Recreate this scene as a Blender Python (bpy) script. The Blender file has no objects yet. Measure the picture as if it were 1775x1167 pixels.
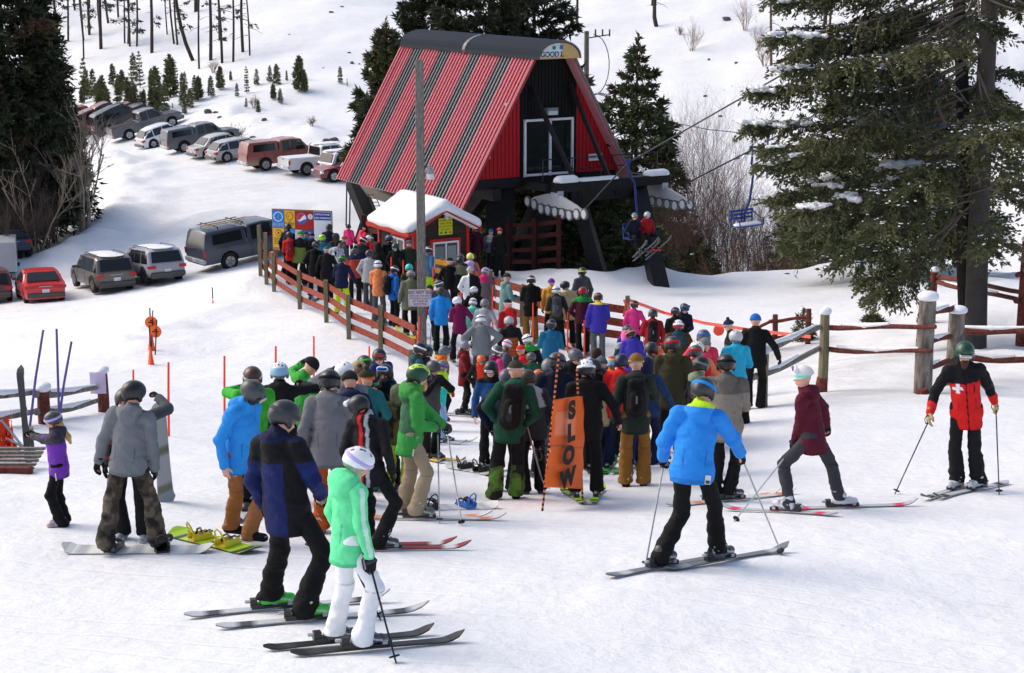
import bpy, math, random
import numpy as np
from mathutils import Vector, Matrix
from math import radians as rad, sin, cos, pi, sqrt

# ------------------------------------------------------------------ camera, sky, sun, exposure
S = bpy.context.scene
COL = S.collection
F = 3000.0; CX = 887.5; CY = 583.5; PITCH = math.atan(663.0/3000.0)
cam_d = bpy.data.cameras.new('camera'); cam = bpy.data.objects.new('camera', cam_d); COL.objects.link(cam)
cam_d.sensor_width = 36.0; cam_d.lens = 36.0*F/1775.0; cam_d.clip_end = 2000; cam_d.clip_start = 0.3
cam.location = (0, 0, 0); cam.rotation_euler = (pi/2-PITCH, 0, 0)
S.camera = cam
SUN_EL = rad(42); SUN_AZ = rad(-68)          # azimuth from +Y towards +X: the sun stands behind the hut, to the left
w = bpy.data.worlds.new('World'); S.world = w; w.use_nodes = True
wn = w.node_tree; sky = wn.nodes.new('ShaderNodeTexSky'); sky.sky_type = 'NISHITA'; sky.sun_disc = False
sky.sun_elevation = SUN_EL; sky.sun_rotation = SUN_AZ; sky.air_density = 1.0; sky.dust_density = 4.0; sky.ozone_density = 0.6
bg = wn.nodes['Background']; bg.inputs['Strength'].default_value = 0.15
wn.links.new(sky.outputs[0], bg.inputs['Color'])
sun_d = bpy.data.lights.new('sun', 'SUN'); sun_d.energy = 0.6; sun_d.angle = rad(40); sun_d.color = (1.0, 0.95, 0.89)
sun = bpy.data.objects.new('sun', sun_d); COL.objects.link(sun)
sv = Vector((sin(SUN_AZ)*cos(SUN_EL), cos(SUN_AZ)*cos(SUN_EL), sin(SUN_EL)))
sun.rotation_euler = sv.to_track_quat('Z', 'Y').to_euler()
S.view_settings.view_transform = 'Standard'; S.view_settings.look = 'None'
S.view_settings.exposure = 0.45; S.view_settings.gamma = 1.0

# ------------------------------------------------------------------ colours
def lin(c):
    return tuple(((v/255.0)/12.92 if v <= 10 else (((v/255.0)+0.055)/1.055)**2.4) for v in c)
C = dict(black=(24,24,27), jet=(15,15,17), char=(48,50,54), dgrey=(70,72,76), grey=(118,122,126), lgrey=(168,172,176), silver=(190,194,198),
 white=(238,240,244), off=(222,222,216), navy=(26,32,66), dnavy=(20,25,46), blue=(30,105,190), sky=(38,142,226), hood=(46,148,232), teal=(32,112,136), dteal=(26,66,76),
 cyan=(40,170,205), turq=(40,200,190), mint=(104,228,162), aqua=(128,222,204), green=(38,146,62), kelly=(60,170,50), lime=(186,230,40), chart=(206,236,40), dgreen=(24,72,52),
 forest=(36,50,40), olive=(76,80,46), dolive=(52,54,34), sage=(112,116,92), moss=(120,138,64), tan=(184,166,124), beige=(156,140,116), taupe=(128,120,108), brown=(128,90,40),
 copper=(160,98,44), dbrown=(74,46,30), mustard=(206,148,60), orange=(232,106,30), peach=(232,140,88), rust=(170,66,48), burnt=(178,82,26), red=(206,34,36), crimson=(150,24,34),
 maroon=(92,20,40), plum=(112,20,74), wine=(72,20,44), pink=(232,66,142), hpink=(240,110,180), magenta=(220,50,120), rose=(222,60,92), purple=(110,50,160), violet=(62,54,164),
 lilac=(196,184,236), yellow=(232,206,50), skin=(222,168,142), skin2=(196,134,104), steel=(70,112,150), pgreen=(110,150,142), blond=(200,160,100), hair=(60,38,26),
 sgreen=(60,190,50), wood=(120,112,100), barn=(120,52,40), dred=(110,26,26), slate=(84,90,100), lemon=(226,232,120), ice=(150,190,222))
def col(n): return lin(C[n]) if isinstance(n, str) else lin(n)

# ------------------------------------------------------------------ materials
def new_mat(name):
    m = bpy.data.materials.new(name); m.use_nodes = True
    nt = m.node_tree; return m, nt, nt.nodes['Principled BSDF']
def bump_noise(nt, b, scale, strength, dist=0.02, detail=3, coord='Object', stretch=None):
    tc = nt.nodes.new('ShaderNodeTexCoord'); src = tc.outputs[coord]
    if stretch:
        mp = nt.nodes.new('ShaderNodeMapping'); mp.inputs['Scale'].default_value = stretch; nt.links.new(src, mp.inputs[0]); src = mp.outputs[0]
    n = nt.nodes.new('ShaderNodeTexNoise'); n.inputs['Scale'].default_value = scale; n.inputs['Detail'].default_value = detail
    nt.links.new(src, n.inputs['Vector'])
    bp = nt.nodes.new('ShaderNodeBump'); bp.inputs['Strength'].default_value = strength; bp.inputs['Distance'].default_value = dist
    nt.links.new(n.outputs['Fac'], bp.inputs['Height']); nt.links.new(bp.outputs[0], b.inputs['Normal'])
    return n, src
def attr_mat(name, rough, bscale, bstr, bdist=0.01, metallic=0.0, sheen=0.0, coat=0.0, var=0.12):
    m, nt, b = new_mat(name)
    a = nt.nodes.new('ShaderNodeAttribute'); a.attribute_name = 'col'
    n, src = bump_noise(nt, b, bscale, bstr, bdist)
    n2 = nt.nodes.new('ShaderNodeTexNoise'); n2.inputs['Scale'].default_value = bscale*0.35; n2.inputs['Detail'].default_value = 2; nt.links.new(src, n2.inputs['Vector'])
    mr = nt.nodes.new('ShaderNodeMapRange'); mr.inputs['To Min'].default_value = 1-var; mr.inputs['To Max'].default_value = 1+var; nt.links.new(n2.outputs['Fac'], mr.inputs['Value'])
    mx = nt.nodes.new('ShaderNodeVectorMath'); mx.operation = 'SCALE'; nt.links.new(a.outputs['Color'], mx.inputs[0]); nt.links.new(mr.outputs[0], mx.inputs['Scale'])
    nt.links.new(mx.outputs[0], b.inputs['Base Color'])
    b.inputs['Roughness'].default_value = rough; b.inputs['Metallic'].default_value = metallic
    b.inputs['Sheen Weight'].default_value = sheen; b.inputs['Coat Weight'].default_value = coat
    return m
M = {}
M['fabric'] = attr_mat('nylon fabric', 0.8, 11, 0.7, 0.035)
def _creases(m):
    nt = m.node_tree; b = nt.nodes['Principled BSDF']; b.inputs['Specular IOR Level'].default_value = 0.22; bp = nt.nodes['Bump']
    n = nt.nodes.new('ShaderNodeTexNoise'); n.noise_type = 'RIDGED_MULTIFRACTAL'; n.inputs['Scale'].default_value = 5.5; n.inputs['Detail'].default_value = 2.5; n.inputs['Distortion'].default_value = 0.5
    tc = nt.nodes.new('ShaderNodeTexCoord'); nt.links.new(tc.outputs['Object'], n.inputs['Vector']); b2 = nt.nodes.new('ShaderNodeBump'); b2.inputs['Strength'].default_value = 0.55; b2.inputs['Distance'].default_value = 0.02
    nt.links.new(n.outputs['Fac'], b2.inputs['Height']); nt.links.new(bp.outputs[0], b2.inputs['Normal']); nt.links.new(b2.outputs[0], b.inputs['Normal'])
_creases(M['fabric'])
M['knit'] = attr_mat('knit', 0.95, 70, 0.6, 0.008)
M['skin'] = attr_mat('skin', 0.55, 30, 0.1)
M['plastic'] = attr_mat('moulded plastic', 0.36, 40, 0.05, coat=0.12, var=0.05)
M['lens'] = attr_mat('goggle lens', 0.08, 10, 0.0, metallic=0.55, var=0.03)
M['paint'] = attr_mat('painted surface', 0.5, 18, 0.12, var=0.1)
M['paint'].node_tree.nodes['Principled BSDF'].inputs['Specular IOR Level'].default_value = 0.18
M['carpaint'] = attr_mat('car paint with road dust', 0.38, 3, 0.03, coat=0.5, var=0.16)
M['metal'] = attr_mat('metal', 0.38, 30, 0.08, metallic=0.85)
M['rubber'] = attr_mat('rubber', 0.85, 60, 0.3)
M['leaf'] = attr_mat('needles', 0.75, 2.0, 0.0, var=0.28)
M['bark'] = attr_mat('bark', 0.9, 9, 0.9, 0.05, var=0.3)
M['board'] = attr_mat('board graphics', 0.5, 12, 0.02, coat=0.05, var=0.06)
def wood_mat(name, c1, c2, scale=(30,30,2.5), rough=0.85, bump=0.5):
    m, nt, b = new_mat(name)
    tc = nt.nodes.new('ShaderNodeTexCoord'); mp = nt.nodes.new('ShaderNodeMapping'); mp.inputs['Scale'].default_value = scale
    nt.links.new(tc.outputs['Object'], mp.inputs[0])
    n = nt.nodes.new('ShaderNodeTexNoise'); n.inputs['Scale'].default_value = 1; n.inputs['Detail'].default_value = 6; n.inputs['Distortion'].default_value = 0.6
    nt.links.new(mp.outputs[0], n.inputs['Vector'])
    r = nt.nodes.new('ShaderNodeValToRGB'); r.color_ramp.elements[0].position = 0.3; r.color_ramp.elements[1].position = 0.72
    r.color_ramp.elements[0].color = (*lin(c1), 1); r.color_ramp.elements[1].color = (*lin(c2), 1)
    nt.links.new(n.outputs['Fac'], r.inputs[0]); nt.links.new(r.outputs[0], b.inputs['Base Color'])
    bp = nt.nodes.new('ShaderNodeBump'); bp.inputs['Strength'].default_value = bump; bp.inputs['Distance'].default_value = 0.02
    nt.links.new(n.outputs['Fac'], bp.inputs['Height']); nt.links.new(bp.outputs[0], b.inputs['Normal'])
    b.inputs['Roughness'].default_value = rough; b.inputs['Specular IOR Level'].default_value = 0.25
    return m
M['greywood'] = wood_mat('weathered grey wood', (96,92,88), (146,140,132))
M['postwood'] = wood_mat('treated post wood', (98,92,70), (140,132,104))
M['redwood'] = wood_mat('red stained rail', (104,44,34), (158,76,58), (12,12,12))
M['dkredwood'] = wood_mat('dark red stained timber', (74,34,29), (122,66,56), (12,12,12))
M['umber'] = wood_mat('dark stained timber', (44,20,17), (76,34,28), (12,12,12))
M['logwood'] = wood_mat('old log', (70,66,62), (150,142,130), (9,9,3), bump=0.9)
M['darksiding'] = wood_mat('dark brown siding', (44,36,34), (64,54,50), (3,3,30))
M['blacksteel'] = wood_mat('black painted steel', (12,12,14), (30,30,34), (5,5,5), rough=0.5, bump=0.1)
M['yelwood'] = wood_mat('yellow painted board', (190,130,40), (216,160,60), (8,8,8))
def snow_mat(name, clump=False):
    m, nt, b = new_mat(name)
    tc = nt.nodes.new('ShaderNodeTexCoord')
    b.inputs['Roughness'].default_value = 0.62
    b.inputs['Specular IOR Level'].default_value = 0.3
    base = (0.825, 0.84, 0.862)
    if clump:
        b.inputs['Base Color'].default_value = (*base, 1)
        bump_noise(nt, b, 6, 0.5, 0.05)
        return m
    a = nt.nodes.new('ShaderNodeAttribute'); a.attribute_name = 'col'
    # dirt and packed patches: large noise, colour stays with the ground
    n0 = nt.nodes.new('ShaderNodeTexNoise'); n0.inputs['Scale'].default_value = 0.55; n0.inputs['Detail'].default_value = 7; n0.inputs['Roughness'].default_value = 0.7
    nt.links.new(tc.outputs['Object'], n0.inputs['Vector'])
    mr = nt.nodes.new('ShaderNodeMapRange'); mr.inputs['From Min'].default_value = 0.42; mr.inputs['From Max'].default_value = 0.72; nt.links.new(n0.outputs['Fac'], mr.inputs['Value'])
    sep = nt.nodes.new('ShaderNodeSeparateColor'); nt.links.new(a.outputs['Color'], sep.inputs[0])
    mul = nt.nodes.new('ShaderNodeMath'); mul.operation = 'MULTIPLY'; nt.links.new(mr.outputs[0], mul.inputs[0]); nt.links.new(sep.outputs['Red'], mul.inputs[1])
    mix = nt.nodes.new('ShaderNodeMix'); mix.data_type = 'RGBA'
    mix.inputs[6].default_value = (*base, 1); mix.inputs[7].default_value = (0.60, 0.585, 0.57, 1)
    nt.links.new(mul.outputs[0], mix.inputs[0]); nt.links.new(mix.outputs[2], b.inputs['Base Color'])
    # bumps: coarse crust, ski tracks (stretched), fine grain
    hs = []
    for sc, st, wgt, det in ((1.6, (1,1,1), 1.15, 6), (1.0, (1.1,7,1), 0.22, 3), (1.0, (5,1.2,1), 0.2, 3), (7, (1,1,1), 0.16, 4), (40, (1,1,1), 0.03, 2)):
        mp = nt.nodes.new('ShaderNodeMapping'); mp.inputs['Scale'].default_value = st; mp.inputs['Rotation'].default_value = (0,0,0.35*sc)
        nt.links.new(tc.outputs['Object'], mp.inputs[0])
        n = nt.nodes.new('ShaderNodeTexNoise'); n.inputs['Scale'].default_value = sc; n.inputs['Detail'].default_value = det; n.inputs['Roughness'].default_value = 0.6
        nt.links.new(mp.outputs[0], n.inputs['Vector'])
        q = nt.nodes.new('ShaderNodeMath'); q.operation = 'MULTIPLY'; q.inputs[1].default_value = wgt; nt.links.new(n.outputs['Fac'], q.inputs[0]); hs.append(q)
    wv = nt.nodes.new('ShaderNodeTexWave'); wv.inputs['Scale'].default_value = 0.55; wv.inputs['Distortion'].default_value = 14.0; wv.inputs['Detail'].default_value = 2.0; wv.inputs['Detail Scale'].default_value = 0.18; wv.bands_direction = 'Y'
    mpw = nt.nodes.new('ShaderNodeMapping'); mpw.inputs['Rotation'].default_value = (0,0,0.45); nt.links.new(tc.outputs['Object'], mpw.inputs[0]); nt.links.new(mpw.outputs[0], wv.inputs['Vector'])
    mw = nt.nodes.new('ShaderNodeMapRange'); mw.inputs['From Min'].default_value = 0.93; mw.inputs['From Max'].default_value = 1.0; nt.links.new(wv.outputs['Fac'], mw.inputs['Value'])
    qw = nt.nodes.new('ShaderNodeMath'); qw.operation = 'MULTIPLY'; qw.inputs[1].default_value = -0.3; qx = nt.nodes.new('ShaderNodeMath'); qx.operation = 'MULTIPLY'; nt.links.new(mw.outputs[0], qx.inputs[0]); nt.links.new(mr.outputs[0], qx.inputs[1]); nt.links.new(qx.outputs[0], qw.inputs[0]); hs.append(qw)
    acc = hs[0]
    for q in hs[1:]:
        ad = nt.nodes.new('ShaderNodeMath'); ad.operation = 'ADD'; nt.links.new(acc.outputs[0], ad.inputs[0]); nt.links.new(q.outputs[0], ad.inputs[1]); acc = ad
    bp = nt.nodes.new('ShaderNodeBump'); bp.inputs['Strength'].default_value = 0.42; bp.inputs['Distance'].default_value = 0.14
    nt.links.new(acc.outputs[0], bp.inputs['Height']); nt.links.new(bp.outputs[0], b.inputs['Normal'])
    return m
M['snow'] = snow_mat('snow'); M['snowclump'] = snow_mat('settled snow', True)
def glass_mat():
    m, nt, b = new_mat('window glass'); b.inputs['Base Color'].default_value = (0.012, 0.015, 0.017, 1)
    bump_noise(nt, b, 1.5, 0.06, 0.02); b.inputs['Roughness'].default_value = 0.06; b.inputs['IOR'].default_value = 1.5
    return m
M['glass'] = glass_mat()
def plain(name, c, rough=0.6, metallic=0.0, bs=20, bst=0.1):
    m, nt, b = new_mat(name); b.inputs['Base Color'].default_value = (*col(c), 1); b.inputs['Roughness'].default_value = rough; b.inputs['Metallic'].default_value = metallic
    bump_noise(nt, b, bs, bst, 0.01); return m

# ------------------------------------------------------------------ object helpers
def tag(o, label=None, cat=None, group=None, kind=None):
    if label: o['label'] = label
    if cat: o['category'] = cat
    if group: o['group'] = group
    if kind: o['kind'] = kind
    return o
def empty(name, loc=(0,0,0), rz=0, label=None, cat=None, group=None):
    o = bpy.data.objects.new(name, None); COL.objects.link(o); o.empty_display_size = 0.1
    o.location = loc; o.rotation_euler = (0,0,rz); return tag(o, label, cat, group)
def raw_mesh(name, V, Q, colr=None, smooth=True, n=4):
    me = bpy.data.meshes.new(name); V = np.asarray(V, np.float32); Q = np.asarray(Q, np.int32).reshape(-1, n)
    me.vertices.add(len(V)); me.vertices.foreach_set('co', V.ravel())
    me.loops.add(len(Q)*n); me.loops.foreach_set('vertex_index', Q.ravel())
    me.polygons.add(len(Q)); me.polygons.foreach_set('loop_start', np.arange(0, len(Q)*n, n, dtype=np.int32))
    me.polygons.foreach_set('use_smooth', np.full(len(Q), smooth, bool))
    me.update(calc_edges=True)
    if colr is not None: set_col(me, colr)
    return me
def set_col(me, colr):
    a = me.color_attributes.new('col', 'FLOAT_COLOR', 'POINT'); n = len(me.vertices)
    cc = np.ones((n,4), np.float32); cc[:, :3] = np.asarray(colr, np.float32); a.data.foreach_set('color', cc.ravel())
def add(name, me, mat, parent=None, mtx=None):
    if mat and not me.materials: me.materials.append(M[mat] if isinstance(mat, str) else mat)
    o = bpy.data.objects.new(name, me); COL.objects.link(o)
    if parent: o.parent = parent
    if mtx is not None: o.matrix_basis = mtx
    return o
def copy_tree(o, parent=None):
    c = o.copy(); COL.objects.link(c)
    if parent is not None: c.parent = parent
    for ch in list(o.children): copy_tree(ch, c)
    return c
class MB:
    def __init__(s, off=(0,0,0)): s.v = []; s.f = []; s.c = []; s.off = np.array(off, float)
    def _a(s, vs, fs, c):
        b = len(s.v); s.v += [tuple(np.array(v, float)-s.off) for v in vs]; s.f += [tuple(i+b for i in f) for f in fs]; s.c += [c]*len(vs); return s
    def box(s, c, size, R=None, col_='white', ch=0.0):
        hx, hy, hz = [q/2 for q in size]; c = np.array(c, float)
        vs = np.array([(x,y,z) for x in (-hx,hx) for y in (-hy,hy) for z in (-hz,hz)])
        if R is not None: vs = vs @ np.array(R).T
        return s._a(vs+c, [(0,1,3,2),(4,6,7,5),(0,4,5,1),(2,3,7,6),(0,2,6,4),(1,5,7,3)], col(col_))
    def beam(s, p0, p1, w_, h_, col_='white', up=(0,0,1), ext=0):
        p0 = np.array(p0, float); p1 = np.array(p1, float); d = p1-p0; L = np.linalg.norm(d); d /= L
        x = np.cross(d, up); n = np.linalg.norm(x); x = np.array((1,0,0)) if n < 1e-5 else x/n; z = np.cross(x, d)
        R = np.stack([x, d, z], 1); return s.box((p0+p1)/2, (w_, L+2*ext, h_), R, col_)
    def tube(s, pts, rad_, n=8, col_='white', cap=True):
        pts = np.array(pts, float); m = len(pts); rr = np.broadcast_to(np.array(rad_, float), (m,))
        T = np.gradient(pts, axis=0); T /= np.linalg.norm(T, axis=1)[:,None]+1e-9
        up = np.array((0,0,1.)) if abs(T[0][2]) < 0.9 else np.array((1.,0,0)); vs = []
        x = np.cross(T[0], up); x /= np.linalg.norm(x)
        for i in range(m):
            x = x-T[i]*np.dot(x, T[i]); x /= np.linalg.norm(x)+1e-9; y = np.cross(T[i], x)
            for k in range(n):
                a = 2*pi*k/n; vs.append(pts[i]+rr[i]*(cos(a)*x+sin(a)*y))
        fs = [(i*n+k, i*n+(k+1)%n, (i+1)*n+(k+1)%n, (i+1)*n+k) for i in range(m-1) for k in range(n)]
        if cap: fs += [tuple(range(n))[::-1], tuple((m-1)*n+k for k in range(n))]
        return s._a(vs, fs, col(col_))
    def poly(s, pts, th, nrm=None, col_='white'):
        # thick polygon: outline extruded by th along nrm
        P = np.array(pts, float); n = len(P)
        if nrm is None: nrm = np.cross(P[1]-P[0], P[2]-P[0])
        nrm = np.array(nrm, float); nrm /= np.linalg.norm(nrm)
        vs = list(P)+list(P-nrm*th)
        fs = [tuple(range(n)), tuple(range(n, 2*n))[::-1]]+[(i, i+n, (i+1)%n+n, (i+1)%n) for i in range(n)]
        return s._a(vs, fs, col(col_))
    def disc(s, c, ax, r, th, n=16, col_='white'):
        c = np.array(c, float); ax = np.array(ax, float)/np.linalg.norm(ax); return s.tube([c-ax*th/2, c+ax*th/2], r, n, col_)
    def build(s, name, mat, parent=None, smooth=False, bevel=0, loc=None):
        me = bpy.data.meshes.new(name); me.from_pydata([tuple(v) for v in s.v], [], s.f); me.update(); set_col(me, s.c)
        if smooth:
            me.polygons.foreach_set('use_smooth', np.ones(len(me.polygons), bool))
            try: me.set_sharp_from_angle(angle=rad(40))
            except Exception: pass
        o = add(name, me, mat, parent)
        if bevel:
            b = o.modifiers.new('edge bevel', 'BEVEL'); b.width = bevel; b.segments = 2; b.limit_method = 'ANGLE'
        if loc is not None: o.location = loc
        return o
def text(body, size, origin, xdir, ydir, name='lettering', c='black', parent=None, off=(0,0,0), ext=0.002, bold=0.0, align='CENTER', xs=1.0):
    cu = bpy.data.curves.new('t', 'FONT'); cu.body = body; cu.size = size; cu.align_x = align; cu.align_y = 'CENTER'; cu.extrude = ext; cu.offset = bold; cu.space_line = 0.95
    ob = bpy.data.objects.new('t', cu); COL.objects.link(ob)
    me = bpy.data.meshes.new_from_object(ob.evaluated_get(bpy.context.evaluated_depsgraph_get())); bpy.data.objects.remove(ob); bpy.data.curves.remove(cu)
    X = np.array(xdir, float); X /= np.linalg.norm(X); Y = np.array(ydir, float); Y /= np.linalg.norm(Y); Z = np.cross(X, Y)
    co = np.zeros(len(me.vertices)*3, np.float32); me.vertices.foreach_get('co', co); co = co.reshape(-1,3)
    co[:,0] *= xs
    W = co[:,:1]*X+co[:,1:2]*Y+co[:,2:]*Z+np.array(origin, float)-np.array(off, float)
    me.vertices.foreach_set('co', W.astype(np.float32).ravel()); me.update(); set_col(me, col(c)); me.materials.clear()
    return add(name, me, 'paint', parent)

# ------------------------------------------------------------------ geometry of the place
cp, sp = cos(PITCH), sin(PITCH)
def P3(px, py, zc):
    xc = (px-CX)/F*zc; yc = (CY-py)/F*zc
    return np.array((xc, zc*cp+yc*sp, yc*cp-zc*sp))
_rng = np.random.RandomState(5)
_H = _rng.rand(256,256)
def vn(x, y):
    x = np.asarray(x, float); y = np.asarray(y, float); xi = np.floor(x).astype(int); yi = np.floor(y).astype(int); fx = x-xi; fy = y-yi
    fx = fx*fx*(3-2*fx); fy = fy*fy*(3-2*fy); g = lambda a, b: _H[a & 255, b & 255]
    return (g(xi,yi)*(1-fx)+g(xi+1,yi)*fx)*(1-fy)+(g(xi,yi+1)*(1-fx)+g(xi+1,yi+1)*fx)*fy-0.5
GP = [(200,1167,12.6),(900,1167,12.8),(1600,1167,13.2),(-300,1100,14.3),(2100,1100,14.8),(490,1075,14.7),(900,1060,15.0),(1400,1040,15.6),
 (1190,985,16.9),(220,968,17.8),(-100,960,18),(700,985,16.9),(1700,980,17.2),(85,923,19.0),(710,908,20.2),(1380,885,20.8),(1660,853,21.9),(1100,850,23.4),(880,865,23),
 (100,800,25),(300,820,24),(500,820,24.5),(1265,845,23.4),(1500,800,25),(1750,770,26),(1950,760,26),(845,800,28),(60,720,31),(300,740,32),(700,725,37.5),(1000,725,37.5),
 (1322,705,31.5),(1600,682,32),(1800,680,33),(1450,620,41),(1690,605,40),(1850,590,42),(720,607,46.5),(1035,628,46),(1300,655,45),(540,590,47.5),(420,600,48),(300,620,47),
 (595,555,50.5),(455,485,60),(850,540,55),(1098,600,50),(515,497,59),(660,490,61),(770,487,61.5),(850,468,66),(1145,500,64),(1000,485,63),(1300,492,68),(1300,540,56),(1500,540,52),
 (1480,480,68),(1650,480,60),(1850,470,60),(60,527,77),(200,512,79),(290,496,79),(390,478,77),(130,580,62),(0,640,45),(300,560,58),(440,430,86),(300,420,92),(350,340,104),(430,302,112),
 (590,325,107),(300,268,124),(215,250,136),(120,238,148),(90,450,92),(100,330,118),(0,300,135),(640,350,99),(800,350,100),(560,255,122),(400,205,138),(250,180,152),(500,130,150),(100,100,180),(300,100,170),
 (300,0,192),(0,0,205),(560,0,180),(560,50,168),(800,0,185),(1000,100,155),(1000,300,115),(1250,440,96),(1250,300,120),(1250,100,150),(1250,0,165),(1500,300,112),(1600,100,135),(1850,0,150),(1850,200,125),
 (1600,420,92),(1850,400,85)]
GW = [(-40,-30,-1.0),(0,-30,0.3),(40,-30,-1.0),(0,0,-1.9),(25,0,-2.0),(-25,0,-2.6),(-120,60,-16),(-140,140,-14),(-120,240,12),(0,260,22),(120,240,20),(140,140,6),(110,60,-6),(60,40,-6),(-60,30,-8),
      (7,76,-15.6),(14,82,-16.5),(24,80,-16.2),(13,90,-17)]
_cp = np.array([P3(*g) for g in GP]+[np.array(g, float) for g in GW])
def _U(d2): return 0.5*d2*np.log(d2+1e-12)
def _fit():
    XY = _cp[:, :2]/50.0; n = len(XY); d2 = ((XY[:,None]-XY[None])**2).sum(-1)
    K = _U(d2)+np.eye(n)*0.0006; Pm = np.hstack([np.ones((n,1)), XY]); A = np.block([[K, Pm],[Pm.T, np.zeros((3,3))]])
    return XY, np.linalg.solve(A, np.concatenate([_cp[:,2], np.zeros(3)]))
_XY, _W = _fit()
def _ridge(pts, h, w_):
    P_ = [P3(*p)[:2] for p in pts]; R_ = []
    for a, b in zip(P_[:-1], P_[1:]):
        for t in np.linspace(0, 1, 6)[:-1]: R_.append(a+(b-a)*t)
    return np.array(R_+[P_[-1]]), h, w_
_RID = [_ridge(((20,462,88),(110,440,89),(165,412,92),(200,370,99),(232,325,107),(222,285,117),(180,265,126)), 1.0, 2.2),
        _ridge(((318,408,90),(360,372,96),(430,368,97),(520,372,97),(600,372,96)), .45, 2.2),
        _ridge(((455,470,64),(420,500,60),(370,530,58),(300,575,55),(255,620,49)), .45, 2.2),
        _ridge(((1010,488,64),(1070,492,65),(1130,484,68),(1220,488,69),(1330,488,69),(1440,478,68),(1560,470,65)), .7, 1.8),
        _ridge(((0,300,135),(120,205,152),(260,208,150),(420,214,134),(600,238,122)), .8, 3.0)]
def zt(x, y):
    x = np.atleast_1d(np.asarray(x, float)); y = np.atleast_1d(np.asarray(y, float)); sh = x.shape; q = np.stack([x.ravel(), y.ravel()], 1)/50.0
    out = np.empty(len(q))
    for i in range(0, len(q), 20000):
        qq = q[i:i+20000]; d2 = ((qq[:,None]-_XY[None])**2).sum(-1)
        out[i:i+20000] = _U(d2) @ _W[:-3] + _W[-3] + qq @ _W[-2:]
    X = q[:,0]*50; Y = q[:,1]*50
    far = np.clip((Y-60)/60, 0, 1); rightb = np.clip((X-0.16*Y-1)/6, 0, 1)*np.clip((Y-24)/10, 0, 1)
    lbank = np.exp(-((X+13)/7)**2)*np.clip((Y-30)/15,0,1)*np.clip((72-Y)/10,0,1)
    out += (vn(X*0.9, Y*0.9)+0.5*vn(X*2.1+7, Y*2.1))*(0.035+0.06*far+0.24*rightb+0.06*lbank+0.12*np.exp(-((X+9)/2.5)**2)*np.exp(-((Y-23)/5)**2))
    for R_, h, w_ in _RID:
        lo, hi = R_.min(0)-3*w_, R_.max(0)+3*w_; m = (X > lo[0]) & (X < hi[0]) & (Y > lo[1]) & (Y < hi[1])
        if m.any():
            d2 = np.full(m.sum(), 1e9)
            for p in R_: d2 = np.minimum(d2, (X[m]-p[0])**2+(Y[m]-p[1])**2)
            out[m] += h*np.exp(-d2/w_**2)*(.8+.9*vn(X[m]*.35, Y[m]*.35)+.5*vn(X[m]*.9, Y[m]*.9))
    out += vn(X*0.22+3, Y*0.22)*(0.10+0.55*far*np.clip((Y-122)/20, 0, 1)+0.25*rightb)
    return out.reshape(sh)
def z1(x, y): return float(zt(x, y)[0])
def hit(px, py, up=0.0, near=10.0, far=260.0):
    """point of the ground (raised by up) seen at a pixel"""
    t = np.concatenate([np.arange(near, 80, 0.12), np.arange(80, far, 0.5)]); d = P3(px, py, 1.0)
    Pp = t[:,None]*d[None]; g = zt(Pp[:,0], Pp[:,1])+up-Pp[:,2]
    k = np.argmax(g > 0)
    if g[k] <= 0: k = len(t)-1
    a = t[k-1]+(t[k]-t[k-1])*(-g[k-1])/(g[k]-g[k-1]+1e-9); p = a*d
    return np.array((p[0], p[1], p[2]-up))
def build_ground():
    ys = [-35.0]; 
    while ys[-1] < 262: ys.append(ys[-1]+(0.22+max(0, ys[-1]-18)*0.0085 if ys[-1] > 8 else 1.5))
    ys = np.array(ys); ny = len(ys); nx = 340; u = np.linspace(-1, 1, nx)
    uu = 0.62*u+0.38*u**5
    half = 22+np.clip(ys, 0, None)*0.62
    X = uu[None]*half[:,None]*1.15; Y = np.repeat(ys[:,None], nx, 1); Z = zt(X, Y)
    V = np.stack([X, Y, Z], -1).reshape(-1,3); i = np.arange(ny-1)[:,None]*nx+np.arange(nx-1)[None]
    Q = np.stack([i, i+1, i+nx+1, i+nx], -1).reshape(-1,4)
    # dirt mask: trodden queue area, fence corner, road and car park
    x = V[:,0]; y = V[:,1]
    d = 0.25+0*x
    d = np.maximum(d, 0.9*np.exp(-((x-0.2*y+0.5)/4)**2)*np.clip((y-27)/4,0,1)*np.clip((48-y)/6,0,1))
    d = np.maximum(d, 0.55*(x < -14)*np.clip((y-55)/15,0,1)*np.clip((145-y)/12,0,1))
    d = np.maximum(d, 0.45*np.exp(-((x+1)/9)**2)*np.exp(-((y-45)/16)**2))
    me = raw_mesh('snow_ground', V, Q, np.stack([d, d, d], 1)); o = add('snow_ground', me, 'snow'); tag(o, kind='structure')
build_ground()
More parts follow.
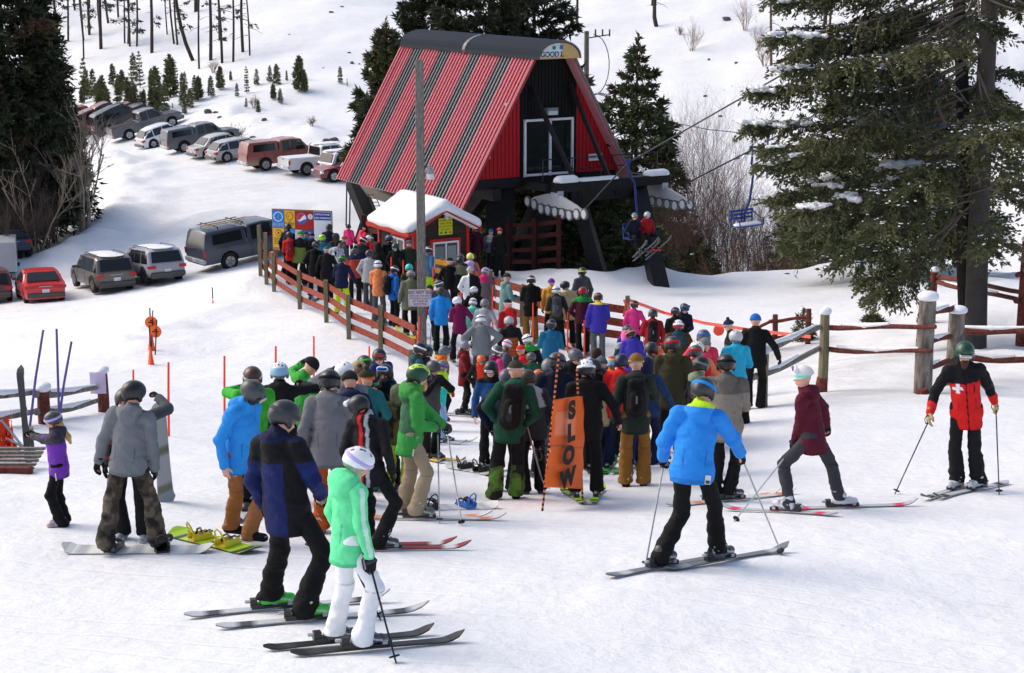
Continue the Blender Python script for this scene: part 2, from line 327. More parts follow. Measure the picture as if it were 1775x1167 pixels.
# ------------------------------------------------------------------ smooth bodies: distance fields meshed by surface nets
def nrm(v): v = np.array(v, float); return v/(np.linalg.norm(v)+1e-9)
def cap(a, b, ra, rb, k=0.03, M_=None): return ('c', np.array(a, float), np.array(b, float), ra, rb, k, M_)
def ell(c, r, k=0.02, R=None): return ('e', np.array(c, float), np.array(r, float), R, k)
def evalp(p, X, Y, Z):
    if p[0] == 'c':
        _, a, b, ra, rb, k, Mm = p; q = [X-a[0], Y-a[1], Z-a[2]]; ab = b-a
        if Mm is not None:
            q = [Mm[i][0]*q[0]+Mm[i][1]*q[1]+Mm[i][2]*q[2] for i in range(3)]; ab = Mm @ ab
        L = float(ab @ ab)+1e-9; t = np.clip((q[0]*ab[0]+q[1]*ab[1]+q[2]*ab[2])/L, 0, 1)
        return np.sqrt((q[0]-t*ab[0])**2+(q[1]-t*ab[1])**2+(q[2]-t*ab[2])**2)-(ra+(rb-ra)*t)
    _, c, r, R, k = p; q = [X-c[0], Y-c[1], Z-c[2]]
    if R is not None: q = [R[0][i]*q[0]+R[1][i]*q[1]+R[2][i]*q[2] for i in range(3)]
    k0 = np.sqrt((q[0]/r[0])**2+(q[1]/r[1])**2+(q[2]/r[2])**2); k1 = np.sqrt((q[0]/r[0]**2)**2+(q[1]/r[1]**2)**2+(q[2]/r[2]**2)**2)+1e-6
    return k0*(k0-1)/k1
def pbox(p):
    if p[0] == 'c': r = max(p[3], p[4]); return np.minimum(p[1], p[2])-r, np.maximum(p[1], p[2])+r
    r = max(p[2]); return p[1]-r, p[1]+r
def smin(a, b, k):
    h = np.clip(0.5+0.5*(b-a)/k, 0, 1); return b+(a-b)*h-k*h*(1-h)
def field(prims, vox, subs=(), cuts=(), disp=None, pad=0.03):
    lo = np.min([pbox(p)[0] for p in prims], 0)-pad; hi = np.max([pbox(p)[1] for p in prims], 0)+pad
    n = np.ceil((hi-lo)/vox).astype(int)+1; ax = [(lo[i]+vox*np.arange(n[i])).astype(np.float32) for i in range(3)]
    D = np.full(n, 0.3, np.float32)
    def sl(p, m):
        a, b = pbox(p); s_ = []
        for i in range(3):
            i0 = max(0, int((a[i]-m-lo[i])/vox)); i1 = min(n[i], int((b[i]+m-lo[i])/vox)+2); s_.append(slice(i0, max(i0+1, i1)))
        return tuple(s_)
    for p in prims:
        k = p[5] if p[0] == 'c' else p[4]; s_ = sl(p, k+0.03)
        X, Y, Z = ax[0][s_[0]][:,None,None], ax[1][s_[1]][None,:,None], ax[2][s_[2]][None,None,:]
        D[s_] = smin(D[s_], evalp(p, X, Y, Z), k)
    X, Y, Z = ax[0][:,None,None], ax[1][None,:,None], ax[2][None,None,:]
    if disp is not None: D = D+disp(X, Y, Z)
    for (pt, nv) in cuts: D = np.maximum(D, (X-pt[0])*nv[0]+(Y-pt[1])*nv[1]+(Z-pt[2])*nv[2])
    for p in subs: D = np.maximum(D, -evalp(p, X, Y, Z))
    D[0] = D[-1] = 0.1; D[:,0] = D[:,-1] = 0.1; D[:,:,0] = D[:,:,-1] = 0.1
    return D, lo, vox
_CO = np.array([(i,j,k) for i in (0,1) for j in (0,1) for k in (0,1)])
_ED = [(a, b) for a in range(8) for b in range(a+1, 8) if np.abs(_CO[a]-_CO[b]).sum() == 1]
def nets(D, lo, vox):
    I = D < 0; n = D.shape
    cnt = np.zeros((n[0]-1, n[1]-1, n[2]-1), np.int8)
    for (i,j,k) in _CO: cnt += I[i:n[0]-1+i, j:n[1]-1+j, k:n[2]-1+k]
    act = (cnt > 0) & (cnt < 8); idx = np.argwhere(act); N = len(idx)
    mp = np.full(act.shape, -1, np.int32); mp[act] = np.arange(N)
    vals = np.stack([D[idx[:,0]+c[0], idx[:,1]+c[1], idx[:,2]+c[2]] for c in _CO], 1)
    acc = np.zeros((N,3)); w_ = np.zeros(N)
    for a, b in _ED:
        va, vb = vals[:,a], vals[:,b]; m = (va < 0) != (vb < 0); t = np.where(m, va/(va-vb+1e-12), 0)
        acc += m[:,None]*(_CO[a]+t[:,None]*(_CO[b]-_CO[a])); w_ += m
    V = (idx+acc/w_[:,None])*vox+lo; Q = []
    for ax_ in range(3):
        o1, o2 = [(1,2),(2,0),(0,1)][ax_]
        sa = [slice(None)]*3; sb = [slice(None)]*3; sa[ax_] = slice(0,-1); sb[ax_] = slice(1,None)
        ch = I[tuple(sa)] != I[tuple(sb)]; e = np.argwhere(ch)
        e = e[(e[:,o1] > 0) & (e[:,o2] > 0)]
        if not len(e): continue
        e = e[(e[:,o1] < n[o1]-1) & (e[:,o2] < n[o2]-1)]
        u1 = np.zeros(3,int); u1[o1] = 1; u2 = np.zeros(3,int); u2[o2] = 1
        g = lambda q: mp[q[:,0], q[:,1], q[:,2]]
        q = np.stack([g(e-u1-u2), g(e-u2), g(e), g(e-u1)], 1); ins = I[e[:,0], e[:,1], e[:,2]]
        q[~ins] = q[~ins][:, ::-1]; Q.append(q)
    Q = np.concatenate(Q); Q = Q[(Q >= 0).all(1)]
    return V, Q
def dist_to(prims, V):
    d = np.full(len(V), 1e3)
    for p in prims: d = np.minimum(d, evalp(p, V[:,0], V[:,1], V[:,2]))
    return d
def sdf_obj(name, prims, vox, colr, mat, parent=None, **kw):
    V, Q = nets(*field(prims, vox, **kw))
    cc = colr(V) if callable(colr) else np.broadcast_to(np.array(colr), (len(V),3))
    return add(name, raw_mesh(name, V, Q, cc), mat, parent)
_cache = {}
def sdf_cached(key, name, prims, vox, colr, mat, parent, mtx, **kw):
    if key not in _cache:
        V, Q = nets(*field(prims, vox, **kw)); cc = colr(V) if callable(colr) else np.broadcast_to(np.array(colr), (len(V),3))
        me = raw_mesh(name, V, Q, cc); me.materials.append(M[mat]); _cache[key] = me
    return add(name, _cache[key], None, parent, mtx)
def n3(V, sc, seed=0):
    return vn(V[:,0]*sc+seed, V[:,2]*sc+V[:,1]*sc*0.7)+0.6*vn(V[:,0]*sc*2.3+V[:,1]*sc*1.9+9, V[:,2]*sc*2.1+seed)
# ------------------------------------------------------------------ people
def Rz(a): return np.array([[cos(a),-sin(a),0],[sin(a),cos(a),0],[0,0,1.]])
def Rx(a): return np.array([[1,0,0],[0,cos(a),-sin(a)],[0,sin(a),cos(a)]])
def Ry(a): return np.array([[cos(a),0,sin(a)],[0,1,0],[-sin(a),0,cos(a)]])
def mat4(R, t): m = Matrix.Identity(4); [m.__setitem__(i, (R[i][0],R[i][1],R[i][2],t[i])) for i in range(3)]; return m
def ik(a, b, l1, l2, pole):
    a = np.array(a, float); b = np.array(b, float); d = b-a; L = np.linalg.norm(d); L2 = min(L, (l1+l2)*0.995); dn = d/L; b = a+dn*L2
    x = (l1*l1-l2*l2+L2*L2)/(2*L2); h = sqrt(max(l1*l1-x*x, 0)); pl = np.array(pole, float); pl -= dn*(pl @ dn); pl = nrm(pl)
    return a+dn*x+pl*h, b
# hand targets relative to the shoulder: outward, forward, up (fractions of arm length), elbow pole (outward, forward, up), curl
POSES = {'std':((.16,.10,-.93),(.4,-1,0),.35),'wide':((.42,.10,-.80),(.4,-1,0),.5),'fwd':((.04,.55,-.58),(.5,-.6,-1),1.1),'pole':((.30,.36,-.62),(.8,-.8,-.3),1.2),
 'pocket':((.00,.20,-.78),(1,-.7,0),.5),'hips':((.12,.05,-.60),(1,-.6,.1),.6),'face':((-.20,.45,.12),(1,.2,-1),.5),'front':((-.25,.48,-.52),(.8,-.5,-.6),.7),
 'behind':((.05,-.15,-.80),(1,-.6,0),.6),'head':((.10,.22,.38),(1,.3,0),.6),'reach':((.0,.75,-.42),(.6,-.3,-1),.8),'low':((.25,.15,-.92),(.4,-1,0),.4)}
def hand_prims(sc=1.0, curl=0.4, fat=1.0, mitt=False):
    r = 0.0105*fat*sc; pr = [cap((-.022*sc,.022*sc,0),(-.026*sc,.075*sc,0),.017*sc*fat,.015*sc*fat,.012),cap((.02*sc,.022*sc,0),(.026*sc,.07*sc,0),.017*sc*fat,.014*sc*fat,.012),
        cap((0,.0,0),(0,.07*sc,0),.019*sc*fat,.017*sc*fat,.012)]
    for i, (x, L) in enumerate(((-.030,.070),(-.010,.080),(.011,.074),(.031,.058))):
        p = np.array((x*sc, .082*sc, 0)); a = 0.15+0.1*i; q = p
        for s_ in range(3):
            a += curl*(0.55 if s_ == 0 else 0.75); l = L*sc*(0.46,0.3,0.24)[s_]; q2 = q+np.array((x*0.25*l/ .03*0.03, cos(a)*l, -sin(a)*l))
            pr.append(cap(q, q2, r*(1.06-.1*s_), r*(.98-.1*s_), .002 if s_ else .006)); q = q2
    t0 = np.array((-.036*sc,.03*sc,-.004)); t1 = t0+np.array((-.026,.026,-.014-0.012*curl))*sc; t2 = t1+np.array((-.002+.012*curl,.030,-.012-.01*curl))*sc
    pr += [cap(t0, t1, r*1.35, r*1.15, .008), cap(t1, t2, r*1.12, r*.95, .004)]
    return pr
def hat_parts(root, HM, o, sc, fine):
    """helmet / beanie / cap / hair in head frame (origin at the head centre, y forward)"""
    kind, _, cs = o['hat'].partition(' '); cs = cs.split('/'); cs = cs[:2]+([cs[2]] if len(cs) > 2 and cs[2] else []); vox = 0.011 if fine else 0.016; key = (o['hat'], fine)
    m = HM @ Matrix.Scale(sc*((1.0 if fine else 1.05) if kind in 'HBP' else 1.0), 4)
    if kind == 'H':
        c1 = col(cs[0]); c2 = col(cs[2]) if len(cs) > 2 else c1
        def cf(V):
            c = np.tile(np.array(c1), (len(V),1))
            if len(cs) > 2: c[(V[:,2] > .085) & (np.abs(V[:,0]) < .07) | (V[:,1] > .09)] = c2
            for vx in (-.045, .0, .045):
                c[(np.abs(V[:,0]-vx) < .008) & (V[:,2] > .10) & (np.abs(V[:,1]+.01) % .07 < .03)] = (.015,.015,.016)
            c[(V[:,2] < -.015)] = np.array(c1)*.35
            return c
        pr = [ell((0,-.012,.035),(.112,.136,.112)), cap((-.094,-.015,.0),(-.094,-.005,-.045),.026,.022,.02), cap((.094,-.015,.0),(.094,-.005,-.045),.026,.022,.02), cap((0,-.105,.0),(0,-.10,-.03),.04,.03,.03)]
        cuts = [((0,0,.0),nrm((0,.05,-1)))] if 0 else []
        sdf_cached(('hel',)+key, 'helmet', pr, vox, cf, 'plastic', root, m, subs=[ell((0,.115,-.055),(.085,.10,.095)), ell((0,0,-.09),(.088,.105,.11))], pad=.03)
        if len(cs) > 1 and cs[1]:
            sc_ = col(cs[1]); R = Rx(-0.28)
            g = sdf_cached(('str', cs[1], fine), 'goggle_strap', [ell((0,-.012,.035),(.1175,.1415,.1175))], vox*.8, np.array(sc_), 'fabric', root, m,
                cuts=[((0,0,.060),R@np.array((0,0,1.))), ((0,0,.022),R@np.array((0,0,-1.)))])
    elif kind in 'BP':
        c1 = col(cs[0]); c2 = col(cs[1]) if len(cs) > 1 else c1; c3 = col(cs[2]) if len(cs) > 2 else c1
        def cf(V):
            c = np.tile(np.array(c1), (len(V),1)); c[V[:,2] < .055] = c2
            c[V[:,2] < .02] = c3
            if kind == 'P': c[V[:,2] > .15] = c1
            return c
        pr = [ell((0,-.01,.04),(.098,.116,.112)), cap((0,-.012,.01),(0,-.012,.03),.098,.1,.02, np.diag([1,.86,1]))]
        if kind == 'P': pr.append(ell((0,-.01,.172),(.038,.038,.034), .01))
        sdf_cached(('bea',)+key, 'beanie', pr, vox, cf, 'knit', root, m, cuts=[((0,0,.018),nrm((0,-.25,-1)))])
    elif kind == 'C':
        sdf_cached(('cap',)+key, 'cap', [ell((0,-.008,.04),(.09,.108,.09)), cap((0,.08,.045),(0,.16,.03),.05,.045,.02, np.diag([.8,.8,3.5]))], vox, np.array(col(cs[0])), 'knit', root, m, cuts=[((0,0,.02),(0,0,-1))])
    elif kind == 'N':
        sdf_cached(('hair',)+key, 'hair', [ell((0,-.018,.035),(.086,.105,.098)), ell((0,-.07,-.03),(.065,.05,.06))], vox, np.array(col(cs[0])), 'knit', root, m, subs=[ell((0,.11,-.04),(.075,.085,.09))])
    elif kind == 'U':   # hood pulled up
        sdf_cached(('hood',)+key, 'hood', [ell((0,-.025,.02),(.118,.14,.135)), ell((0,-.05,-.09),(.11,.11,.10),.05)], vox, np.array(col(cs[0])), 'fabric', root, m, subs=[ell((0,.12,-.01),(.08,.10,.11))])
    if o.get('gog'):
        pos, _, gc = o['gog'].partition(' '); R = Rx(.42) if pos == 'up' else Rx(0); off = (0,.0,.05) if pos == 'up' else (0,0,-.005)
        gm = m @ mat4(R, off)
        sdf_cached(('gf', pos, fine), 'goggle_frame', [cap((-.05,.10,.02),(.05,.10,.02),.034,.034,.01, np.diag([1,.9,1]))], vox*.8, np.array((.03,.03,.035)) if not o.get('gf') else np.array(col(o['gf'])), 'plastic', root, gm)
        sdf_cached(('gl', gc, fine), 'goggle_lens', [cap((-.05,.108,.02),(.05,.108,.02),.028,.028,.01, np.diag([1,.8,1]))], vox*.7, np.array(col(gc)), 'lens', root, gm, cuts=[((0,.118,0),(0,-1,0))])
PEOPLE = {}
def person(px, py, H, yaw, label, hat, jk, pt, group=None, **o):
    fine = o.get('fine', False); yaw = rad(yaw); s = H; sc = s/1.78; o['hat'] = hat
    skis = o.get('skis', False); lift = 0.055 if skis else 0.0
    if o.get('board'): lift = 0.06
    top = 0.035 if hat[0] == 'H' else 0.02
    R0 = Rz(yaw); st = o.get('stance', 0.12); fyaw = o.get('fyaw', (8,-8)); b = o.get('bulk', 1.0)*(.94 if fine else 1)
    lean = rad(o.get('lean', 3)); side = rad(o.get('side', 0)); twist = rad(o.get('twist', 0)); hy, hp_ = rad(o.get('hyaw', 0)), rad(o.get('hpitch', 4))
    fp = [hit(a[0], a[1]) for a in o['feetpx']] if o.get('feetpx') else None
    def skel(qx, qy, s, tilt, psh):
        sc = s/1.78
        if 'root' in o: base = np.array(o['root'], float)
        elif fp: m = (fp[0]+fp[1])/2; base = np.array((m[0], m[1], z1(m[0], m[1])))
        else: p = hit(qx, qy, s+top+lift, near=o.get('near', 10)); base = np.array((p[0], p[1], z1(p[0], p[1])))
        toW = lambda q: R0 @ np.array(q)+base; toL = lambda q: R0.T @ (np.array(q)-base)
        feet = [tuple(toL(f))[:2] for f in fp] if fp else o.get('feet', [(-st,0),(st,0)])
        ank = []
        for f in feet:
            if len(f) == 3: ank.append(np.array(f, float)); continue
            wz = toW((f[0], f[1], 0)); ank.append(np.array((f[0], f[1], z1(wz[0], wz[1])-base[2]+lift)))
        TH = .245*s; SH = .245*s; mid = (ank[0]+ank[1])/2; pel = np.array((mid[0]+o.get('px', 0), mid[1]+o.get('py', 0.0), 0.))
        pel = pel+R0.T @ np.array((max(-.06, min(.06, psh)), 0, 0))
        if 'pelvis' in o: pel = np.array(o['pelvis'], float)
        else:
            zz = [ank[i][2]+.085*sc+.012*s+sqrt(max(.1, (.9985*(TH+SH))**2-(ank[i][0]-pel[0]-sg*.05*s)**2-(ank[i][1]-pel[1])**2)) for i, sg in enumerate((-1, 1))]
            pel[2] = min(zz)-o.get('crouch', .001)*s
        RT = Rx(-lean) @ Ry(side); RT = (R0.T @ Ry(tilt) @ R0) @ RT @ Rz(twist*.6); RS = RT @ Rz(twist*.4)
        sp_ = lambda x, y, z: pel+RT @ (np.array((x, y, z))*s)
        chest = sp_(0,.0,.17); neck = sp_(0,-.005,.292); shl = [pel+RS @ (np.array((sg*.102*b**.5, -.004, .256))*s) for sg in (-1, 1)]
        RH = Rz(hy) @ Rx(-hp_-lean*.5) @ Ry(side*.6+rad(o.get('hroll', 0))); head = neck+RH @ (np.array((0,.014,.088))*s)
        hips = [pel+Rz(twist*.3) @ (np.array((sg*.05, 0, -.012))*s) for sg in (-1, 1)]
        tw = toW(head+np.array((0,0,.108*sc+top))); zc = tw[1]*cp-tw[2]*sp; hx = CX+tw[0]/zc*F; hyy = CY-(tw[1]*sp+tw[2]*cp)/zc*F; fm = toW(mid); fy = CY-(fm[1]*sp+fm[2]*cp)/(fm[1]*cp-fm[2]*sp)*F
        return (base, sc, toW, toL, ank, TH, SH, pel, RT, RS, chest, neck, shl, RH, head, hips), hx, hyy, zc, fy
    qx, qy, tilt, psh = px, py, 0.0, 0.0
    K, hx, hyy, zc, fy = skel(qx, qy, s, tilt, psh)
    if 'root' not in o:
        for _ in range(3):
            if fp: s *= min(1.2, max(.8, (fy-py)/(fy-hyy))); tilt = tilt+(px-hx)/F*zc/(.42*s); psh += (tilt-max(-.13, min(.13, tilt)))*.42*s; tilt = max(-.13, min(.13, tilt))
            else: qx += px-hx; qy += py-hyy
            K, hx, hyy, zc, fy = skel(qx, qy, s, tilt, psh)
    base, sc, toW, toL, ank, TH, SH, pel, RT, RS, chest, neck, shl, RH, head, hips = K
    root = empty('person', base, yaw, label, 'person', group); MT = lambda R_, d: np.diag([1., d, 1.]) @ R_.T
    knees = []; feetR = []
    for i in (0, 1):
        fr = Rz(rad(fyaw[i])); feetR.append(fr); kp = fr @ np.array(((-1, 1)[i]*.15, 1, 0)); a = ank[i]+np.array((0,0,.085*sc)); k_, _ = ik(hips[i], a, TH, SH, kp); knees.append(k_)
    pose = o.get('pose', 'std'); pose = pose if isinstance(pose, tuple) else (pose, pose)
    wr = []; el = []; curls = []; AL = .318*s
    for i, sg in enumerate((-1, 1)):
        if pose[i] == 'xyz': t_, pl, cu = o['hand'][i]
        else: t_, pl, cu = POSES[pose[i]]
        if o.get('handpx') and o['handpx'][i]:
            hx_, hy_, dd = o['handpx'][i]; zc = (np.dot(base, (0, cp, -sp))); tgt = toL(P3(hx_, hy_, zc+dd))
        else: tgt = shl[i]+RT @ (np.array((sg*t_[0], t_[1], t_[2]))*AL)
        e_, w_ = ik(shl[i], tgt, .168*s, .15*s, RT @ np.array((sg*pl[0], pl[1], pl[2]))); el.append(e_); wr.append(w_); curls.append(cu)
    vox = .0125 if fine else .021
    skn = col(o.get('skin', 'skin'))
    # ---- body: one continuous surface
    HR = sc; bp = [ell(head+RH@np.array((0,-.008,.02))*HR, np.array((.074,.092,.088))*HR, .03, RH.T), ell(head+RH@np.array((0,.026,-.045))*HR, np.array((.052,.062,.062))*HR, .04, RH.T),
        cap(head+RH@np.array((0,.088,.0))*HR, head+RH@np.array((0,.100,-.022))*HR, .009*HR, .014*HR, .012), cap(neck-RT@np.array((0,0,.04)), head+RH@np.array((0,-.01,-.05))*HR, .054*sc, .05*sc, .03),
        ell(head+RH@np.array((.077,-.005,-.01))*HR, np.array((.012,.022,.032))*HR, .008, RH.T), ell(head+RH@np.array((-.077,-.005,-.01))*HR, np.array((.012,.022,.032))*HR, .008, RH.T),
        cap(pel, chest, .125*sc, .135*sc, .04, MT(RT, 1.4)), cap(shl[0], shl[1], .05*sc, .05*sc, .04)]
    if fine: bp += [cap(head+RH@np.array((-.02,.083,-.058))*HR, head+RH@np.array((.02,.083,-.058))*HR, .009*HR, .009*HR, .008)]
    for i in (0, 1):
        bp += [cap(shl[i], el[i], .046*sc, .038*sc, .02), cap(el[i], wr[i], .038*sc, .026*sc, .01), cap(hips[i], knees[i], .082*sc, .056*sc, .03), cap(knees[i], ank[i]+np.array((0,0,.08)), .054*sc, .036*sc, .01),
               cap(ank[i]+feetR[i]@np.array((0,-.04,.04)), ank[i]+feetR[i]@np.array((0,.13,.03)), .035, .03, .02)]
    bare = [g == 'bare' for g in (o.get('glove', 'black'),)*2] if not isinstance(o.get('glove', 'black'), tuple) else [g == 'bare' for g in o['glove']]
    hfr = []
    for i, sg in enumerate((-1, 1)):
        Y_ = nrm(wr[i]-el[i]); out = RT @ np.array((sg, .15, .25)); Z_ = nrm(out-Y_*(out@Y_)); X_ = np.cross(Y_, Z_); Rh = np.stack([X_, Y_, Z_], 1); hfr.append(Rh)
        fl = np.array((1. if sg > 0 else -1., 1, 1))
        for p in hand_prims(.92*sc, curls[i]):
            a, b2 = [wr[i]+Rh @ (q*fl) for q in (p[1], p[2])]; bp.append(cap(a, b2, p[3]*(1 if fine else 1.15), p[4]*(1 if fine else 1.15), p[5]))
    eyes = [head+RH@np.array((sg*.031,.082,.004))*HR for sg in (-1,1)]; mouth = head+RH@np.array((0,.09,-.056))*HR
    def bcf(V):
        c = np.tile(np.array(skn), (len(V),1))
        for e in eyes: c[np.linalg.norm(V-e, axis=1) < .012*HR*(1 if fine else 1.5)] = (.02,.015,.012); c[(np.linalg.norm(V-e-RH@np.array((0,0,.022)), axis=1) < .012)] = np.array(col('hair'))
        c[np.linalg.norm(V-mouth, axis=1) < .016] = np.array(skn)*np.array((.75,.42,.42))
        if o.get('buff'):
            L = (V-head) @ RH; c[(L[:,2] < -.018) & (np.linalg.norm(V-head, axis=1) < .2)] = col(o['buff'])
        return c
    sdf_obj('body', bp, vox if fine else .02, bcf, 'skin', root)
    # ---- jacket
    js = jk.split('/') if isinstance(jk, str) else [jk]; c1 = col(js[0]); cy_ = col(js[1]) if len(js) > 1 and js[1] else c1; cs_ = col(js[2]) if len(js) > 2 and js[2] else (cy_ if o.get('ys') else c1); ch_ = col(js[3]) if len(js) > 3 and js[3] else None
    hem = o.get('hem', .085)*s; bb = b
    ramps = (rad(14),)
    low = pel-RT@np.array((0,0,hem*.9))
    tors = [cap(low, chest, .186*sc*bb, .176*sc*bb, .05, MT(RT, 1.2)), cap(chest, neck-RT@np.array((0,0,.055*s)), .165*sc*bb, .125*sc*bb, .06, MT(RT, 1.4)), cap(shl[0], shl[1], .06*sc, .06*sc, .05), cap(neck-RT@np.array((0,0,.02)), neck+RT@np.array((0,.012,.04*(1.3 if o.get('collar') else 1))), .08*sc, .072*sc, .03)]+[cap(neck-RT@np.array((0,0,.0)), shl[j]+RT@np.array((0,0,.0)), .062*sc, .06*sc, .03) for j in (0,1)]+[cap(hips[0]-RT@np.array((0,0,.03)), hips[1]-RT@np.array((0,0,.03)), .116*sc*bb, .116*sc*bb, .05)]
    if o.get('hood', True) and hat[0] != 'U':
        hc = neck+RT@np.array((0,-.075*sc,.012)); tors += [ell(hc, np.array((.135,.078,.06))*sc*o.get('hk', 1), .03, RT.T), ell(hc+RT@np.array((0,-.03,-.06))*sc, np.array((.10,.055,.085))*sc*o.get('hk', 1), .03, RT.T)]
    if o.get('belly'): tors.append(ell(pel+RT@np.array((0,.06,.10)), np.array((.17,.14,.16)), .06, RT.T))
    arms = []; fat = o.get('arm', 1.0)*(.92 if fine else 1)
    for i in (0, 1):
        arms += [cap(shl[i], el[i], .076*sc*fat, .066*sc*fat, .035), cap(el[i], el[i]+(wr[i]-el[i])*.96, .066*sc*fat, .053*sc*fat, .02)]
    amp = .006 if fine else .003; seed = (px*7+py) % 50
    axx = [nrm(wr[i]-shl[i]) for i in (0, 1)]
    def jd(X, Y, Z):
        if fine: return .016*vn(Z*13+X*5+seed, X*8+Y*9+seed)+.010*vn(Z*27+Y*6, X*12+Y*15+Z*5)
        return amp*(np.sin(Z*62+3.1*np.sin(X*13+seed)+2.2*np.sin(Y*15+Z*9))*.55+np.sin(X*38+2.5*np.sin(Z*17+seed)+Y*22)*.35+.6*np.sin((X+Y)*21+Z*33+seed))
    def jcf(V):
        L = (V-pel) @ RT; c = np.tile(np.array(c1), (len(V),1)); da = dist_to(arms, V); dt = dist_to(tors[:2]+tors[3:4]+tors[6:], V); sl_ = (da < dt-.005)
        c[L[:,2] > .165*s] = cy_; c[sl_] = cs_
        if ch_ is not None: c[(L[:,2] > .27*s) & ~sl_] = ch_
        if o.get('pat'): c = o['pat'](V, L, sl_, c, s, wr, el, shl)
        if fine: c[np.abs(da-dt) < .007] *= .72; c[(np.abs(np.abs(L[:,0])-.10*sc) < .006) & (L[:,2] > .0) & (L[:,2] < .09*s) & ~sl_] *= .6
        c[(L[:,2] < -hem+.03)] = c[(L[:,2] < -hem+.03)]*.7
        return c
    if o.get('ribs'): pass
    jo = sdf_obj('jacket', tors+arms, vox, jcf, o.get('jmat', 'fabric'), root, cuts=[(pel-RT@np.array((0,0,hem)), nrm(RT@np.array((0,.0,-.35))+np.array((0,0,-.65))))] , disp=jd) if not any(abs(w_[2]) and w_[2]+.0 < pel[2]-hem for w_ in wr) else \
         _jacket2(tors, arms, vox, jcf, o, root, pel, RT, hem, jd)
    # ---- trousers
    ps = pt.split('/') if isinstance(pt, str) else [pt]; p1 = col(ps[0]); p2 = col(ps[1]) if len(ps) > 1 else p1; lb = o.get('legb', 1.0)*(.93 if fine else 1)
    leg = [cap(hips[0]+np.array((0,0,.02)), hips[1]+np.array((0,0,.02)), .105*sc, .105*sc, .04), cap(pel, pel+RT@np.array((0,0,.08*s)), .13*sc, .13*sc, .04, MT(RT, 1.25))]
    for i in (0, 1):
        a = ank[i]+np.array((0,0,.085*sc)); leg += [cap(hips[i], knees[i], .090*sc*lb, .076*sc*lb, .03), cap(knees[i], a-feetR[i]@np.array((0,.025,.03)), .076*sc*lb, (.096 if not o.get('slim') else .074)*sc*lb, .02)]
    def pd(X, Y, Z):
        if fine: return (.020*vn(Z*15+X*6+seed, X*7+Y*8)+.014*vn(Z*30-Y*8, X*13+Z*7))*np.clip(1.5-Z/(.5*s), .5, 1.3)
        return amp*(np.sin(Z*70+2.8*np.sin(X*17+seed)+3*np.sin(Y*14))*.7*np.clip(1.35-Z/(.55*s), .35, 1.3)+.5*np.sin(X*41+Z*23+2*np.sin(Y*19)))
    def pcf(V):
        c = np.tile(np.array(p1), (len(V),1))
        if o.get('ppat'): c = o['ppat'](V, c, s, knees, ank)
        elif p2 is not p1: c[V[:,2] < .2*s] = p2
        if fine: m_ = (n3(V, 22, seed) > .42+V[:,2]*.9) & (V[:,2] < .3*s); c[m_] = c[m_]*.35+np.array((.5,.52,.55)); kz = np.abs(V[:,2]-(knees[0][2]+knees[1][2])/2) < .006; c[kz] *= .65
        return c
    sdf_obj('trousers', leg, vox, pcf, 'fabric', root, disp=pd, cuts=[((0,0,min(ank[0][2], ank[1][2])+.06*sc), (0,0,-1.))])
    # ---- boots, gloves, headgear
    bc = o.get('boot', 'dgrey'); sk = bool(skis); 
    for i in (0, 1):
        key = ('boot', bc, sk, fine)
        if sk: bpz = [cap((0,-.06,.045),(0,.15,.042),.05,.044,.02), cap((0,-.035,.06),(0,-.02,.13),.056,.054,.03), cap((-.04,.1,.075),(.04,.1,.075),.02,.02,.01), cap((-.05,.02,.13),(.05,.02,.13),.03,.03,.01)]
        else: bpz = [cap((0,-.06,.05),(0,.15,.046),.052,.045,.02), cap((0,-.04,.06),(0,-.03,.12),.052,.052,.03)]
        def bcf2(V, bc=bc, sk=sk):
            c = np.tile(np.array(col(bc)), (len(V),1)); c[V[:,2] < .02] = np.array(col('jet'))
            if sk: c[(np.sin(V[:,2]*95+V[:,1]*30) > .72) & (V[:,1] > .0)] = col('silver')
            else: c[(np.sin(V[:,2]*120) > .6) & (V[:,1] > -.02) & (np.abs(V[:,0]) < .03)] = col('grey')
            return c
        sdf_cached(key, 'boot', bpz, .011 if fine else .017, bcf2, 'plastic' if sk else 'fabric', root, mat4(feetR[i], ank[i]) @ Matrix.Scale(sc, 4), cuts=[((0,0,.0),(0,0,-1))])
        g = o.get('glove', 'black'); g = g[i] if isinstance(g, tuple) else g
        if g != 'bare':
            gm = mat4(hfr[i] @ np.diag([1. if i else -1., 1, 1]), wr[i]) @ Matrix.Scale(sc, 4); cu = round(curls[i], 1)
            hp = hand_prims(1.05, cu, 1.45)+[cap((0,-.05,0),(0,.0,0),.05,.038,.015)]
            def gcf(V, g=g):
                c = np.tile(np.array(col(g)), (len(V),1)); c[V[:,1] < -.045] = np.array(col(g))*.5
                if fine: c[(V[:,2] > .012) & (np.abs(V[:,1]-.045) < .012)] = np.array(col('dgrey'))
                return c
            sdf_cached(('glove', g, cu, fine), 'glove', hp, .008 if fine else .014, gcf, 'fabric', root, gm)
    hat_parts(root, mat4(RH, head), o, sc, fine)
    if o.get('hair'):
        hc_, ln = o['hair']; hz = [head+RH@np.array((0,-.09,-.05))*HR, head+RH@np.array((0,-.115,-.13))*HR, neck+RT@np.array((0,-.13,-.02-ln*.5)), neck+RT@np.array((.01,-.15,-.04-ln))]
        sdf_obj('hair', [cap(hz[j], hz[j+1], (.045,.04,.034)[j], (.04,.034,.015)[j], .02) for j in range(3)], .012 if fine else .018, np.array(col(hc_)), 'knit', root)
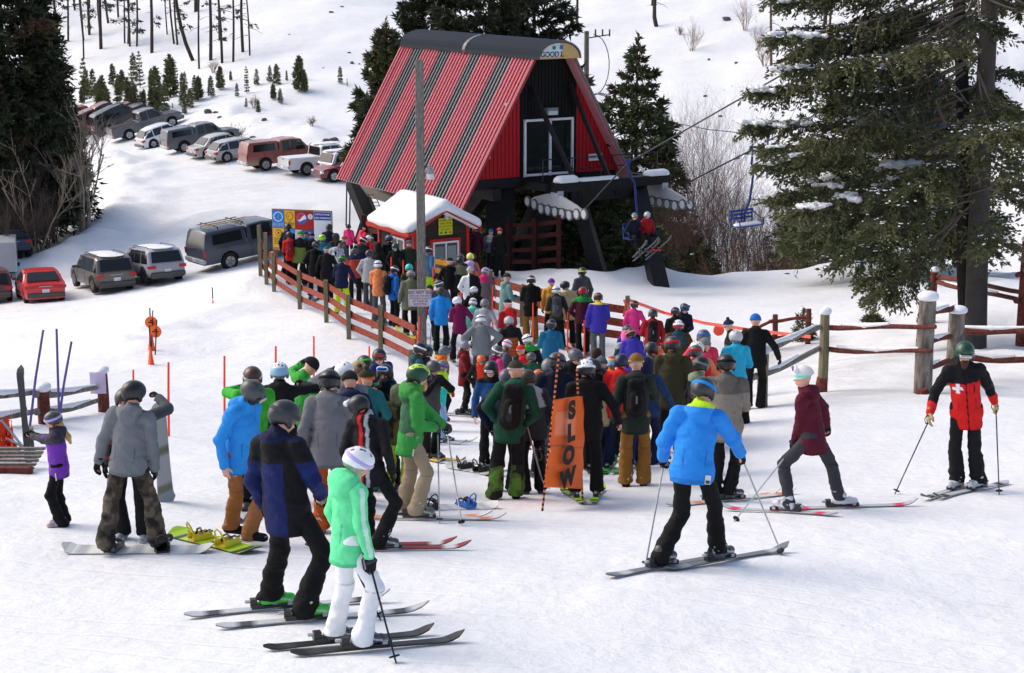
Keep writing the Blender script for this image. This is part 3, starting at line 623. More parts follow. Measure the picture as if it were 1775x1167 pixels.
    if o.get('beard'):
        sdf_obj('beard', [ell(head+RH@np.array((0,.075,-.075))*HR, np.array((.05,.035,.042)), .02, RH.T), ell(head+RH@np.array((0,.08,-.12))*HR, np.array((.036,.03,.045)), .03, RH.T)], .012, np.array(col(o['beard'])), 'knit', root, disp=lambda X,Y,Z: .005*np.sin(X*150+Y*60)*np.sin(Z*90))
    if o.get('tick'):
        tk = MB(); tk.box(pel+RT@np.array((o['tick'][0], o['tick'][1], -hem*.7)), (.055,.012,.085), RT, 'off'); tk.box(pel+RT@np.array((o['tick'][0], o['tick'][1]+(-.008 if o['tick'][1] < 0 else .008), -hem*.7-.02)), (.04,.006,.03), RT, 'dgrey'); tk.build('lift_ticket', 'paint', root)
    who = label.replace('person ', '', 1) if label.startswith('person ') else label
    fW = [toW(a) for a in ank]
    hW = [toW(wr[i]+hfr[i][:,1]*.075*sc-hfr[i][:,2]*.012) for i in (0, 1)]
    r = dict(root=root, base=base, R0=R0, toW=toW, toL=toL, ank=ank, fW=fW, hW=hW, wr=wr, hfr=hfr, pel=pel, RT=RT, head=head, RH=RH, neck=neck, chest=chest, s=s, yaw=yaw, label=label, fyaw=[yaw+rad(q) for q in fyaw])
    if o.get('name'): PEOPLE[o['name']] = r
    SH_ = lambda: ' '.join(label.split()[:12])
    if skis:
        L, c_, = skis if isinstance(skis, tuple) else (1.62, 'lgrey')
        for i, sd in enumerate(('left', 'right')):
            ski(fW[i], r['fyaw'][i], L*min(1.05, sc+.02), c_, f'{sd} ski under the '+SH_(), near=fine)
    if o.get('pack'):
        backpack(r, o['pack'], 'backpack worn by the '+SH_(), o.get('packsz', 1.0))
    if o.get('poles'):
        for i, sd in enumerate(('left', 'right')):
            if o['poles'] is not True and not o['poles'][i]: continue
            if o['poles'] is True or o['poles'][i] is True:
                tl = toL(hW[i]); tw = toW((tl[0]+(-1,1)[i]*.10, tl[1]+(.12 if not o.get('trail') else -.4), 0)); tip = np.array((tw[0], tw[1], z1(tw[0], tw[1])))
            else: q = o['poles'][i]; tip = hit(q[0], q[1])
            ski_pole(hW[i], tip, o.get('pc', 'lgrey'), f'{sd} pole of the '+SH_(), fine)
    return r
def _jacket2(tors, arms, vox, jcf, o, root, pel, RT, hem, jd):
    # torso trimmed at the hem, arms free to hang lower; still one mesh
    Dp = tors+arms; lo = np.min([pbox(p)[0] for p in Dp], 0)-.03; hi = np.max([pbox(p)[1] for p in Dp], 0)+.03
    n = np.ceil((hi-lo)/vox).astype(int)+1; ax = [(lo[i]+vox*np.arange(n[i])).astype(np.float32) for i in range(3)]
    D = np.full(n, .3, np.float32); X, Y, Z = ax[0][:,None,None], ax[1][None,:,None], ax[2][None,None,:]
    def acc(D, prims):
        for p in prims:
            a, b_ = pbox(p); k = p[5] if p[0] == 'c' else p[4]; sl_ = []
            for i in range(3):
                i0 = max(0, int((a[i]-k-.03-lo[i])/vox)); i1 = min(n[i], int((b_[i]+k+.03-lo[i])/vox)+2); sl_.append(slice(i0, max(i0+1, i1)))
            sl_ = tuple(sl_); D[sl_] = smin(D[sl_], evalp(p, ax[0][sl_[0]][:,None,None], ax[1][sl_[1]][None,:,None], ax[2][sl_[2]][None,None,:]), k)
        return D
    D = acc(D, tors); pt = pel-RT@np.array((0,0,hem)); nv = nrm(RT@np.array((0,0,-.35))+np.array((0,0,-.65)))
    D = np.maximum(D, (X-pt[0])*nv[0]+(Y-pt[1])*nv[1]+(Z-pt[2])*nv[2])
    A = acc(np.full(n, .3, np.float32), arms); D = smin(D, A, .022)+jd(X, Y, Z)
    D[0] = D[-1] = .1; D[:,0] = D[:,-1] = .1; D[:,:,0] = D[:,:,-1] = .1
    V, Q = nets(D, lo, vox); return add('jacket', raw_mesh('jacket', V, Q, jcf(V)), o.get('jmat', 'fabric'), root)

# ------------------------------------------------------------------ gear
def slope_R(x, y, yaw, h=.7):
    d = np.array((-sin(yaw), cos(yaw))); zf = z1(x+d[0]*h, y+d[1]*h); zb = z1(x-d[0]*h, y-d[1]*h); f = nrm((d[0]*2*h, d[1]*2*h, zf-zb)); r = nrm(np.cross(f, (0,0,1))); u = np.cross(r, f)
    return np.stack([r, f, u], 1), (zf+zb)/2
_skic = {}
def board_mesh(L, wmid, wtip, th, tipup, tailup, c, c2, key, back=.42):
    if key in _skic: return _skic[key]
    n = 26; t = np.linspace(0, 1, n); y = (t-back)*L; wd = wmid+(wtip-wmid)*np.abs(2*t-1)**2; rnd = np.minimum(1, np.sqrt(np.clip((1-t)/.06, 0, 1)+1e-4)); rb = np.minimum(1, np.sqrt(np.clip(t/.03, 0, 1)+.05)); wd = wd*rnd*rb
    z = tipup*np.clip((t-.86)/.14, 0, 1)**1.8+tailup*np.clip((.10-t)/.10, 0, 1)**1.8+.004*np.sin(pi*t)
    V = []; cc = []
    for i in range(n):
        for (sx, sz) in ((-.5,0),(.5,0),(.5,1),(.17,1.02),(-.17,1.02),(-.5,1)):
            V.append((sx*wd[i], y[i], z[i]+.004+sz*th)); k = c if not (i % 9 in (3,4) and c2 is not None) else c2
            cc.append(col('char') if sz == 0 else col(k))
    Q = [(i*6+k, i*6+(k+1)%6, (i+1)*6+(k+1)%6, (i+1)*6+k) for i in range(n-1) for k in range(6)]; Q += [(0,3,4,5),(0,1,2,3)]; e = (n-1)*6; Q += [(e,e+5,e+4,e+3),(e,e+3,e+2,e+1)]
    me = raw_mesh('ski', V, Q, cc, smooth=False); me.materials.append(M['board']); _skic[key] = me; return me
def binding_mesh(kind='ski', c='black'):
    k = (kind, c)
    if k in _skic: return _skic[k]
    m = MB()
    if kind == 'ski':
        m.box((0,.17,.04),(.07,.08,.045),None,c); m.box((0,.15,.055),(.09,.04,.03),None,'lgrey'); m.box((0,-.12,.04),(.075,.12,.045),None,c); m.box((0,-.16,.075),(.06,.06,.07),None,c); m.box((0,-.205,.085),(.03,.06,.02),None,'lgrey'); m.box((0,.03,.028),(.06,.36,.02),None,'char')
    else:
        m.box((0,0,.02),(.13,.26,.02),None,c); m.box((-.075,-.02,.055),(.012,.22,.06),None,c); m.box((.075,-.02,.055),(.012,.22,.06),None,c)
        pts = [(-.06,-.10,.05),(-.06,-.12,.12),(-.04,-.14,.19),(0,-.15,.22),(.04,-.14,.19),(.06,-.12,.12),(.06,-.10,.05)]; m.tube(pts, .010, 6, c); m.tube([(-.05,-.13,.14),(0,-.15,.14),(.05,-.13,.14)], .008, 6, c)
        for yy, zz in ((.08,.09),(-.03,.15)):
            m.tube([(-.07,yy,.05),(-.055,yy+.01,zz*.75),(0,yy+.02,zz*.75+.02),(.055,yy+.01,zz*.75),(.07,yy,.05)], .012, 6, 'jet'); m.box((.07,yy,.09),(.02,.05,.02),None,'grey')
    o = m.build('binding', 'plastic'); me = o.data; bpy.data.objects.remove(o); _skic[k] = me; return me
def ski(pw, yaw, L, c, label, near=False, cat='ski', c2=None, up=0.0):
    cs = c.split('/'); me = board_mesh(round(L, 1), .078, .115, .014, .075, .02, cs[0], cs[1] if len(cs) > 1 else None, ('ski', round(L, 1), c))
    R, zz = slope_R(pw[0], pw[1], yaw); o = add('ski', me, None); o.matrix_basis = mat4(R, (pw[0], pw[1], max(zz, z1(pw[0], pw[1]))+.012+up)); tag(o, label, cat, 'skis on skiers\' feet')
    add('binding', binding_mesh('ski', 'black'), None, o); return o
def snowboard(center, yaw, L, c, label, R=None, up=.012, bind=('black','black'), byaw=(80,100), group=None):
    cs = c.split('/'); me = board_mesh(round(L, 2), .25, .30, .012, .07, .07, cs[0], cs[1] if len(cs) > 1 else None, ('sb', L, c), .5)
    if R is None: R, zz = slope_R(center[0], center[1], yaw, .6); pos = (center[0], center[1], max(zz, z1(center[0], center[1]))+up)
    else: pos = center
    o = add('snowboard', me, None); o.matrix_basis = mat4(R, pos); tag(o, label, 'snowboard', group)
    for k, yy in enumerate((-.25, .25)):
        if bind[k]: add('binding', binding_mesh('sb', bind[k]), None, o, mat4(Rz(rad(byaw[k])), (0, yy, .01)))
    return o
def ski_pole(hw, tip, c, label, fine=False):
    hw = np.array(hw); tip = np.array(tip); d = nrm(hw-tip); topp = hw+d*.07; m = MB(tip); r = .0085 if fine else .011
    m.tube([tip-d*.03, tip+d*.03, hw-d*.05], [r*.6, r*.9, r*1.05], 7, c); o = m.build('ski_pole', 'metal', None, smooth=True, loc=tip); tag(o, label, 'ski pole', 'ski poles')
    g = MB(tip); g.tube([hw-d*.07, hw-d*.03, topp-d*.01, topp], [r*1.5, r*1.9, r*1.8, r*2.4], 8, 'jet'); g.build('grip', 'rubber', o, smooth=True)
    b_ = MB(tip); b_.disc(tip+d*.055, d, .042, .012, 10, 'jet'); b_.build('basket', 'rubber', o)
    if fine:
        sx = nrm(np.cross(d, (0,1,0))); st = MB(tip); st.tube([topp, topp+sx*.05-d*.01, topp+sx*.055-d*.09, topp+sx*.02-d*.14, hw-d*.03], .006, 5, 'black'); st.build('strap', 'fabric', o)
    return o
def backpack(p, c, label, sz=1.0):
    cs = c.split('/'); RT = p['RT']; s = p['s']; ctr = p['chest']+RT@np.array((0,-.205,-.02)); MTs = np.diag([1., 1.25, .85]) @ RT.T
    pr = [cap(ctr+RT@np.array((0,0,-.17))*sz, ctr+RT@np.array((0,0,.14))*sz, .135*sz, .12*sz, .03, np.diag([1., 1.35, 1.]) @ RT.T), cap(ctr+RT@np.array((0,-.07,-.13))*sz, ctr+RT@np.array((0,-.07,.02))*sz, .095*sz, .085*sz, .015, np.diag([1., 1.3, 1.]) @ RT.T),
          cap(ctr+RT@np.array((-.05,-.02,.19))*sz, ctr+RT@np.array((.05,-.02,.19))*sz, .07*sz, .07*sz, .03)]
    for sg in (-1, 1):
        a = p['chest']+RT@np.array((sg*.085,-.15,.12)); b_ = p['neck']+RT@np.array((sg*.105,-.02,.0)); c3 = p['chest']+RT@np.array((sg*.105,.15,.06)); d_ = p['chest']+RT@np.array((sg*.14,.12,-.14))
        pr += [cap(a, b_, .024, .026, .01), cap(b_, c3, .026, .022, .01), cap(c3, d_, .02, .016, .01)]
    base = ctr-RT@np.array((0,0,.3)); c1 = col(cs[0]); c2 = col(cs[1]) if len(cs) > 1 else np.array(c1)*.6
    def cf(V):
        L = (V-ctr)@RT; c = np.tile(np.array(c1), (len(V),1)); c[(L[:,1] < -.15) & (L[:,2] < .0)] = c2; c[(np.abs(L[:,2]-.07) < .012) & (L[:,1] < -.03)] = np.array(c1)*.4; c[(np.abs(L[:,0]) < .012) & (L[:,1] < -.12) & (np.abs(L[:,2]+.02) < .05)] = col('grey')
        return c
    V, Q = nets(*field(pr, .0135, pad=.03)); W = (V @ p['R0'].T)+p['base']; bw = p['R0']@base+p['base']
    me = raw_mesh('backpack', W-bw, Q, cf(V)); o = add('backpack', me, 'fabric'); o.location = bw; return tag(o, label, 'backpack', 'backpacks on people')
# ------------------------------------------------------------------ lift terminal
HU = np.array((.857,.515,0)); HV = np.array((-.515,.857,0)); HZ = np.array((0,0,1.))
H0 = P3(947, 303, 66.0)
def hp(u, v, z): return H0+HU*u+HV*v+HZ*z
RH_ = np.stack([HU, HV, HZ], 1)
def build_hut():
    base = hp(0, 5, 0); g = z1(base[0], base[1]); base = np.array((base[0], base[1], g))
    root = empty('lift_terminal', base, 0, 'red A-frame lift terminal on black steel legs with striped metal roof', 'lift terminal')
    o = base; L = 9.85; zr = 4.5; zb = -1.0
    prof = lambda z: .80+(zr-z)*(3.4-.8)/zr          # half width of roof line at height z
    # roof slopes with standing ribs; stripes of another sheet colour
    m = MB(o)
    for sg in (-1, 1):
        n = 92; q0 = 0.0
        for k in range(n):
            v0 = -.55+(L+1.0)*k/n; v1 = -.55+(L+1.0)*(k+1)/n; f = (k+.5)/n
            grey = any(a < f < b for a, b in ((.145,.225),(.36,.44),(.585,.665),(.80,.88)))
            c = (170,172,174) if grey else (208,138,145)
            rib = (k % 2 == 0); cc = (44,46,50) if (grey and rib) else ((186,84,98) if rib else c)
            h = .045 if rib else .0; vm = (v0+v1)/2
            P_ = lambda v, z, e: hp(sg*(prof(z)+e), v, z+e*.55)
            if rib: m.poly([P_(v0+.035, zb, .05), P_(v1-.025, zb, .05), P_(v1-.025, zr+.1, .05), P_(v0+.035, zr+.1, .05)], .05, sg*HU+HZ*.55, cc)
            m.poly([P_(v0, zb, .0), P_(v1, zb, .0), P_(v1, zr+.1, .0), P_(v0, zr+.1, .0)], .06, sg*HU+HZ*.55, c)
    m.build('roof', 'paint', root)
    # corrugated ridge cap
    V = []; Q = []; nv = 52; na = 17; rc = 1.0
    for i in range(nv*2+1):
        v = -.95+(L+1.25)*i/(nv*2); r = rc+(.05 if i % 2 else -.05)
        if abs(v-4.6) < .12: r = rc+.06
        for k in range(na):
            a = -.12+(pi+.24)*k/(na-1); V.append(hp(-cos(a)*r*.96, v, zr-.02+sin(a)*r*.6)-o)
    for i in range(nv*2):
        for k in range(na-1): Q.append((i*na+k, i*na+k+1, (i+1)*na+k+1, (i+1)*na+k))
    me = raw_mesh('ridge_cap', V, Q, np.tile(np.array(col((46,48,52))), (len(V),1)), smooth=False); c_ = add('ridge_cap', me, 'carpaint', root)
    sm = c_.modifiers.new('thickness', 'SOLIDIFY'); sm.thickness = .05
    # front gable: black centre, red sides, floor beam
    bm = MB(o); pts = [hp(-1.2,0,0), hp(1.35,0,0), hp(1.35,0,zr-(1.35-.8)*zr/2.6), hp(.8,0,zr), hp(-.8,0,zr), hp(-1.2,0,zr-(.4)*zr/2.6)]
    bm.poly(pts, .12, -HV, (15,15,17)); 
    for k in range(17): u = -1.12+k*.15; zt_ = min(zr, zr-(abs(u)-.8)*zr/2.6) if abs(u) > .8 else zr; bm.box(hp(u, -.012, zt_/2+1.05 if abs(u+0) < 1.05 else zt_/2), (.02,.02, zt_-.1 if abs(u) >= 1.05 else zt_-2.3), RH_, (8,8,9))
    bm.build('black_wall_panel', 'paint', root)
    for sg, u0, nm in ((-1,1.2,'l'),(1,1.35,'r')):
        r_ = MB(o); r_.poly([hp(sg*u0,0,0), hp(sg*3.33,0,0), hp(sg*u0,0,zr-(u0-.87)*zr/2.6)], .1, -HV, (178,28,38))
        k = u0+.12
        while k < 3.2: z2 = (3.35-k)*zr/2.6; r_.box(hp(sg*k,-.012,z2/2), (.018,.02,max(.1, z2-.1)), RH_, (120,18,26)); k += .17
        r_.build('red_wall_panel', 'paint', root)
    e = MB(o)   # rake trim along both roof edges
    for sg in (-1, 1): e.beam(hp(sg*(prof(zb)+.03), -.56, zb), hp(sg*(prof(zr)+.03), -.56, zr), .12, .10, (150,60,66) if sg < 0 else (120,110,108))
    e.build('rake_trim', 'paint', root)
    # rear gable
    rg = MB(o); rg.poly([hp(-3.4,L,0), hp(3.4,L,0), hp(.8,L,zr), hp(-.8,L,zr)], .1, HV, (140,30,34)); rg.build('rear_wall', 'paint', root)
    fl = MB(o); fl.box(hp(0, L/2, -.2), (6.4, L, .38), RH_, (26,26,30)); fl.build('floor_deck', 'paint', root)
    # door
    d = MB(o); d0, d1, dz = -1.0, 1.12, 2.1
    for a, b in (((d0,.02),(d0,dz)), ((d1,.02),(d1,dz)), ((d0,dz),(d1,dz)), ((d0,.04),(d1,.04)), ((.12,.02),(.12,dz))): d.beam(hp(a[0],-.07,a[1]), hp(b[0],-.07,b[1]), .085, .085, (214,216,220), up=HV, ext=.04)
    do = d.build('sliding_door', 'paint', root)
    for a, b in ((d0,.12),(.12,d1)):
        g_ = MB(o); g_.box(hp((a+b)/2,-.03,dz/2), (b-a-.08,.02,dz-.1), RH_); g_.build('door_glass', 'glass', do)
    # cap end board with lettering
    n = 18; bd = MB(o); bd.poly([hp(-cos(pi*k/n)*.88, -.9, zr-.08+sin(pi*k/n)*.6) for k in range(n+1)], .05, -HV, (206,170,112)); bo = bd.build('gable_board', 'paint', root)
    wp = MB(o); wp.poly([hp(-.83,-.905,zr-.02)]+[hp(-cos(pi*k/n)*.84, -.905, zr-.08+sin(pi*k/n)*.57) for k in range(2, 10)]+[hp(.12,-.905,zr+.2), hp(-.02,-.905,zr-.02)], .004, -HV, (212,220,230)); wp.build('sign_face', 'paint', bo)
    text('GOOD L', .27, hp(-.34,-.915,zr+.08), HU, HZ, 'sign_lettering', (40,56,80), bo, o, xs=.95, bold=.006)
    dm = MB(o); dm.disc(hp(-.26,-.92,zr+.33), HV, .075, .01, 18, (30,140,90)); dm.build('round_symbol', 'paint', bo); dm = MB(o); dm.box(hp(.06,-.92,zr+.34), (.14,.01,.14), RH_, (60,110,210)); dm.build('square_symbol', 'paint', bo)
    # lamps, notice
    for (u, z, c) in ((-1.85,2.75,'silver'),(2.3,3.0,'silver'),(2.75,1.0,'jet'),(-2.85,.9,'silver')):
        l_ = MB(o); l_.beam(hp(u,-.05,z), hp(u+.16,-.34,z-.06), .11, .11, c); l_.build('flood_lamp', 'paint', root, bevel=.02)
    l_ = MB(o); l_.box(hp(.12,-.14,2.42), (.5,.24,.26), RH_, (120,124,128)); l_.box(hp(.12,-.27,2.36), (.42,.03,.16), RH_, (200,204,206)); l_.build('porch_light', 'paint', root, bevel=.03)
    nt = MB(o); nt.box(hp(2.2,-.07,.55), (.62,.02,.26), RH_, (222,226,232)); nt.box(hp(2.36,-.085,.55), (.14,.01,.16), RH_, (170,110,130)); nt.box(hp(2.05,-.085,.6), (.26,.01,.03), RH_, (110,140,180)); nt.box(hp(2.05,-.085,.53), (.26,.01,.03), RH_, (110,140,180)); nt.build('wall_notice', 'paint', root)
    # front crossbeam carrying the sheave trains
    vb = -1.9; B = MB(o); B.box(hp(1.7, vb, -.22), (5.2,.42,.36), RH_, (34,36,40)); B.build('crossbeam', 'blacksteel', root)
    sb = MB(o)
    for u, v, ln in ((-1.0,-1.0,1.5),(1.6,-1.0,1.5),(3.9,-1.0,1.5)): sb.beam(hp(u, vb+.2, -.25), hp(u, .2, -.3), .22, .26, (34,36,40))
    sb.box(hp(1.6, vb+.1, -.62), (3.4,.3,.42), RH_, (30,32,36)); sb.build('outrigger', 'blacksteel', root)
    for (a, b_) in ((hp(-.75,-.1,3.35), hp(.05,vb,-.0)), (hp(1.0,-.1,3.4), hp(1.9,vb-.05,-.7))):
        s_ = MB(o); s_.beam(a, b_, .13, .15, (34,38,56)); s_.build('brace', 'blacksteel', root)
    ra = MB(o)
    for z in (.35,.75): ra.tube([hp(-1.0,vb+.55,z), hp(4.2,vb+.55,z)], .022, 5, (60,62,66))
    for u in (-1.0,.3,1.6,2.9,4.2): ra.tube([hp(u,vb+.55,-.05), hp(u,vb+.55,.78)], .022, 5, (60,62,66))
    ra.build('railing', 'metal', root)
    for u0, u1, hh in ((-.85,.2,.3),(.1,2.0,.12),(3.2,4.35,.26)):
        uc = (u0+u1)/2; c0 = hp(uc, vb, -.06)-o
        sdf_obj('roof_snow', [cap(hp(u0+.25,vb,-.03)-o, hp(u1-.25,vb,-.03)-o, .26, .26, .02, np.diag([1.,1.,1/ max(.2, hh*3)]))], .04, np.array((1,1,1)), 'snowclump', root, cuts=[(c0, (0,0,-1))])
    # sheave trains
    for k, u in enumerate((-.72, 4.05)):
        s_ = MB(o); y0, y1 = vb-2.1, vb+2.0
        s_.poly([hp(u,y0,-.95), hp(u,y0+.7,-.72), hp(u,vb-.3,-.48), hp(u,vb+.5,-.5), hp(u,y1-.6,-.72), hp(u,y1,-.98), hp(u,y1-.5,-1.1), hp(u,y0+.5,-1.08)], .09, HU, (176,180,184))
        s_.box(hp(u, vb, -.45), (.25,.5,.22), RH_, (176,180,184)); tr = s_.build('sheave_train', 'paint', root)
        for j in range(9):
            v = y0+.1+j*(y1-y0-.2)/8; zz = -1.12+(.16 if j in (0, 8) else 0)+(.1 if j in (1, 7) else 0); w_ = MB(o); w_.disc(hp(u-.1,v,zz), HU, .21, .07, 18, (96,100,104)); w_.disc(hp(u-.1,v,zz), HU, .155, .09, 14, (196,200,204)); w_.build('sheave_wheel', 'paint', tr)
    # legs
    def leg(a, b, w_, h_, nm='leg', c='blacksteel', cc=(30,31,35)): q = MB(o); q.beam(a, b, w_, h_, cc, ext=.2); q.build(nm, c, root)
    gb = lambda px, py: hit(px, py)
    f1 = hit(1146, 497); leg(hp(3.1,vb+.3,-.5), f1+HZ*-.3, .58, .62)
    f2 = P3(1040, 478, 65.2); leg(hp(.25,vb+.2,-.5), f2, .5, .5)
    r1 = P3(646, 398, 73); leg(P3(615, 318, 74.5), P3(655, 415, 72), .62, .62); leg(P3(690, 330, 72), P3(652, 405, 73), .22, .3, 'leg_brace_or_lit_edge', 'greywood')  # the thin strut's lit grey is put into its colour
    leg(P3(655, 415, 72), P3(668, 470, 71.5), .62, .62)
    leg(P3(855, 312, 67.5), P3(782, 405, 69.5), .6, .6); leg(P3(800, 345, 68.2), P3(770, 400, 69.2), .12, .3, 'leg_brace_or_lit_edge', 'greywood')  # thin grey strip paints the lit edge of the dark leg
    leg(P3(782, 405, 69.5), P3(770, 470, 69.5), .5, .5)
    leg(P3(636, 365, 74), P3(620, 415, 74.5), .2, .2, 'leg_brace_or_lit_edge')
    leg(P3(608, 322, 74.8), P3(692, 350, 71.6), .2, .36, 'eave_beam', 'greywood'); leg(P3(640, 322, 76.5), P3(735, 350, 73), .3, .3, 'eave_beam'); leg(P3(745, 352, 72.5), P3(880, 334, 69), .4, .4, 'eave_beam')
    leg(hp(-2.6,2.2,-.5), hp(2.9,2.2,-.5), .4, .5, 'floor_beam'); leg(hp(-2.4,7.5,-.5), hp(2.9,7.5,-.5), .4, .5, 'floor_beam'); leg(hp(-2.3,0,-.6), hp(-2.3,9.8,-.6), .35, .45, 'floor_beam'); leg(hp(2.3,0,-.6), hp(2.3,9.8,-.6), .35, .45, 'floor_beam')
    leg(hp(2.6,7.5,-.6), P3(905, 440, 77), .5, .5); leg(hp(1.3,1.4,-.6), P3(893, 470, 68), .9, .9, 'drive_column', 'blacksteel', (22,22,24)); leg(P3(868, 335, 67.4), P3(868, 480, 67.4), 1.1, 1.1, 'drive_column', 'blacksteel', (20,20,22))
    ld = MB(o)
    a0, a1 = P3(637, 335, 73), P3(655, 380, 72.4); dx = np.array((.28,.1,0))
    ld.tube([a0, a1], .02, 5, 'dgrey'); ld.tube([a0+dx, a1+dx], .02, 5, 'dgrey')
    for k in range(7): q = a0+(a1-a0)*(k+.5)/7; ld.tube([q, q+dx], .015, 4, 'dgrey')
    ld.build('ladder', 'metal', root)
    for px in (601, 607): c = MB(o); c.tube([P3(px, 325, 74.6), P3(px-1, 392, 74.6)], .035, 6, 'dgrey'); c.build('conduit', 'metal', root)
build_hut()

def build_booth():
    ctr = hit(768, 486); f = np.array((ctr[0], ctr[1], z1(ctr[0], ctr[1]))); W_, D_, h = 2.15, 2.7, 2.15
    # front centre of the booth placed so that its eave sits at the seen height
    zc = f[1]*cp-f[2]*sp; f = P3(764, 392, zc); f[2] -= h; base = f+HV*D_/2; q = lambda u, v, z: f+HU*u+HV*v+HZ*z
    root = empty('ticket_booth', base, 0, 'small dark brown booth with red trim and thick snow on its gabled roof', 'booth'); o = base
    w_ = MB(o); w_.box(q(0, D_/2, h/2-.4), (W_, D_, h+.8), RH_); w_.poly([q(-W_/2,.01,h), q(W_/2,.01,h), q(0,.01,h+.5)], D_-.04, -HV); w_.build('wall', 'darksiding', root)
    for u, v in ((-W_/2,0),(W_/2,0),(-W_/2,D_)): t = MB(o); t.box(q(u, v, h/2-.35), (.12,.12,h+.7), RH_, (176,40,36)); t.build('corner_trim', 'paint', root)
    r = MB(o); ov = .38
    for sg in (-1, 1):
        r.beam(q(sg*(W_/2+ov), -.35, h-.17), q(0, -.35, h+.58), .05, .17, (176,44,38), up=-HV); r.beam(q(sg*(W_/2+ov),-.35,h-.17), q(sg*(W_/2+ov),D_+.3,h-.17), .06, .16, (176,44,38))
        r.poly([q(sg*(W_/2+ov),-.33,h-.1), q(sg*(W_/2+ov),D_+.3,h-.1), q(0,D_+.3,h+.62), q(0,-.33,h+.62)], .06, sg*HU*.5+HZ, (120,40,36))
    r.build('roof', 'paint', root)
    # snow: one soft slab over both slopes
    e = W_/2+ov; pr = []
    for j in range(24):
        v = -.2+(D_+.35)*j/23
        for sg in (-1, 1): pr.append(cap(q(sg*(e-.12), v, h+.02)-o, q(0, v, h+.74)-o, .17, .22, .12))
    sdf_obj('roof_snow', pr, .05, np.array((1,1,1)), 'snowclump', root, disp=lambda X,Y,Z: .03*np.sin(X*3.3+1)*np.sin(Y*2.7))
    # windows: frame > glass
    for (side, u0, z0, ww, hh) in (('f', .17, h-1.05, .98, .92), ('l', D_*.42, h-.9, .95, .8)):
        fr = MB(o); g = MB(o)
        if side == 'f': A = lambda a, z, e_: q(a, -e_, z); XD = HU
        else: A = lambda a, z, e_: q(-W_/2-e_, a, z); XD = -HV
        R_ = np.stack([XD, HU if side == 'l' else HV, HZ], 1)
        tr = MB(o); tr.box(A(u0, z0, .02), (ww+.26, .05, hh+.26), R_, (190,40,38)); to = tr.build('window', 'paint', root)
        g.box(A(u0, z0, .055), (ww-.05,.02,hh-.05), R_); g.build('pane', 'glass', to)
        for a in (-ww/2, 0.0, ww/2): fr.box(A(u0+a, z0, .07), (.06,.04,hh+.06), R_, (226,228,232))
        for b in (-hh/2, hh/2): fr.box(A(u0, z0+b, .068), (ww+.06,.04,.06), R_, (226,228,232))
        fr.build('frame', 'paint', to)
        cu = MB(o); cu.box(A(u0-ww*.25*(1 if side=='f' else -1), z0-.05, .067), (ww*.38,.006,hh*.8), R_, (120,124,122)); cu.box(A(u0+ww*.25, z0-.05, .067), (ww*.36,.006,hh*.8), R_, (140,146,146)); cu.build('curtain', 'fabric', to)
    s_ = MB(o); sc = q(.17, -.04, h-.02); s_.box(sc, (.56,.02,.60), RH_, (206,204,40)); so = s_.build('yellow_notice', 'paint', root)
    for k, (tx, sz) in enumerate((('GOOD LUCK', .10), ('ONLY UP BE', .085), ('EASY AND USE THE', .07), ('LIFT MAP 3', .08))):
        text(tx, sz, sc+HZ*(.22-.11*k)-HV*.02, HU, HZ, 'notice_lettering', (90,96,20), so, o)
    for a, c in ((-.18,(30,140,60)),(.0,(50,60,110)),(.18,(200,90,40))): dd = MB(o); dd.disc(sc+HU*a-HZ*.22-HV*.02, HV, .045, .008, 12, c); dd.build('notice_symbol', 'paint', so)
    for a in (q(.17,-.12,h+.36), q(-W_/2-.1,D_*.55,h-.12)): l_ = MB(o); l_.box(a, (.13,.13,.24), RH_, (196,198,204)); l_.box(a+HZ*.17, (.16,.16,.1), RH_, (50,50,54)); l_.build('wall_lamp', 'paint', root, bevel=.02)
build_booth()

# ------------------------------------------------------------------ poles and signs
def build_pole():
    b = hit(732, 600); zc = b[1]*cp-b[2]*sp; top = P3(726.5, 104, zc); o = b
    root = empty('utility_pole', b, 0, 'tall square weathered grey wooden pole with a lamp, in front of the striped roof', 'pole')
    m = MB(o); m.beam(b-HZ*.5, top, .23, .23, 'white', up=(0,1,0)); m.build('post', 'greywood', root, bevel=.02)
    lp = P3(745, 300, zc); l_ = MB(o); l_.tube([lp+HZ*.22, lp+HZ*.12, lp+HZ*.1, lp-HZ*.02], [.05,.07,.11,.12], 12, (150,156,160)); l_.tube([lp+HZ*.17, lp+np.array((-.2,0,.17))], .02, 6, 'dgrey'); lo = l_.build('lamp', 'paint', root, smooth=True)
    s_ = MB(o); s_.tube([lp-HZ*.02, lp-HZ*.17], [.12,.115], 12, (226,226,220)); s_.build('lamp_shade', 'paint', lo, smooth=True)
    c = P3(728, 517, zc-.3); s_ = MB(o); s_.box(c, (.62,.02,.47), None, (226,222,226)); so = s_.build('sign_panel', 'paint', root, bevel=.012); so['label'] = 'white lift ticket warning sign'
    bd = MB(o); 
    for dz in (-.215,.215): bd.box(c+np.array((0,-.014,dz)), (.58,.006,.008), None, (150,90,110))
    for dx in (-.29,.29): bd.box(c+np.array((dx,-.014,0)), (.008,.006,.43), None, (150,90,110))
    bd.build('sign_border', 'paint', so)
    text('DO NOT GO', .115, c+np.array((0,-.014,.155)), (1,0,0), (0,0,1), 'sign_lettering', (120,50,80), so, o, bold=.003, xs=.92)
    for k, tx in enumerate(('BEYOND THIS SIGN', 'WITHOUT A VALID', 'LIFT TICKET OR', 'SEASON PASS')): text(tx, .067, c+np.array((0,-.014,.065-.075*k)), (1,0,0), (0,0,1), 'sign_lettering', (150,80,105), so, o, bold=.001, xs=.9)
build_pole()
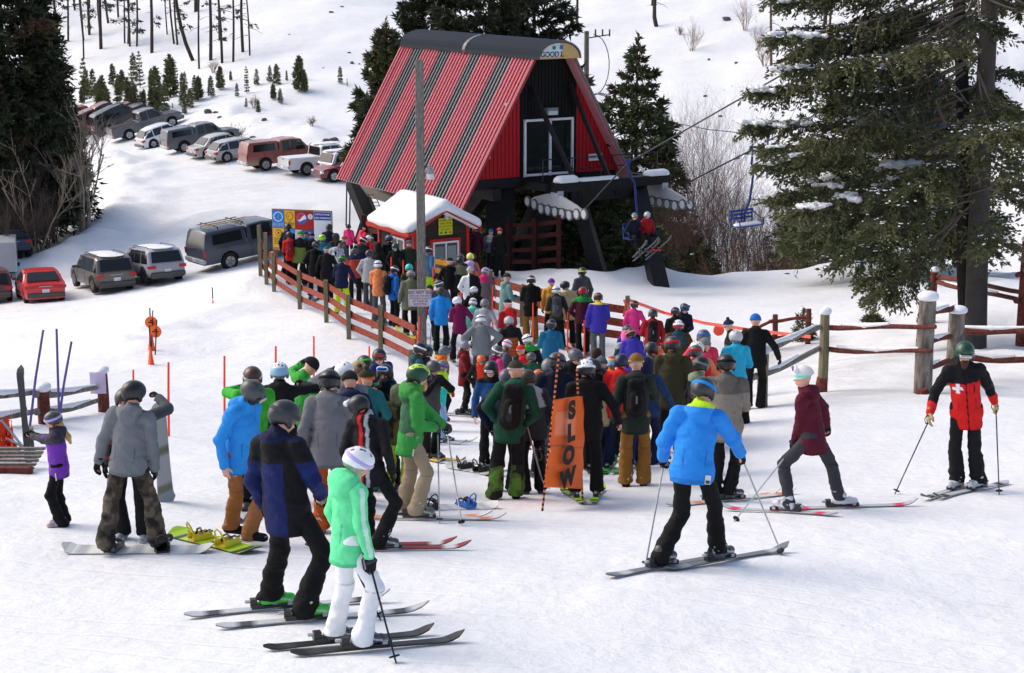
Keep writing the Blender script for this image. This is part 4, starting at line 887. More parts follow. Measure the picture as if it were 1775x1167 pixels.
def far_pole():
    b = P3(1017, 172, 98); top = P3(1017, 54, 98); g = np.array((b[0], b[1], z1(b[0], b[1])))
    root = empty('power_pole', g, 0, 'round wooden power pole with wires behind the terminal', 'pole'); m = MB(g); m.tube([g-HZ*.5, top], [.19,.14], 10); m.build('post', 'greywood', root, smooth=True)
    k = MB(g); k.tube([top-HZ*.4, top+np.array((1.3,0,-.2))], .035, 5, 'dgrey')
    for dx in (.5,.9,1.3): k.tube([top+np.array((dx,0,-.3)), top+np.array((dx,0,.1))], .05, 6, 'dgrey')
    k.tube([top+np.array((.4+.9*sin(a), 0, -1.9+1.7*cos(a))) for a in np.linspace(0, pi, 12)], .025, 4, 'jet'); k.tube([top+np.array((-.4,0,-2.2)), top+np.array((-.4,0,-5.5))], .05, 5, 'dgrey'); k.build('cable_bracket', 'metal', root)
far_pole()
def info_board():
    zc = 62.0; tl = P3(471, 363, zc); tr = P3(574, 362, zc-.6); g = hit(490, 500); o = np.array((tl[0], tl[1], z1(tl[0], tl[1])))
    X = nrm(np.array((tr[0]-tl[0], tr[1]-tl[1], 0))); W_ = np.linalg.norm((tr-tl)[:2]); N = np.cross(X, HZ)
    R_ = np.stack([X, -N, HZ], 1); k = W_/103.0; q = lambda px, py, e=0: tl+X*(px-471)*k-HZ*(py-363)*k+N*e
    root = empty('information_board', o, 0, 'wide board of blue, yellow and red notice panels behind the queue', 'sign')
    fr = MB(o); fr.box(q(522,396,-.04), (W_, .05, 68*k), R_, (150,120,90)); fr.build('backing', 'paint', root)
    ps = MB(o)
    for px in (473, 499, 571): a = q(px, 363, -.1); ps.beam(a, np.array((a[0], a[1], z1(a[0], a[1])-.3)), .12, .12, (140,80,60), up=(0,1,0))
    ps.build('post', 'redwood', root)
    def panel(x0, y0, x1, y1, c, nm='panel'): m = MB(o); m.box(q((x0+x1)/2, (y0+y1)/2, .0), ((x1-x0)*k, .02, (y1-y0)*k), R_, c); return m.build(nm, 'paint', root)
    T = lambda s_, sz, px, py, c, p, b=0.: text(s_, sz*k, q(px, py, .018), X, HZ, 'lettering', c, p, o, bold=b)
    p = panel(472,364,492,392,(50,128,206)); m = MB(o); m.disc(q(482,374.5,.013), N, 8*k, .006, 24, (226,236,246)); m.disc(q(482,374.5,.017), N, 6.8*k, .006, 24, (50,128,206)); m.build('ring', 'paint', p); T('?', 13, 482, 374.5, (236,240,246), p, .012)
    for j in range(3): T('WHERE IS EVERYTHING', 1.9, 482, 385.5+j*2.2, (200,222,244), p)
    p = panel(493,364,511,392,(226,172,50)); m = MB(o); m.disc(q(502,373,.013), N, 6.4*k, .005, 20, (60,50,30)); m.disc(q(502,373,.016), N, 5.6*k, .006, 20, (226,172,50)); m.box(q(500,373,.02), (3*k,.006,1.2*k), R_, (50,40,30)); m.build('ring', 'paint', p)
    for j in range(4): T(('SKI','AREA BOUNDARY','WATCH FOR','OTHERS')[j], 2.2, 502, 382+j*2.6, (70,54,26), p)
    p = panel(512,364,543,394,(170,42,42)); m = MB(o); m.disc(q(523,376,.013), N, 9.6*k, .006, 28, (60,96,170)); m.disc(q(523,375.4,.018), N, 7.8*k, .006, 28, (232,236,240))
    m.poly([q(523+7.6*cos(a), 375.4-7.6*sin(a), .027) for a in np.linspace(rad(48), rad(205), 14)]+[q(519,378.5,.027), q(524,373,.027)], .004, N, (206,44,50)); m.poly([q(523+7.6*cos(a), 375.4-7.6*sin(a), .027) for a in np.linspace(rad(222), rad(350), 12)]+[q(527,378,.027), q(521,381,.027)], .004, N, (40,90,180)); m.build('round_emblem', 'paint', p)
    m = MB(o); m.disc(q(538,372.5,.013), N, 4.4*k, .006, 20, (220,224,236)); m.box(q(538,372.5,.02), (.6*k,.006,5*k), R_, (60,60,110)); m.build('small_emblem', 'paint', p)
    p = panel(544,364,574,426,(226,230,238)); m = MB(o); m.box(q(559,371,.014), (28.5*k,.01,13*k), R_, (52,62,150)); m.build('header', 'paint', p); T('INSTRUCTIONS', 3.5, 559, 368.3, 'white', p, .002); T('AND WARNINGS', 3.5, 559, 374, 'white', p, .002)
    p = panel(472,393,492,425,(226,172,50)); m = MB(o); m.disc(q(482,401,.013), N, 5.4*k, .005, 20, (60,50,30)); m.disc(q(482,401,.016), N, 4.6*k, .006, 20, (226,172,50)); m.box(q(482,401,.02), (2*k,.006,4*k), R_, (40,34,30)); m.build('ring', 'paint', p)
    for j in range(4): T('CAUTION AHEAD', 2.1, 482, 410+j*3, (70,54,26), p)
    panel(493,393,510,425,(60,146,214)); p = panel(511,395,522,425,(220,224,230)); p2 = panel(523,395,543,425,(50,86,170)); T('LIFTS', 4.2, 533, 399, 'white', p2)
    for j in range(5): T('TRAIL INFO', 1.8, 516.5, 398+j*3, (90,96,110), p)
info_board()

# ------------------------------------------------------------------ fences
def rail_fence(name, pts, rails, posth, label, mats=('postwood','redwood'), boards=(.14,.035), post=(.12,.12), jitter=0.0, snow=False, over=.25, seed=1, lift=None, roundp=False, off=-.09, cat='fence', group=None):
    rnd = random.Random(seed); o = np.array(pts[0], float); root = empty(name, o, 0, label, cat, group)
    P_ = [np.array((p[0], p[1], z1(p[0], p[1]))) for p in pts]
    for i, p in enumerate(P_):
        h = posth[i] if isinstance(posth, (list, tuple)) else posth
        m = MB(o)
        if roundp: m.tube([p-HZ*.4, p+HZ*h*.5+np.array((rnd.uniform(-.02,.02),0,0)), p+HZ*h], [post[0]/2*1.05, post[0]/2, post[0]/2*.93], 9)
        else: m.beam(p-HZ*.4, p+HZ*h+np.array((rnd.uniform(-jitter,jitter), 0, 0)), post[0], post[1], up=(0,1,0))
        m.build('post', mats[0], root, smooth=roundp)
        if snow and h > .5: sdf_obj('snow_cap', [ell(p+HZ*(h+.02)-o, (post[0]*.6, post[0]*.58, .06+.05*rnd.random()), .02), ell(p+HZ*(h+.05)-o+np.array((.03,.02,0)), (post[0]*.5, post[0]*.45, .07), .03)], .03, np.array((1,1,1)), 'snowclump', root)
    for i in range(len(P_)-1):
        a, b = P_[i], P_[i+1]; d = nrm(b-a); nrml = nrm(np.cross(d, HZ))
        for h in rails:
            ja, jb = rnd.uniform(-jitter, jitter)+(lift[i] if lift else 0), rnd.uniform(-jitter, jitter)+(lift[i+1] if lift else 0); m = MB(o); A = a+HZ*(h+ja)-d*over*.5+nrml*off; B = b+HZ*(h+jb)+d*over*.5*(rnd.random()+.3)+nrml*off
            if roundp or boards[1] > .08:
                n = 7; q = [A+(B-A)*t+HZ*(.02*sin(t*7+i+h*3)-.03*sin(pi*t))+nrml*.02*sin(t*9+i) for t in np.linspace(0, 1, n)]; m.tube(q, [boards[0]/2*(1.1-.25*t) for t in np.linspace(0,1,n)], 8)
                o_ = m.build('rail', mats[1], root, smooth=True)
                if snow and rnd.random() < .9:
                    t0 = rnd.uniform(0,.25); t1 = rnd.uniform(.6, .95); qa = A+(B-A)*t0+HZ*boards[0]*.42; qb = A+(B-A)*t1+HZ*boards[0]*.42
                    sdf_obj('rail_snow', [cap(qa-o, (qa+qb)/2-o-HZ*.03, .035, .055, .03), cap((qa+qb)/2-o-HZ*.03, qb-o, .055, .03, .03)], .022, np.array((1,1,1)), 'snowclump', root)
            else: m.beam(A, B, boards[1], boards[0]); m.build('rail', mats[1], root)
    return root
qpts = [hit(*p)[:2] for p in ((452,478),(462,492),(475,505),(520,536),(566,559),(605,588),(660,612),(712,640))]
rail_fence('queue_fence', [(p[0], p[1]) for p in qpts for _ in (0,)] and [(p[0],p[1],0) for p in qpts], (.32,.68,1.06), [1.75,1.75,1.3,1.25,1.25,1.25,1.3,.5], 'curved red rail fence with grey posts along the left edge of the queue', jitter=.02, boards=(.17,.035))
bp_ = [hit(*p) for p in ((765,510),(808,533),(850,548),(905,566),(960,580),(1022,597),(1086,606))]
rail_fence('queue_fence', bp_, (.35,.75,1.12), [1.2,1.2,1.45,1.2,1.2,1.2,1.55], 'red board fence running behind the middle of the queue to the orange tape', jitter=.03, boards=(.22,.04))
yb = [hit(746,512), hit(790,520)]
rail_fence('barrier', yb, (.5,.85,1.15), .95, 'short yellow and red barrier beside the booth window', mats=('redwood','yelwood'), boards=(.16,.04))
db = [P3(880, 470, 66), P3(925, 478, 65), P3(968, 482, 64)]
rail_fence('ramp_fence', [(p[0],p[1],0) for p in db], (.35,.8,1.3,1.75), 2.0, 'dark red timber fence beside the loading ramp under the terminal', mats=('umber','umber'), boards=(.16,.05), post=(.16,.16))
db = [P3(632, 432, 66), P3(672, 442, 64)]
rail_fence('deck_fence', [(p[0],p[1],0) for p in db], (1.0,1.5,1.95), 2.1, 'dark red timber railing left of the booth behind pink jackets', mats=('umber','umber'), boards=(.2,.05), post=(.18,.18))
# log fence at the right
def log_fence():
    F_ = dict(roundp=True, snow=True, jitter=.04)
    a = [hit(1322,705), hit(1425,680)]
    f = rail_fence('log_fence', a, (.55,1.0), [1.05,1.6], 'snow topped log rail fence sloping up behind the taupe jacket', mats=('postwood','greywood'), boards=(.12,.12), post=(.2,.2), over=.5, lift=[0,.36], **F_)
    b = [hit(1425,680), hit(1598,684)]
    rail_fence('log_fence', b, (.85,1.35), [.3,.1], 'long twisted log rails between the dark red post and the big grey log', mats=('dkredwood','dkredwood'), boards=(.10,.10), post=(.24,.24), over=.3, **F_)
    c = [hit(1600,682), hit(1652,668)]
    rail_fence('log_fence', c, (.5,1.0,1.55), [1.85,1.5], 'pair of thick grey weathered log posts behind the ski patroller', mats=('logwood','dkredwood'), boards=(.13,.13), post=(.34,.34), over=.2, **F_)
    d = [hit(1668,664), hit(1800,672)]
    rail_fence('log_fence', d, (.55,1.12), [.3,1.6], 'red log rails with snow running off the right edge', mats=('dkredwood','dkredwood'), boards=(.14,.14), post=(.2,.2), over=.4, **F_)
    e = [hit(1290,632), hit(1342,606), hit(1400,596)]
    rail_fence('log_fence', e, (.35,.8), [1.0,1.0,1.0], 'low red rail fence behind the sloping log rails', mats=('dkredwood','redwood'), boards=(.1,.1), post=(.16,.16), over=.3, roundp=True, jitter=.04)
    g = [hit(1615,560), hit(1768,600), hit(1830,590)]
    rail_fence('log_fence', g, (.9,1.6), [1.5,2.6,2.4], 'crossed log rails behind the twin tree trunks', mats=('dkredwood','dkredwood'), boards=(.13,.13), post=(.22,.22), over=.5, roundp=True, jitter=.35, snow=True, seed=4)
    # left corner fence
    h = [hit(-60,745), hit(78,735), hit(180,715)]
    rail_fence('log_fence', h, (.2,.55), [.7,.62,.8], 'old log rail fence behind the child in purple', mats=('dkredwood','logwood'), boards=(.11,.11), post=(.22,.22), over=.4, snow=True, roundp=True, jitter=.06, seed=3)
log_fence()
def notice_on_post():
    p = hit(180,715); c = p+np.array((-.05,-.14,.62)); m = MB(p); m.box(c, (.3,.02,.42), None, (206,190,216)); o = m.build('notice', 'paint', None, loc=p); tag(o, 'pale lilac notice nailed to the left fence post', 'sign')
notice_on_post()

# ------------------------------------------------------------------ orange queue markers, flags, cones
def stick(px, y0, y1, label, c=(255,84,56), r=.022, lean=0, cat='marker pole', name='marker_pole', group='fluorescent orange marker poles', base=None):
    b = base if base is not None else hit(px, y1); zc = b[1]*cp-b[2]*sp; t = P3(px+lean, y0, zc); m = MB(b); m.tube([b-HZ*.2, (b+t)/2, t], [r, r, r*.9], 8, c); o = m.build(name, 'paint', None, smooth=True, loc=b); return tag(o, label, cat, group)
for px, y0, y1, lb in ((678,446,520,'orange marker pole in front of the green goggles'),(699,451,520,'orange marker pole behind the turquoise helmet'),(799,484,560,'orange marker pole beside the black bib overalls'),
    (854,494,575,'orange marker pole right of the grey and pink suit'),(924,525,612,'orange marker pole in front of the tan ski trousers'),(957,537,600,'orange marker pole by the grey backpack'),(984,541,612,'orange marker pole by the tan jacket'),
    (1013,555,622,'orange marker pole left of the violet jacket'),(722,572,628,'orange marker pole leaning on the foot of the grey post'),(727,547,628,'orange marker pole against the front of the grey post'),(751,462,528,'orange marker pole by the steel blue coat'),
    (292,628,757,'tall orange slalom pole right of the upright snowboard'),(389,617,745,'orange slalom pole behind the blue hoodie'),(478,600,740,'orange slalom pole above the patterned helmet'),(544,583,700,'orange slalom pole above the black beanie'),
    (640,600,690,'orange pole tip at the end of the curved fence'),(231,641,700,'short orange pole above the black helmet on the left')): stick(px, y0, y1, lb)
for i, (x0, y0, x1, y1, lb) in enumerate(((75,572,48,742,'bent pole with purple lower half, leftmost of three behind the child'),(98,570,103,745,'straight purple pole, middle one of three behind the child'),(124,592,97,742,'purple pole leaning right, rightmost of three behind the child'))):
    b = hit(x1, y1); stick(x1, y0, y1, lb, (96,88,150), .022, lean=x0-x1, group='purple bamboo poles by the fence', base=b)
def cones():
    for px, y0, y1, lb in ((263,568,607,'upper orange cone flag on the snow bank'),(262,597,632,'lower orange cone flag on the snow bank'),(369,516,526,'tiny orange flag far along the snow bank')):
        b = hit(px, y1+(0 if y1 > 530 else 0)); zc = b[1]*cp-b[2]*sp; h = (y1-y0)/F*zc; root = empty('flag_marker', b, 0, lb, 'flag marker', 'orange flag markers on the snow bank')
        m = MB(b); m.tube([b, b+HZ*h*.98], [h*.16, h*.03], 4, (255,96,50)); m.build('cone', 'paint', root); s = MB(b); s.tube([b+HZ*h*.9, b+HZ*(h*1.5+.25)], .02, 6, 'char'); s.build('stick', 'paint', root)
    for px, py, dd in ((262,559,'small orange disc sign above the cones'),(269,575,'round orange disc sign beside the cones')):
        b = hit(px, 615); zc = b[1]*cp-b[2]*sp; c = P3(px, py, zc); root = empty('disc_sign', b, 0, dd, 'sign', 'orange disc signs'); m = MB(b); m.disc(c, (0,1,0), .17, .02, 18, (250,110,50)); dk = m.build('disc', 'paint', root); s = MB(b); s.tube([b, c+HZ*.32+np.array((.05,.04,0))], .018, 6, 'char'); s.build('stick', 'paint', root); s = MB(b); s.box(c-np.array((0,.014,.0)), (.16,.006,.03), None, 'jet'); s.box(c-np.array((0,.014,-.05)), (.05,.006,.04), None, 'jet'); s.build('lettering', 'paint', dk)
cones()
def tape():
    a = hit(1086,606)+HZ*1.45; pts = [a]+[P3(x, y, z) for x, y, z in ((1150,542,51),(1220,560,50),(1300,572,49),(1405,584,47))]; o = pts[0]; m = MB(o)
    for i in range(len(pts)-1): m.beam(pts[i], pts[i+1], .012, .09, (255,120,100))
    m.beam(a, a-HZ*.5+np.array((-.08,0,0)), .012, .1, (255,110,80)); m.beam(a+np.array((-.08,-.02,.0)), a-HZ*.35+np.array((.07,-.1,0)), .012, .1, (255,110,80))
    q = m.build('barrier_tape', 'paint', None, loc=o); tag(q, 'orange plastic tape strung from the red post to the right fence', 'tape')
    c = P3(1246,567,49.8); m = MB(c); m.disc(c-HZ*.1, (0,1,0), .16, .03, 14, (255,90,70)); q = m.build('disc_marker', 'paint', None, loc=c); tag(q, 'round red marker hanging on the orange tape', 'marker')
tape()
def slow_banner():
    b1 = hit(940,886); b2 = hit(1010,872); z1_ = b1[1]*cp-b1[2]*sp; z2_ = b2[1]*cp-b2[2]*sp; t1 = P3(969,613,z1_); t2 = P3(1000,640,z2_); o = b1
    root = empty('slow_sign', b1, 0, 'orange SLOW banner stretched between two black and orange striped bamboo poles', 'sign')
    for a, t in ((b1,t1),(b2,t2)):
        n = 60; pts = [a+(t-a)*i/n for i in range(n+1)]; m = MB(o)
        for i in range(n): m.tube([pts[i], pts[i+1]], .016, 6, (214,120,70) if i % 2 else (30,28,30), cap=False)
        m.build('pole', 'paint', root)
    # banner cloth
    at = lambda a, t, z: a+(t-a)*z; A = P3(960,693,z1_-.05); B = P3(1011,687,z2_-.05); C_ = P3(946,845,z1_-.05); D_ = P3(1011,848,z2_-.05); nx, ny = 22, 50; V = []; cc = []
    X = nrm(B-A); Y = nrm(A-C_); N = nrm(np.cross(X, Y))
    def S_(u, v): return (A*(1-u)+B*u)*(1-v)+(C_*(1-u)+D_*u)*v
    for j in range(ny):
        for i in range(nx):
            u, v = i/(nx-1), j/(ny-1); e = 0
            if i == 0 or i == nx-1: e = .02*sin(v*19)
            notch = .05 if (i == 0 and 24 < j < 30) else 0
            V.append(S_(u+notch, v)+N*(.006*sin(v*22+u*4)+.012*sin(u*6+v*5)-.03*sin(pi*u))+X*e*.3); c = (246,106,34)
            if .12 < u < .8 and .16 < v < .42: c = (248,140,96)
            if abs(v-.53-.02*u) < .012: c = (190,90,50)
            cc.append(col(c))
    Q = [(j*nx+i, (j+1)*nx+i, (j+1)*nx+i+1, j*nx+i+1) for j in range(ny-1) for i in range(nx-1)]
    me = raw_mesh('banner', np.array(V)-o, Q, cc); bo = add('banner', me, 'paint', root); so = bo.modifiers.new('thickness', 'SOLIDIFY'); so.thickness = .006
    for ch, v in (('S',.14),('L',.39),('O',.64),('W',.89)): text(ch, .30, S_(.5+(.04 if ch in 'SL' else 0), v)+N*.035, nrm(np.array(((D_-C_)[0],(D_-C_)[1],0))), nrm(np.array((.0,0,1))), 'letter', (14,12,14), bo, o, bold=.02, xs=1.12)
slow_banner()
# ------------------------------------------------------------------ vegetation
def quads_from(base, dirv, side, ln, wd, c):
    """diamond sprays: base (N,3), dir (N,3), side (N,3)"""
    ln = ln[:,None]; wd = wd[:,None]
    a = base; b = base+dirv*ln*.45+side*wd; t = base+dirv*ln; d = base+dirv*ln*.45-side*wd
    V = np.stack([a, b, t, d], 1).reshape(-1,3); n = len(base); Q = np.arange(n*4).reshape(-1,4); cc = np.repeat(c, 4, 0); return V, Q, cc
def rnd_unit(r, n): v = r.normal(size=(n,3)); return v/np.linalg.norm(v, axis=1)[:,None]
def branch_foliage(r, A, B, sag, tw_len, tw_n, nq, ql, qw, c, outer=.2, droop=.35, cvar=.35, hang=.0):
    """A->B main limb; returns limb polyline and foliage quads. side twigs in a flat-ish fan"""
    A = np.array(A, float); B = np.array(B, float); L = np.linalg.norm(B-A); D = (B-A)/L; ts = np.linspace(0, 1, 7)
    pl = A+(B-A)*ts[:,None]-np.array((0,0,1))*(sag*np.sin(pi*ts)[:,None])+np.array((0,0,1))*(.10*L*np.clip(ts-.6, 0, 1)[:,None])
    f = outer+(1-outer)*np.sqrt(r.rand(tw_n)); f = np.sort(f); x = f*6; i0 = np.clip(x.astype(int), 0, 5); p = pl[i0]+(pl[i0+1]-pl[i0])*(x-i0)[:,None]
    S_ = np.cross(D, (0,0,1.)); S_ /= np.linalg.norm(S_)+1e-9; sg = np.where(r.rand(tw_n) < .5, -1, 1)[:,None]
    tl = tw_len*(.35+1.0*np.sin(pi*np.clip((f-outer)/(1-outer), 0, 1)*.8+.25))*(.6+.7*r.rand(tw_n))
    td = D[None]*(.55+.5*r.rand(tw_n,1))+S_[None]*sg*(.55+.5*r.rand(tw_n,1))+np.array((0,0,1.))*(-droop*(.2+r.rand(tw_n,1))+.12)+r.normal(size=(tw_n,3))*.12; td /= np.linalg.norm(td, axis=1)[:,None]
    g = r.rand(tw_n, nq)**.8; qb = p[:,None]+td[:,None]*(tl[:,None]*g)[...,None]+r.normal(size=(tw_n, nq, 3))*.025-np.array((0,0,1))*((tl[:,None]*g)**2*.25)[...,None]
    qd = td[:,None]*.8+r.normal(size=(tw_n, nq, 3))*.45-np.array((0,0,1.))*hang; qd /= np.linalg.norm(qd, axis=2)[...,None]
    n = tw_n*nq; qb = qb.reshape(-1,3); qd = qd.reshape(-1,3); sd = np.cross(qd, rnd_unit(r, n)); sd /= np.linalg.norm(sd, axis=1)[:,None]+1e-9
    tone = 1+cvar*(np.repeat(r.rand(tw_n), nq)-.5)*2*.7+cvar*(r.rand(n)-.5)
    cc = np.array(c)[None]*tone[:,None]*np.stack([1+.25*(r.rand(n)-.4), np.ones(n), 1-.15*r.rand(n)], 1)
    return pl, quads_from(qb, qd, sd, ql*(.6+.8*r.rand(n)), qw*(.6+.8*r.rand(n)), cc), p, td, tl
def build_foliage(name, parts, off, parent, mat='leaf'):
    V = []; Q = []; cc = []; b = 0
    for v, q, c in parts: V.append(v); Q.append(q+b); cc.append(c); b += len(v)
    V = np.concatenate(V)-np.array(off); me = raw_mesh(name, V, np.concatenate(Q), np.concatenate(cc), smooth=False); return add(name, me, mat, parent)
class Tubes:
    """many thin tapered tubes in one mesh (limbs and twigs of one tree)"""
    def __init__(s): s.V = []; s.Q = []; s.b = 0
    def add(s, pts, r0, r1, n=4):
        pts = np.array(pts, float); m = len(pts); T = np.gradient(pts, axis=0); T /= np.linalg.norm(T, axis=1)[:,None]+1e-9
        up = np.array((.31,.2,.93)); x = np.cross(T, up); x /= np.linalg.norm(x, axis=1)[:,None]+1e-9; y = np.cross(T, x); rr = np.linspace(r0, r1, m)[:,None,None]; a = 2*pi*np.arange(n)/n
        V = pts[:,None]+rr*(np.cos(a)[None,:,None]*x[:,None]+np.sin(a)[None,:,None]*y[:,None]); i = np.arange(m-1)[:,None]*n; k = np.arange(n)[None]
        Q = np.stack([i+k, i+(k+1)%n, i+n+(k+1)%n, i+n+k], -1).reshape(-1,4)+s.b; s.V.append(V.reshape(-1,3)); s.Q.append(Q); s.b += m*n
    def build(s, name, c, parent, off, mat='bark'):
        V = np.concatenate(s.V)-np.array(off); return add(name, raw_mesh(name, V, np.concatenate(s.Q), np.tile(np.array(col(c)), (len(V),1))), mat, parent)
GREEN = dict(dark=(.036,.044,.020), olive=(.096,.104,.042), mid=(.078,.096,.036), young=(.125,.14,.055), rusty=(.10,.065,.03))
def conifer(base, H, R, label, seed, name='fir_tree', dens=1.0, ql=.32, qw=.05, c='dark', low=.06, cat='tree', group=None, snow=0, shape=.85, irr=.35, trunkr=None, tilt=0, droop=.35, lv=None):
    r = np.random.RandomState(seed); base = np.array(base, float); root = empty(name, base, 0, label, cat, group); tr = trunkr or H*.014
    top = base+np.array((tilt*H, 0, H)); T = Tubes(); T.add([base-np.array((0,0,.4)), base+(top-base)*.35, base+(top-base)*.7, top], tr, tr*.15, 8); T.build('trunk', (70,58,48), root, base)
    parts = []; Lm = Tubes(); nl = int(lv or max(8, H*2.1)); snows = []
    for i in range(nl):
        f = low+(1-low)*(i+.3*r.rand())/nl; z = base+(top-base)*f; n = max(3, int((4+3*(1-f))*dens**.5)); a0 = r.rand()*6.28
        for k in range(n):
            a = a0+2*pi*k/n+r.normal()*.25; rad_ = R*max(.06, (1-f)**shape)*(1-irr+irr*2*r.rand()*.8)*(.85 if f < .12 else 1); d = np.array((cos(a), sin(a), .12-.42*droop*(1-f)+.35*f)); e = z+d*rad_
            nt = max(4, int(rad_*13*dens/(ql/.3))); pl, q, p, td, tl = branch_foliage(r, z, e, .05*rad_, max(.12, rad_*.33), nt, max(3, int(9*dens**.3)), ql, qw, GREEN[c] if r.rand() > .05 else GREEN['rusty'], outer=.12, droop=droop)
            parts.append(q); Lm.add(pl, tr*.3*(1-f)+.012, .005, 3)
            if snow and r.rand() < snow: snows.append(pl[4]+np.array((0,0,.06))); 
    ldr = branch_foliage(r, top-np.array((0,0,H*.08)), top+np.array((0,0,H*.015)), 0, .1+R*.07, 10, 7, ql*.8, qw, GREEN[c], outer=0)[1]; parts.append(ldr)
    build_foliage('crown', parts, base, root); Lm.build('limbs', (78,66,56), root, base)
    if snows:
        pr = [ell(p-base, (.22+.2*r.rand(), .2+.1*r.rand(), .10+.05*r.rand()), .05) for p in snows]
        V = []; 
        for j, p in enumerate(snows): _blob(p, .16+.2*r.rand(), r, root, base)
    return root
_bl = {}
def _blob(p, s_, r, root, base, flat=.45):
    k = r.randint(4)
    if k not in _bl:
        rr = np.random.RandomState(k); V, Q = nets(*field([ell(rr.uniform(-.6, .6, 3)*np.array((1.6,1,.3)), rr.uniform(.28,.6)*np.array((1.2,1,.8)), .2) for _ in range(6)], .10, pad=.2, disp=lambda X,Y,Z: .12*np.sin(X*7+1)*np.sin(Y*6+2)+.05*np.sin(X*17+Y*13))); me = raw_mesh('snow_clump', V, Q); me.materials.append(M['snowclump']); _bl[k] = me
    m = Matrix.Translation(Vector(p-base)) @ Matrix.Rotation(r.rand()*6, 4, 'Z') @ Matrix.Diagonal((s_, s_*.8, s_*flat, 1)); add('snow_clump', _bl[k], None, root, m)
def at(px, py): return hit(px, py)
def by_depth(px, ytop, ybot, zc=None):
    b = hit(px, ybot) if zc is None else P3(px, ybot, zc); z = b[1]*cp-b[2]*sp; t = P3(px, ytop, z); return b, t[2]-b[2]
# --- big twin-trunk spruce at the right
def big_spruce():
    r = np.random.RandomState(11); b = hit(1690, 602); zc = b[1]*cp-b[2]*sp; root = empty('spruce_tree', b, 0, 'huge dark spruce with two trunks and snow laden limbs filling the upper right', 'tree'); k = zc/F
    tA = [P3(x, y, zc) for x, y in ((1690,612),(1694,450),(1700,300),(1708,150),(1716,0),(1722,-200))]; tB = [P3(x, y, zc+.35) for x, y in ((1678,610),(1671,450),(1673,300),(1668,150),(1662,0),(1655,-180))]
    T = Tubes(); T.add(tA, .28, .19, 14); T.build('trunk', (78,72,68), root, b); T = Tubes(); T.add(tB, .21, .14, 12); T.build('trunk', (40,34,31), root, b)
    parts = []; Lm = Tubes(); sn = []
    def limb(p0, p1, sag, c='olive', tw=.72, n=None, s_=.5):
        p0 = np.array(p0); p1 = np.array(p1); L = np.linalg.norm(p1-p0)
        pl, q, p, td, tl = branch_foliage(r, p0, p1, sag, tw, n or int(L*20), 26, .13, .027, GREEN[c], outer=.16, droop=.38, cvar=.45, hang=.16)
        parts.append(q); Lm.add(pl, .036, .008, 6); sel = np.argsort(r.rand(len(p)))[:int(len(p)*.5)]
        for j in sel: Lm.add([p[j], p[j]+td[j]*tl[j]*.5, p[j]+td[j]*tl[j]*.95-np.array((0,0,tl[j]**2*.2))], .014, .004, 3)
        for j in range(len(p)):
            if r.rand() < s_*.11: sn.append((p[j]+td[j]*tl[j]*r.uniform(.1,.6)+np.array((0,0,.05)), r.uniform(.06,.17)))
    E = [(1345,8,-60,-1.0),(1350,75,0,1.2),(1312,168,60,-.5),(1362,128,70,.9),(1308,228,150,-.2),(1336,268,190,1.0),(1330,292,200,-1.2),(1350,352,230,.5),(1392,372,250,1.5),(1400,330,215,-1.4),(1442,402,290,.4),(1462,462,330,1.1),(1500,492,350,-.6),
         (1536,512,370,.9),(1568,470,330,-1.5),(1420,250,120,1.8),(1450,180,80,-2.0),(1440,60,-40,.6),(1400,-10,-110,-.8),(1480,330,230,-2.2),(1520,400,290,2.2),(1600,440,330,-1.9),(1380,100,20,-1.7),(1460,120,30,2.3),(1540,60,-40,-2.4),(1560,240,150,-2.6),(1590,330,240,2.6)]
    for x, y, y0, dz in E:
        p0 = P3(1668 if dz > 0 else 1690, y0, zc); p1 = P3(x, y, zc-dz); limb(p0, p1, .04*np.linalg.norm(p1-p0), 'olive' if r.rand() < .7 else 'mid', s_=.62)
    for i in range(52):     # limbs to the right, towards the viewer and away
        y0 = r.uniform(-230, 345); a = r.uniform(-2.6, 1.7); L = r.uniform(2.2, 4.6); p0 = P3(1695, y0, zc); p1 = p0+np.array((cos(a)*L, sin(a)*L, -L*r.uniform(.12,.36))); limb(p0, p1, .05*L, 'olive' if r.rand() < .6 else 'dark', n=int(L*15), s_=.5)
    for i in range(14):
        y0 = r.uniform(-200, 250); a = r.uniform(2.2, 4.1); L = r.uniform(2.2, 4.2); p0 = P3(1672, y0, zc); p1 = p0+np.array((cos(a)*L, sin(a)*L, -L*r.uniform(.2,.4))); limb(p0, p1, .05*L, 'dark', n=int(L*15), s_=.35)
    for (x0,y0,x1,y1,dz) in ((1668,175,1612,118,-.6),(1700,200,1650,140,-.7),(1690,345,1560,372,-.5),(1668,340,1760,300,-.5),(1700,340,1775,250,-.4),(1640,220,1600,110,-.8)): Lm.add([P3(x0,y0,zc), P3((x0+x1)/2,(y0+y1)/2+6,zc+dz), P3(x1,y1,zc+dz*1.4)], .035, .01, 5)
    build_foliage('crown', parts, b, root); Lm.build('limbs', (112,104,96), root, b)
    for k_, (p, s_) in enumerate(sn[:70]): _blob(p, s_*(2.6 if k_ % 3 == 0 else 1.5), r, root, b, .5)
    V = []; cc = []
    for p, s_ in sn:
        for _ in range(9):
            q = p+r.normal(size=3)*np.array((.28,.28,.05)); d = rnd_unit(r, 1)[0]*np.array((1,1,.3)); e = np.cross(d, (0,0,1.)); w_ = r.uniform(.02,.06); V += [q-d*w_, q-e*w_*.6, q+d*w_, q+e*w_*.6]
    me = raw_mesh('snow_flecks', np.array(V)-b, np.arange(len(V)).reshape(-1,4), None, smooth=False); o_ = add('snow_flecks', me, 'snowclump', root); o_.modifiers.new('thickness', 'SOLIDIFY').thickness = .02
big_spruce()
